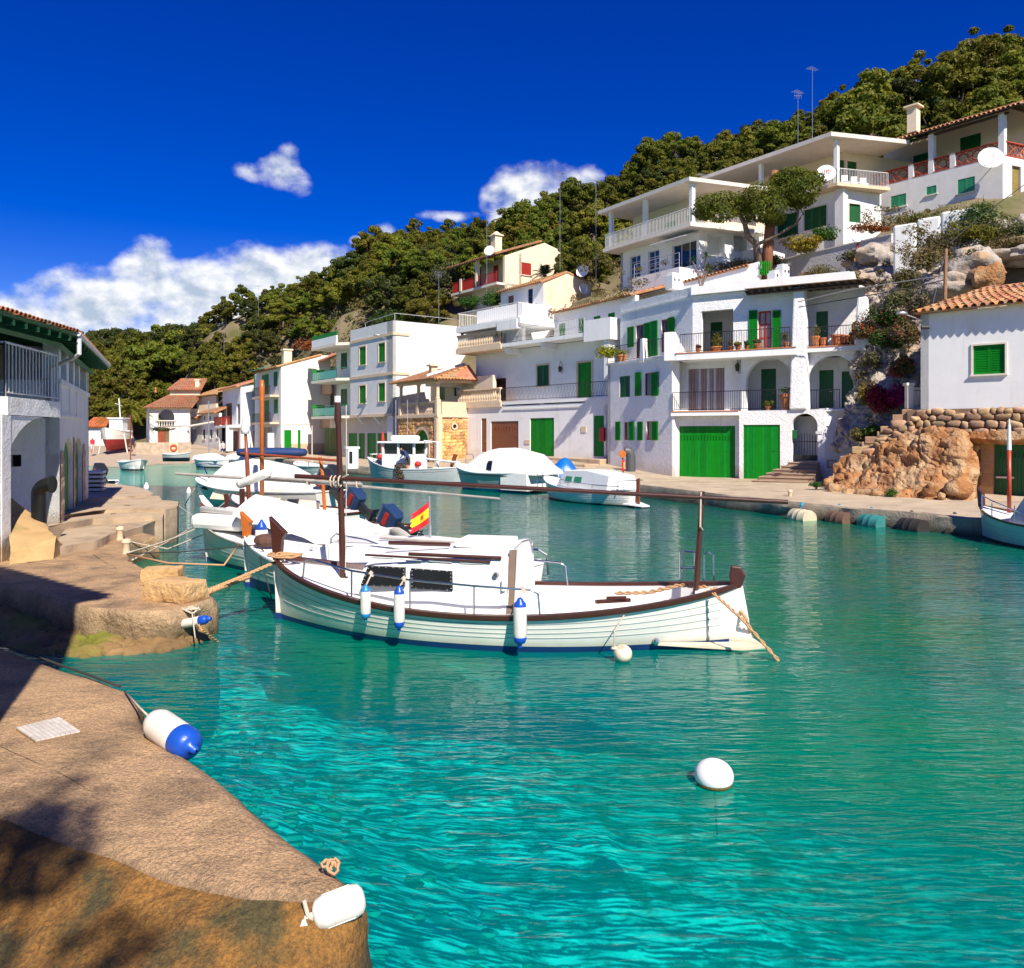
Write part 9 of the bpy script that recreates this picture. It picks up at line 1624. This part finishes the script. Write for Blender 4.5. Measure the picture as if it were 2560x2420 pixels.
t = thing('cafe_table','small white table standing outside the green garage doors','table',G(943,1158,.66)); c = G(943,1158,.66); mb = MB(); mb.box(c + Vector((0,0,.74)),1.1,.8,.05,.4); mb.build('table_top',WHITEP,t)
for dx,dy in ((-.45,-.3),(.45,-.3),(.45,.3),(-.45,.3)): mb = MB(); mb.tube([c + Vector((dx,dy,0)),c + Vector((dx,dy,.74))],.025,5); mb.build('leg',WHITEP,t)
t = thing('closed_parasol','folded red parasol beside the small white table','parasol',G(957,1160,.66)); c = G(957,1160,.66); mb = MB(); mb.tube([c,c + Vector((0,0,2.5))],.03,6); mb.build('pole',METAL,t); mb = MB(); mb.lathe([(.06,.7),(.2,1.0),(.13,2.0),(.04,2.5)],c,8); mb.build('canopy',MATS['red_float'],t,smooth=True)
for k,(za,s0_,lb) in enumerate(((1.2,7.2,'upper worn stone landing step before the white railing house'),(.92,8.6,'lower worn stone landing step before the white railing house'))): mb = MB(); slab(mb,[Fm.pt(s0_ - 1,0,.02),Fm.pt(Fm.L + .3,0,.02),Fm.pt(Fm.L + .5,0,1.2 + k * 1.3),Fm.pt(s0_ + 1,0,1.1 + k * 1.2)],.4,za + .28); mb.build('landing',TERR,cat='step',label=lb,bevel=.05)
# wooden pole with stays, wires
t = thing('utility_pole','leaning wooden pole in front of the big boulder','pole',P(2362,756,34.5)); mb = MB(); mb.tube([P(2362,765,34.5),P(2365,622,34.5)],.085,8,.07); mb.build('pole',mat('pole_wood',(.30,.15,.07),.8,.2,5),t); mb = MB(); mb.tube([P(2364,630,34.5),P(2330,768,34.2)],.012,4); mb.build('stay',METAL,t)
for pts_,lb in (([P(1995,755,38.2),P(2120,725,36.6),P(2250,705,35.5),P(2358,688,34.5)],'pale cable from the white column to the wooden pole'),([P(1996,768,38.2),P(2150,742,36.5),P(2270,722,35.4),P(2360,700,34.5)],'lower thin cable to the wooden pole'),([P(2375,608,35),P(2440,550,36),P(2570,455,38)],'dark cable running up past the lattice house')): mb = MB(); mb.tube(pts_,.022,5); mb.build('cable',METAL if 'pale' in lb else ROPEK,cat='cable',group='overhead cables',label=lb)
antenna(1400,432,665,63,'tall thin aerial mast with grid head above the stained cream gable',1); antenna(1490,452,700,61,'tall bare aerial mast right of the satellite dishes'); antenna(1995,230,375,60,'aerial mast with grid head on the upper slab roof',1); antenna(2031,172,365,60,'tallest aerial mast on the upper slab roof'); antenna(1755,437,475,57,'short aerial on the lower slab roof'); antenna(1217,530,740,68,'thin aerial before the cream hill house'); antenna(1097,680,800,70,'thin aerial rising over the tall white block',1); antenna(646,715,790,112,'aerial among the hillside pines'); antenna(560,812,880,112,'bleached pole on the scrubby slope above the small houses')
# the cut trunk and the crooked pine before the villas
t = thing('cut_trunk','tall sawn off pine trunk in front of the slab roofed villa','tree trunk',P(1922,700,51.6)); mb = MB(); mb.tube([P(1914,705,51.6),P(1922,600,51.6),P(1930,500,51.8),P(1937,428,52)],[.36,.33,.28,.22],10); mb.build('trunk',mat('bare_trunk',(.26,.105,.05),.9,.3,5,.03,16,stretch=(1,1,.2)),t,smooth=True)
rng = np.random.default_rng(31); b = P(1895,660,51); t = thing('crooked_pine','crooked spreading pine with dark twisted trunk before the villas','tree',b); mb = MB(); q = lambda u,v: P(u,v,51.0)
for pth,r0 in (([q(1897,672),q(1890,610),q(1868,590),q(1862,560),q(1845,530),q(1800,500)],.26),([q(1890,612),q(1940,590),q(1990,560),q(1996,530),q(1975,500)],.12),([q(1990,560),q(2008,535),q(1998,515)],.07),([q(1862,560),q(1900,520),q(1960,470)],.14),([q(1845,530),q(1850,500),q(1880,480)],.1)): mb.tube(pth,r0,7,r0 * .35)
mb.build('trunk',BARK,t,smooth=True); cl = [(1775,510,38,22),(1760,530,26,20),(1812,505,44,26),(1850,515,40,24),(1800,535,44,20),(1880,500,40,30),(1905,480,40,26),(1895,535,36,20),(1925,515,40,30),(1960,480,44,30),(1985,455,46,28),(2010,470,42,30),(2030,450,30,20),(1985,500,40,26),(1955,450,30,18),(2000,500,36,18),(1935,545,30,18),(1980,435,36,16)]; k = 52 / FOC
arr = [leaves(850,np.array(P(u,v,50.3 + rng.normal() * .5) - b),(ru * k * 1.1,.8,rv * k * 1.05),.10,rng) for u,v,ru,rv in cl]; o = bpy.data.objects.new('crown',leafmesh('crown',arr,PINE)); COL.objects.link(o); o.parent = t
# yuccas, palms
def fronds(name,label,cat,base,top,n,L,droop,m,w=.05,seed=0,trunk=.09,leaflets=0,up0=.2):
    rng = np.random.default_rng(seed); base,top = Vector(base),Vector(top); t = thing(name,label,cat,base); mb = MB(); mb.tube([base - Vector((0,0,.3)),base.lerp(top,.5) + Vector((.05,0,0)),top],trunk,7,trunk * .8); mb.build('trunk',BARK,t); mb = MB()
    for i in range(n):
        a = rng.random() * 6.283; e = rng.uniform(up0,1.4); d = Vector((math.cos(a) * math.cos(e),math.sin(a) * math.cos(e),math.sin(e))); l = L * rng.uniform(.75,1.1); pts = [top + d * l * s + Vector((0,0,-droop * l * s * s)) for s in np.linspace(0,1,7)]; sd = d.cross(Vector((0,0,1))).normalized()
        if leaflets:
            mb.tube(pts,.02,3)
            for s in np.linspace(.12,.98,leaflets):
                p = top + d * l * s + Vector((0,0,-droop * l * s * s)); tn = (d + Vector((0,0,-2 * droop * s))).normalized()
                for g in (-1,1): e_ = p + (sd * g * .75 + tn * .6 + Vector((0,0,-.15))).normalized() * .55 * (1.1 - .6 * s); mb.add([p - tn * .04,p + tn * .04,e_],[(0,1,2)])
        else: mb.add([q + sd * w * g * (1 - s) * (1 if s > .05 else .6) for q,s in zip(pts,np.linspace(0,1,7)) for g in (-1,1)],[(2 * i_,2 * i_ + 1,2 * i_ + 3,2 * i_ + 2) for i_ in range(6)])
    mb.build('frond',m,t,kind='stuff',recalc=False); return t
fronds('date_palm','big date palm arching beside the house with the great arch','palm',P(325,1108,97),P(322,1036,97),60,4.2,.6,PALM,seed=3,trunk=.4,leaflets=26); fronds('small_palm','low palm before the cream hill house','palm',P(1362,700,70),P(1362,688,70),22,1.8,.45,mat('dark_palm',(.02,.035,.01),.6),seed=5,trunk=.2,leaflets=14)
for u,v,vb,k in ((1730,650,700,1),(1772,668,708,2),(1765,640,704,3)): fronds('yucca',['left','lower right','upper right'][k - 1] + ' head of the spiky yuccas on the white roof','yucca',P(1752,712,45.5),P(u,v,45.3),26,.55,.35,BUSH,.04,k,.05,0,-.5)
# shrubs: hedges, cliff scrub, bougainvillea
for (u,v,d,rad,m,n,sz,lb,nm,fl) in [
    (1175,752,69,(1.3,1.2,.9),BUSH,900,.1,'clipped round bush under the red balcony house','clipped_bush',0),(1235,748,67.5,(1.7,1.2,1.1),BUSH,1100,.1,'larger clipped bush right of the first round bush','clipped_bush',0),(1130,690,80,(3.0,2,2.6),OLIVE,1400,.16,'grey green olive tree left of the red balcony house','olive_tree',0),(1010,800,80,(4.5,2,1.8),BUSH,1300,.16,'fresh green shrubs above the tall white block','shrub',0),(1000,750,86,(2.5,2,1.8),OLIVE,700,.16,'pale scrub bush higher above the tall white block','shrub',0),(790,862,84,(2.6,1.5,1.2),RUSTY,700,.14,'rust orange scrub behind the gable house','shrub',0),
    (2010,610,51.5,(2.0,1.2,.85),GOLD,1300,.09,'golden green bush on the garden wall','shrub',0),(2060,585,52,(1.2,.9,.8),BUSH,700,.1,'spiky green plant above the garden wall corner','shrub',0),(1850,665,53,(2.6,1.0,.7),SCRUB,900,.09,'low scrub under the railed garden terrace','shrub',0),(2180,570,50,(2.2,1.0,.5),RUSTY,700,.09,'reddish ground scrub before the lattice house','shrub',0),(2290,548,47,(2.4,1.0,.5),SCRUB,700,.09,'dry scrub along the lattice house wall','shrub',0),
    (2455,540,40.5,(1.6,1.2,1.5),BUSH,1500,.085,'leaning wild olive bush before the lattice house','shrub',0),(2420,580,39.5,(1.6,1.0,.9),PINE,1100,.08,'dense low bush at the foot of the leaning wild olive','shrub',0),(2530,570,39.5,(1.8,1.0,1.0),OLIVE,1000,.09,'grey green scrub at the right edge above the boulders','shrub',0),(2320,650,38.6,(1.9,.9,1.1),SCRUB,1300,.075,'brown dry scrub below the stepped white wall','shrub',0),(2350,610,39.5,(1.4,.9,.8),OLIVE,900,.08,'grey twiggy scrub against the stepped wall','shrub',0),(2270,700,38.2,(1.1,.8,1.0),SCRUB,900,.075,'dry grass tuft below the tall end of the stepped wall','shrub',0),(2265,745,37.2,(1.2,.8,.85),OLIVE,1000,.075,'soft green bush above the tiled roof corner','shrub',0),(2210,790,37.6,(1.1,.8,.9),BUSH,1100,.075,'dark green bush on the cliff above the lamp arm','shrub',1),
    (2170,820,37.8,(.8,.6,.9),SCRUB,800,.07,'trailing scrub with magenta blossom beside the pergola','shrub',2),(2215,850,36.8,(1.0,.7,.9),BUSH,1000,.075,'green cliff bush dotted with magenta','shrub',1),(2270,830,35.8,(.7,.6,1.1),SCRUB,800,.075,'scrub hanging left of the house with louvred window','shrub',1),(2180,900,36.8,(.7,.6,.6),OLIVE,600,.075,'grey green tuft on the pale cliff','shrub',0),(2260,910,35.0,(.7,.5,.8),SCRUB,700,.075,'dry tuft half way up the cliff by the white corner','shrub',1),(2200,1000,35.4,(1.0,.7,1.0),MAGENTA,1400,.075,'mass of crimson bougainvillea at the foot of the cliff','bougainvillea',0),(2245,990,34.9,(.7,.5,.9),MAGENTA,800,.075,'smaller crimson bougainvillea beside the balustrade post','bougainvillea',0),(2250,925,35.3,(.7,.5,.5),MAGENTA,500,.07,'dark crimson spray high on the cliff','bougainvillea',0),(2160,1090,35.2,(.8,.6,.6),SCRUB,700,.07,'yellowing plants at the foot of the bougainvillea','shrub',0),(2185,1075,34.8,(.55,.45,.4),BUSH,500,.06,'bright green tuft at the top of the rough stairs','shrub',0),(2158,985,37,(.5,.4,.9),GOLD,500,.06,'yellow flowering sprays beside the round arch','shrub',0),
    (2060,690,43.5,(1.5,.8,.9),SCRUB,1100,.075,'dry brown bush below the retaining wall','shrub',0),(2105,715,42.5,(.9,.7,.7),BUSH,800,.07,'round green bush above the pergola','shrub',0),(2020,700,44.5,(1.0,.7,.7),RUSTY,700,.07,'reddish bush under the retaining wall','shrub',0),(2130,640,46.5,(1.0,.8,.5),OLIVE,600,.07,'scrub on the rocks by the retaining wall','shrub',0),(1930,650,53,(1.0,.8,.8),PINE_DARK,600,.09,'dark shrub behind the cut trunk','shrub',0),
    (2440,640,36.4,(1.3,.8,.5),OLIVE,900,.07,'scrub spilling over the top of the big jutting boulder','shrub',0),(2515,612,37.2,(1.5,.9,.6),SCRUB,1000,.07,'dry brush on the ledge over the cave hollow','shrub',0),(2385,668,37.0,(1.0,.7,.6),SCRUB,800,.07,'brown brush behind the wooden pole','shrub',0),(2300,770,36.0,(.9,.7,.9),OLIVE,900,.07,'shadowed bush beside the tiled roof end','shrub',0),
    (2040,1212,33.6,(.45,.3,.2),BUSH,300,.05,'green weeds below the entrance steps','weeds',0),(2230,1235,30.1,(.3,.25,.4),BUSH,300,.05,'weeds sprouting from the orange rock','weeds',0),(2195,1243,30.6,(.4,.2,.12),BUSH,200,.05,'low weeds at the rock foot by the quay','weeds',0),(1520,880,47.6,(.9,.5,.6),GOLD,700,.075,'leafy plant spilling over the left balcony rail','balcony_plant',0)]:
    bush_obj(nm,lb,'tree' if 'olive_tree' in nm else 'shrub',P(u,v + rad[2] / d * 700,d),rad,m,n,sz,int(u + v),10,'shrubs and flowers on the cliff and slopes',flower=MAGENTA if fl else None,fl=160 * fl)
# hill cover right of the houses where soil shows
rng = np.random.default_rng(9); arr = []
for (ua,ub,va,vb,da,db_,n) in ((2130,2300,640,1040,45,35,70),(2250,2560,560,640,41,39.5,60),(1450,2000,640,760,56,50,60),(1330,1560,700,820,66,60,40),(2160,2600,520,560,51,46,40),(1100,1400,720,800,78,76,40)):
    for i in range(n): a,b = rng.random(2); v = va + (vb - va) * b; p = P(ua + (ub - ua) * a,v,da + (db_ - da) * b - .3); r = rng.uniform(.2,.55); arr.append(leaves(70,tuple(p),(r,r * .7,r * .7),.075,rng,up=.6))
o = bpy.data.objects.new('scrub',leafmesh('scrub',arr,SCRUB)); COL.objects.link(o); o['kind'] = 'stuff'
# potted plants on the balconies
k = 0
for u,h,r,lf,lh,lb in ((1745,.25,.13,RUSTY,.2,'small rust flowered pot at the left end of the upper balcony'),(1790,.28,.3,GOLD,.7,'big golden flower bush in a pot on the upper balcony'),(1828,.25,.14,SCRUB,.35,'thin leaved pot right of the golden bush'),(1845,.28,.16,GOLD,.2,'squat yellow flowered pot on the upper balcony'),(1867,.25,.13,BUSH,.25,'small green pot below the left green shutter'),(1893,.3,.2,OLIVE,.25,'olive leaved pot before the red balcony door'),(1965,.3,.16,SCRUB,.5,'tall dry plant by the white column')): pot(Ff.pt(Ff.s_(u,.05),z2 + .02,.05),h,r,lb,lf,lh,240,k,size=.05); k += 1
for u,h,r,lf,lb in ((2032,.55,.2,SCRUB,'large clay jar with twigs behind the right balcony rail'),(2050,.45,.17,None,'clay pot right of the twiggy jar'),(2086,.55,.3,None,'bulging ribbed clay jar on the right balcony'),(2106,.5,.28,None,'second bulging clay jar on the right balcony'),(2128,.4,.2,RUSTY,'clay pot with reddish leaves at the end of the right balcony')): pot(Ff.pt(Ff.s_(u),z2 + .07,-.75),h,r,lb,lf,.5,200,k,size=.05); k += 1
for u,h,r,lf,lh,lb in ((1968,.8,.36,BUSH,.35,'giant clay urn with green leaves on the lower balcony'),(1920,.2,.14,GOLD,.3,'little yellow plant on the lower balcony floor'),(1680,.2,.12,RUSTY,.3,'wilted plant in the corner of the lower balcony')): pot(Ff.pt(Ff.s_(u,-.35),z1 + .01,-.35),h,r,lb,lf,lh,240,k,size=.05); k += 1
for F_,u,v,z,h,r,lf,lb in ((Fl,1552,900,z2 + .02,.4,.3,GOLD,'terracotta trough under the left balcony creeper'),(Fl,1668,880,z2 + .02,.25,.2,RUSTY,'orange flowered trough before the open shutters'),(Fm,1153,876,f2 + 1.06,.3,.14,RUSTY,'flower pot standing on the stone balustrade'),(Fm,1247,870,f2 + .02,.5,.16,GOLD,'tall potted plant beside the brown balcony door')): pot(F_.pt(F_.s_(u),z,-.1),h,r,lb,lf,.4,200,k,size=.06); k += 1
pot(P(2082,722,42.5),.3,.16,'clay pot with a bare sapling on the white roof edge',SCRUB,.9,120,50,size=.04)
# people
SKIN = mat('skin',(.52,.28,.19),.6,.05,5,world=False)
def person(label,foot,h,shirt,trousers,rz=0,bend=0.0,sit=False,step=.12,hair=(.03,.02,.015)):
    foot = Vector(foot); t = thing('person',label,'person',foot,None,rz,local=True); s = h / 1.75
    hip = .46 if sit else .92; V = []; Ed = []; Rr = []
    def add(p,r,par=None): V.append(Vector(p) * s); Rr.append(r * s); Ed.append((par,len(V) - 1)) if par is not None else None; return len(V) - 1
    up = lambda d,y=0: (0,-math.sin(bend) * d + y,hip + math.cos(bend) * d)
    pv = add((0,0,hip),.15); w = add(up(.2),.14,pv); ch = add(up(.42),.17,w); nk = add(up(.56),.07,ch); hd = add(up(.66,-.02),.095,nk); add(up(.76,-.02),.09,hd)
    for x,st in ((-.1,step),(.1,-step)):
        a = add((x,0,hip - .05),.095,pv)
        if sit: kn = add((x * 1.3,-.42,hip + .02),.07,a); an = add((x * 1.3,-.45,.06),.045,kn); add((x * 1.3,-.58,.03),.045,an)
        else: kn = add((x,-st * .5 - .02,hip * .52),.068,a); an = add((x,st,.07),.045,kn); add((x * 1.1,st - .15,.035),.042,an)
        sh_ = add((up(.48)[0] + x * 1.7,up(.48)[1],up(.48)[2]),.065,ch); el = add((x * 2.2,up(.2)[1] - .03 - bend * .15,up(.2)[2] - bend * .1),.045,sh_); add((x * 2.1,up(.2)[1] - .16 - bend * .2,up(.2)[2] - .22),.035,el)
    me = bpy.data.meshes.new('body'); me.from_pydata(V,Ed,[]); o = bpy.data.objects.new('body',me); COL.objects.link(o); o.parent = t; md = o.modifiers.new('skin','SKIN'); md.use_smooth_shade = True
    for i,r in enumerate(Rr): me.skin_vertices[0].data[i].radius = (r,r)
    me.skin_vertices[0].data[0].use_root = True; o.modifiers.new('sub','SUBSURF').levels = 1; me.materials.append(SKIN)
    dg = bpy.context.evaluated_depsgraph_get(); bm_ = bpy.data.meshes.new_from_object(o.evaluated_get(dg)); o.modifiers.clear(); o.data = bm_; bm_.materials.clear()
    for m in (SKIN,shirt,trousers,mat('hair%d' % int(hair[0] * 100),hair,.8)): bm_.materials.append(m)
    ax = Vector((0,-math.sin(bend),math.cos(bend)))
    for p in bm_.polygons:
        c = p.center / s; q = (c - Vector((0,0,hip))).dot(ax); arm = abs(c.x) > .2
        p.material_index = (3 if (c - Vector(up(.66,-.02))).y > -.02 or q > .74 else 0) if q > .6 else (1 if q > (.24 if arm else .02) and q < .57 else (0 if arm or c.z < .42 * (0 if sit else 1) else 2) if q < .57 else 0)
    return t
NAVY = mat('navy_shirt',(.012,.015,.03),.8); SHORT = mat('maroon_shorts',(.10,.03,.03),.8); REDS = mat('red_shirt',(.55,.02,.04),.8); BLUES = mat('blue_jacket',(.02,.05,.16),.8); PALES = mat('pale_clothes',(.55,.5,.48),.8)
person('man in dark shirt and shorts walking up the beach slip',Vector((P(332,1135,83).x,83,1.05)),1.78,NAVY,SHORT,.3); person('person in red top standing beside the beached boat',Vector((P(231,1140,84).x,84,1.0)),1.7,REDS,PALES,.4,hair=(.2,.1,.05)); person('fisherman in blue jacket bending over his nets',B6.W(B6.X(1022,.85),.95,.66),1.75,BLUES,mat('brown_trousers',(.06,.045,.035),.9),-.9,.75); person('person sitting on the quay outside the rust red balcony house',Vector((P(570,1130,86).x,84.5,1.05)),1.7,PALES,BLUES,.2,.1,True)
# white windmill ornament, beach ramp
t = thing('garden_windmill','little red lattice windmill with white sails on the garden wall','ornament',P(2145,640,46)); mb = MB(); a = P(2145,598,46)
for dx,dy in ((-.2,-.2),(.2,-.2),(.2,.2),(-.2,.2)): mb.tube([P(2145,648,46) + Vector((dx,dy,0)),a],.02,4)
mb.build('tower',REDW,t); mb = MB(); mb.box(a,.35,.5,.16,.5); mb.lathe([(.24,0),(.26,.05),(.05,.06)],a + Vector((-.15,-.2,0)),8,Matrix.Rotation(1.3,3,'X')); mb.build('sail',WHITEP,t)
mb = MB(); e = [G(-60,1150,.0),G(310,1172,-.1),G(395,1163,-.1),G(480,1158,.0),Vector((-30,88,.3))]; f = [Vector((-75,100,1.4)),Vector((-48,100,1.5)),Vector((-44,101,1.6)),Vector((-40,102,1.7)),Vector((-33,102,1.7))]; mb.grid([[a.lerp(b,t_) + Vector((0,0,.9 * t_ * (1 - t_))) for t_ in np.linspace(0,1,8)] for a,b in zip(e,f)]); mb.build('beach_ramp',mat('ramp_concrete',(.40,.31,.22),.9,.2,1.5,.02,10),kind='structure',smooth=True)
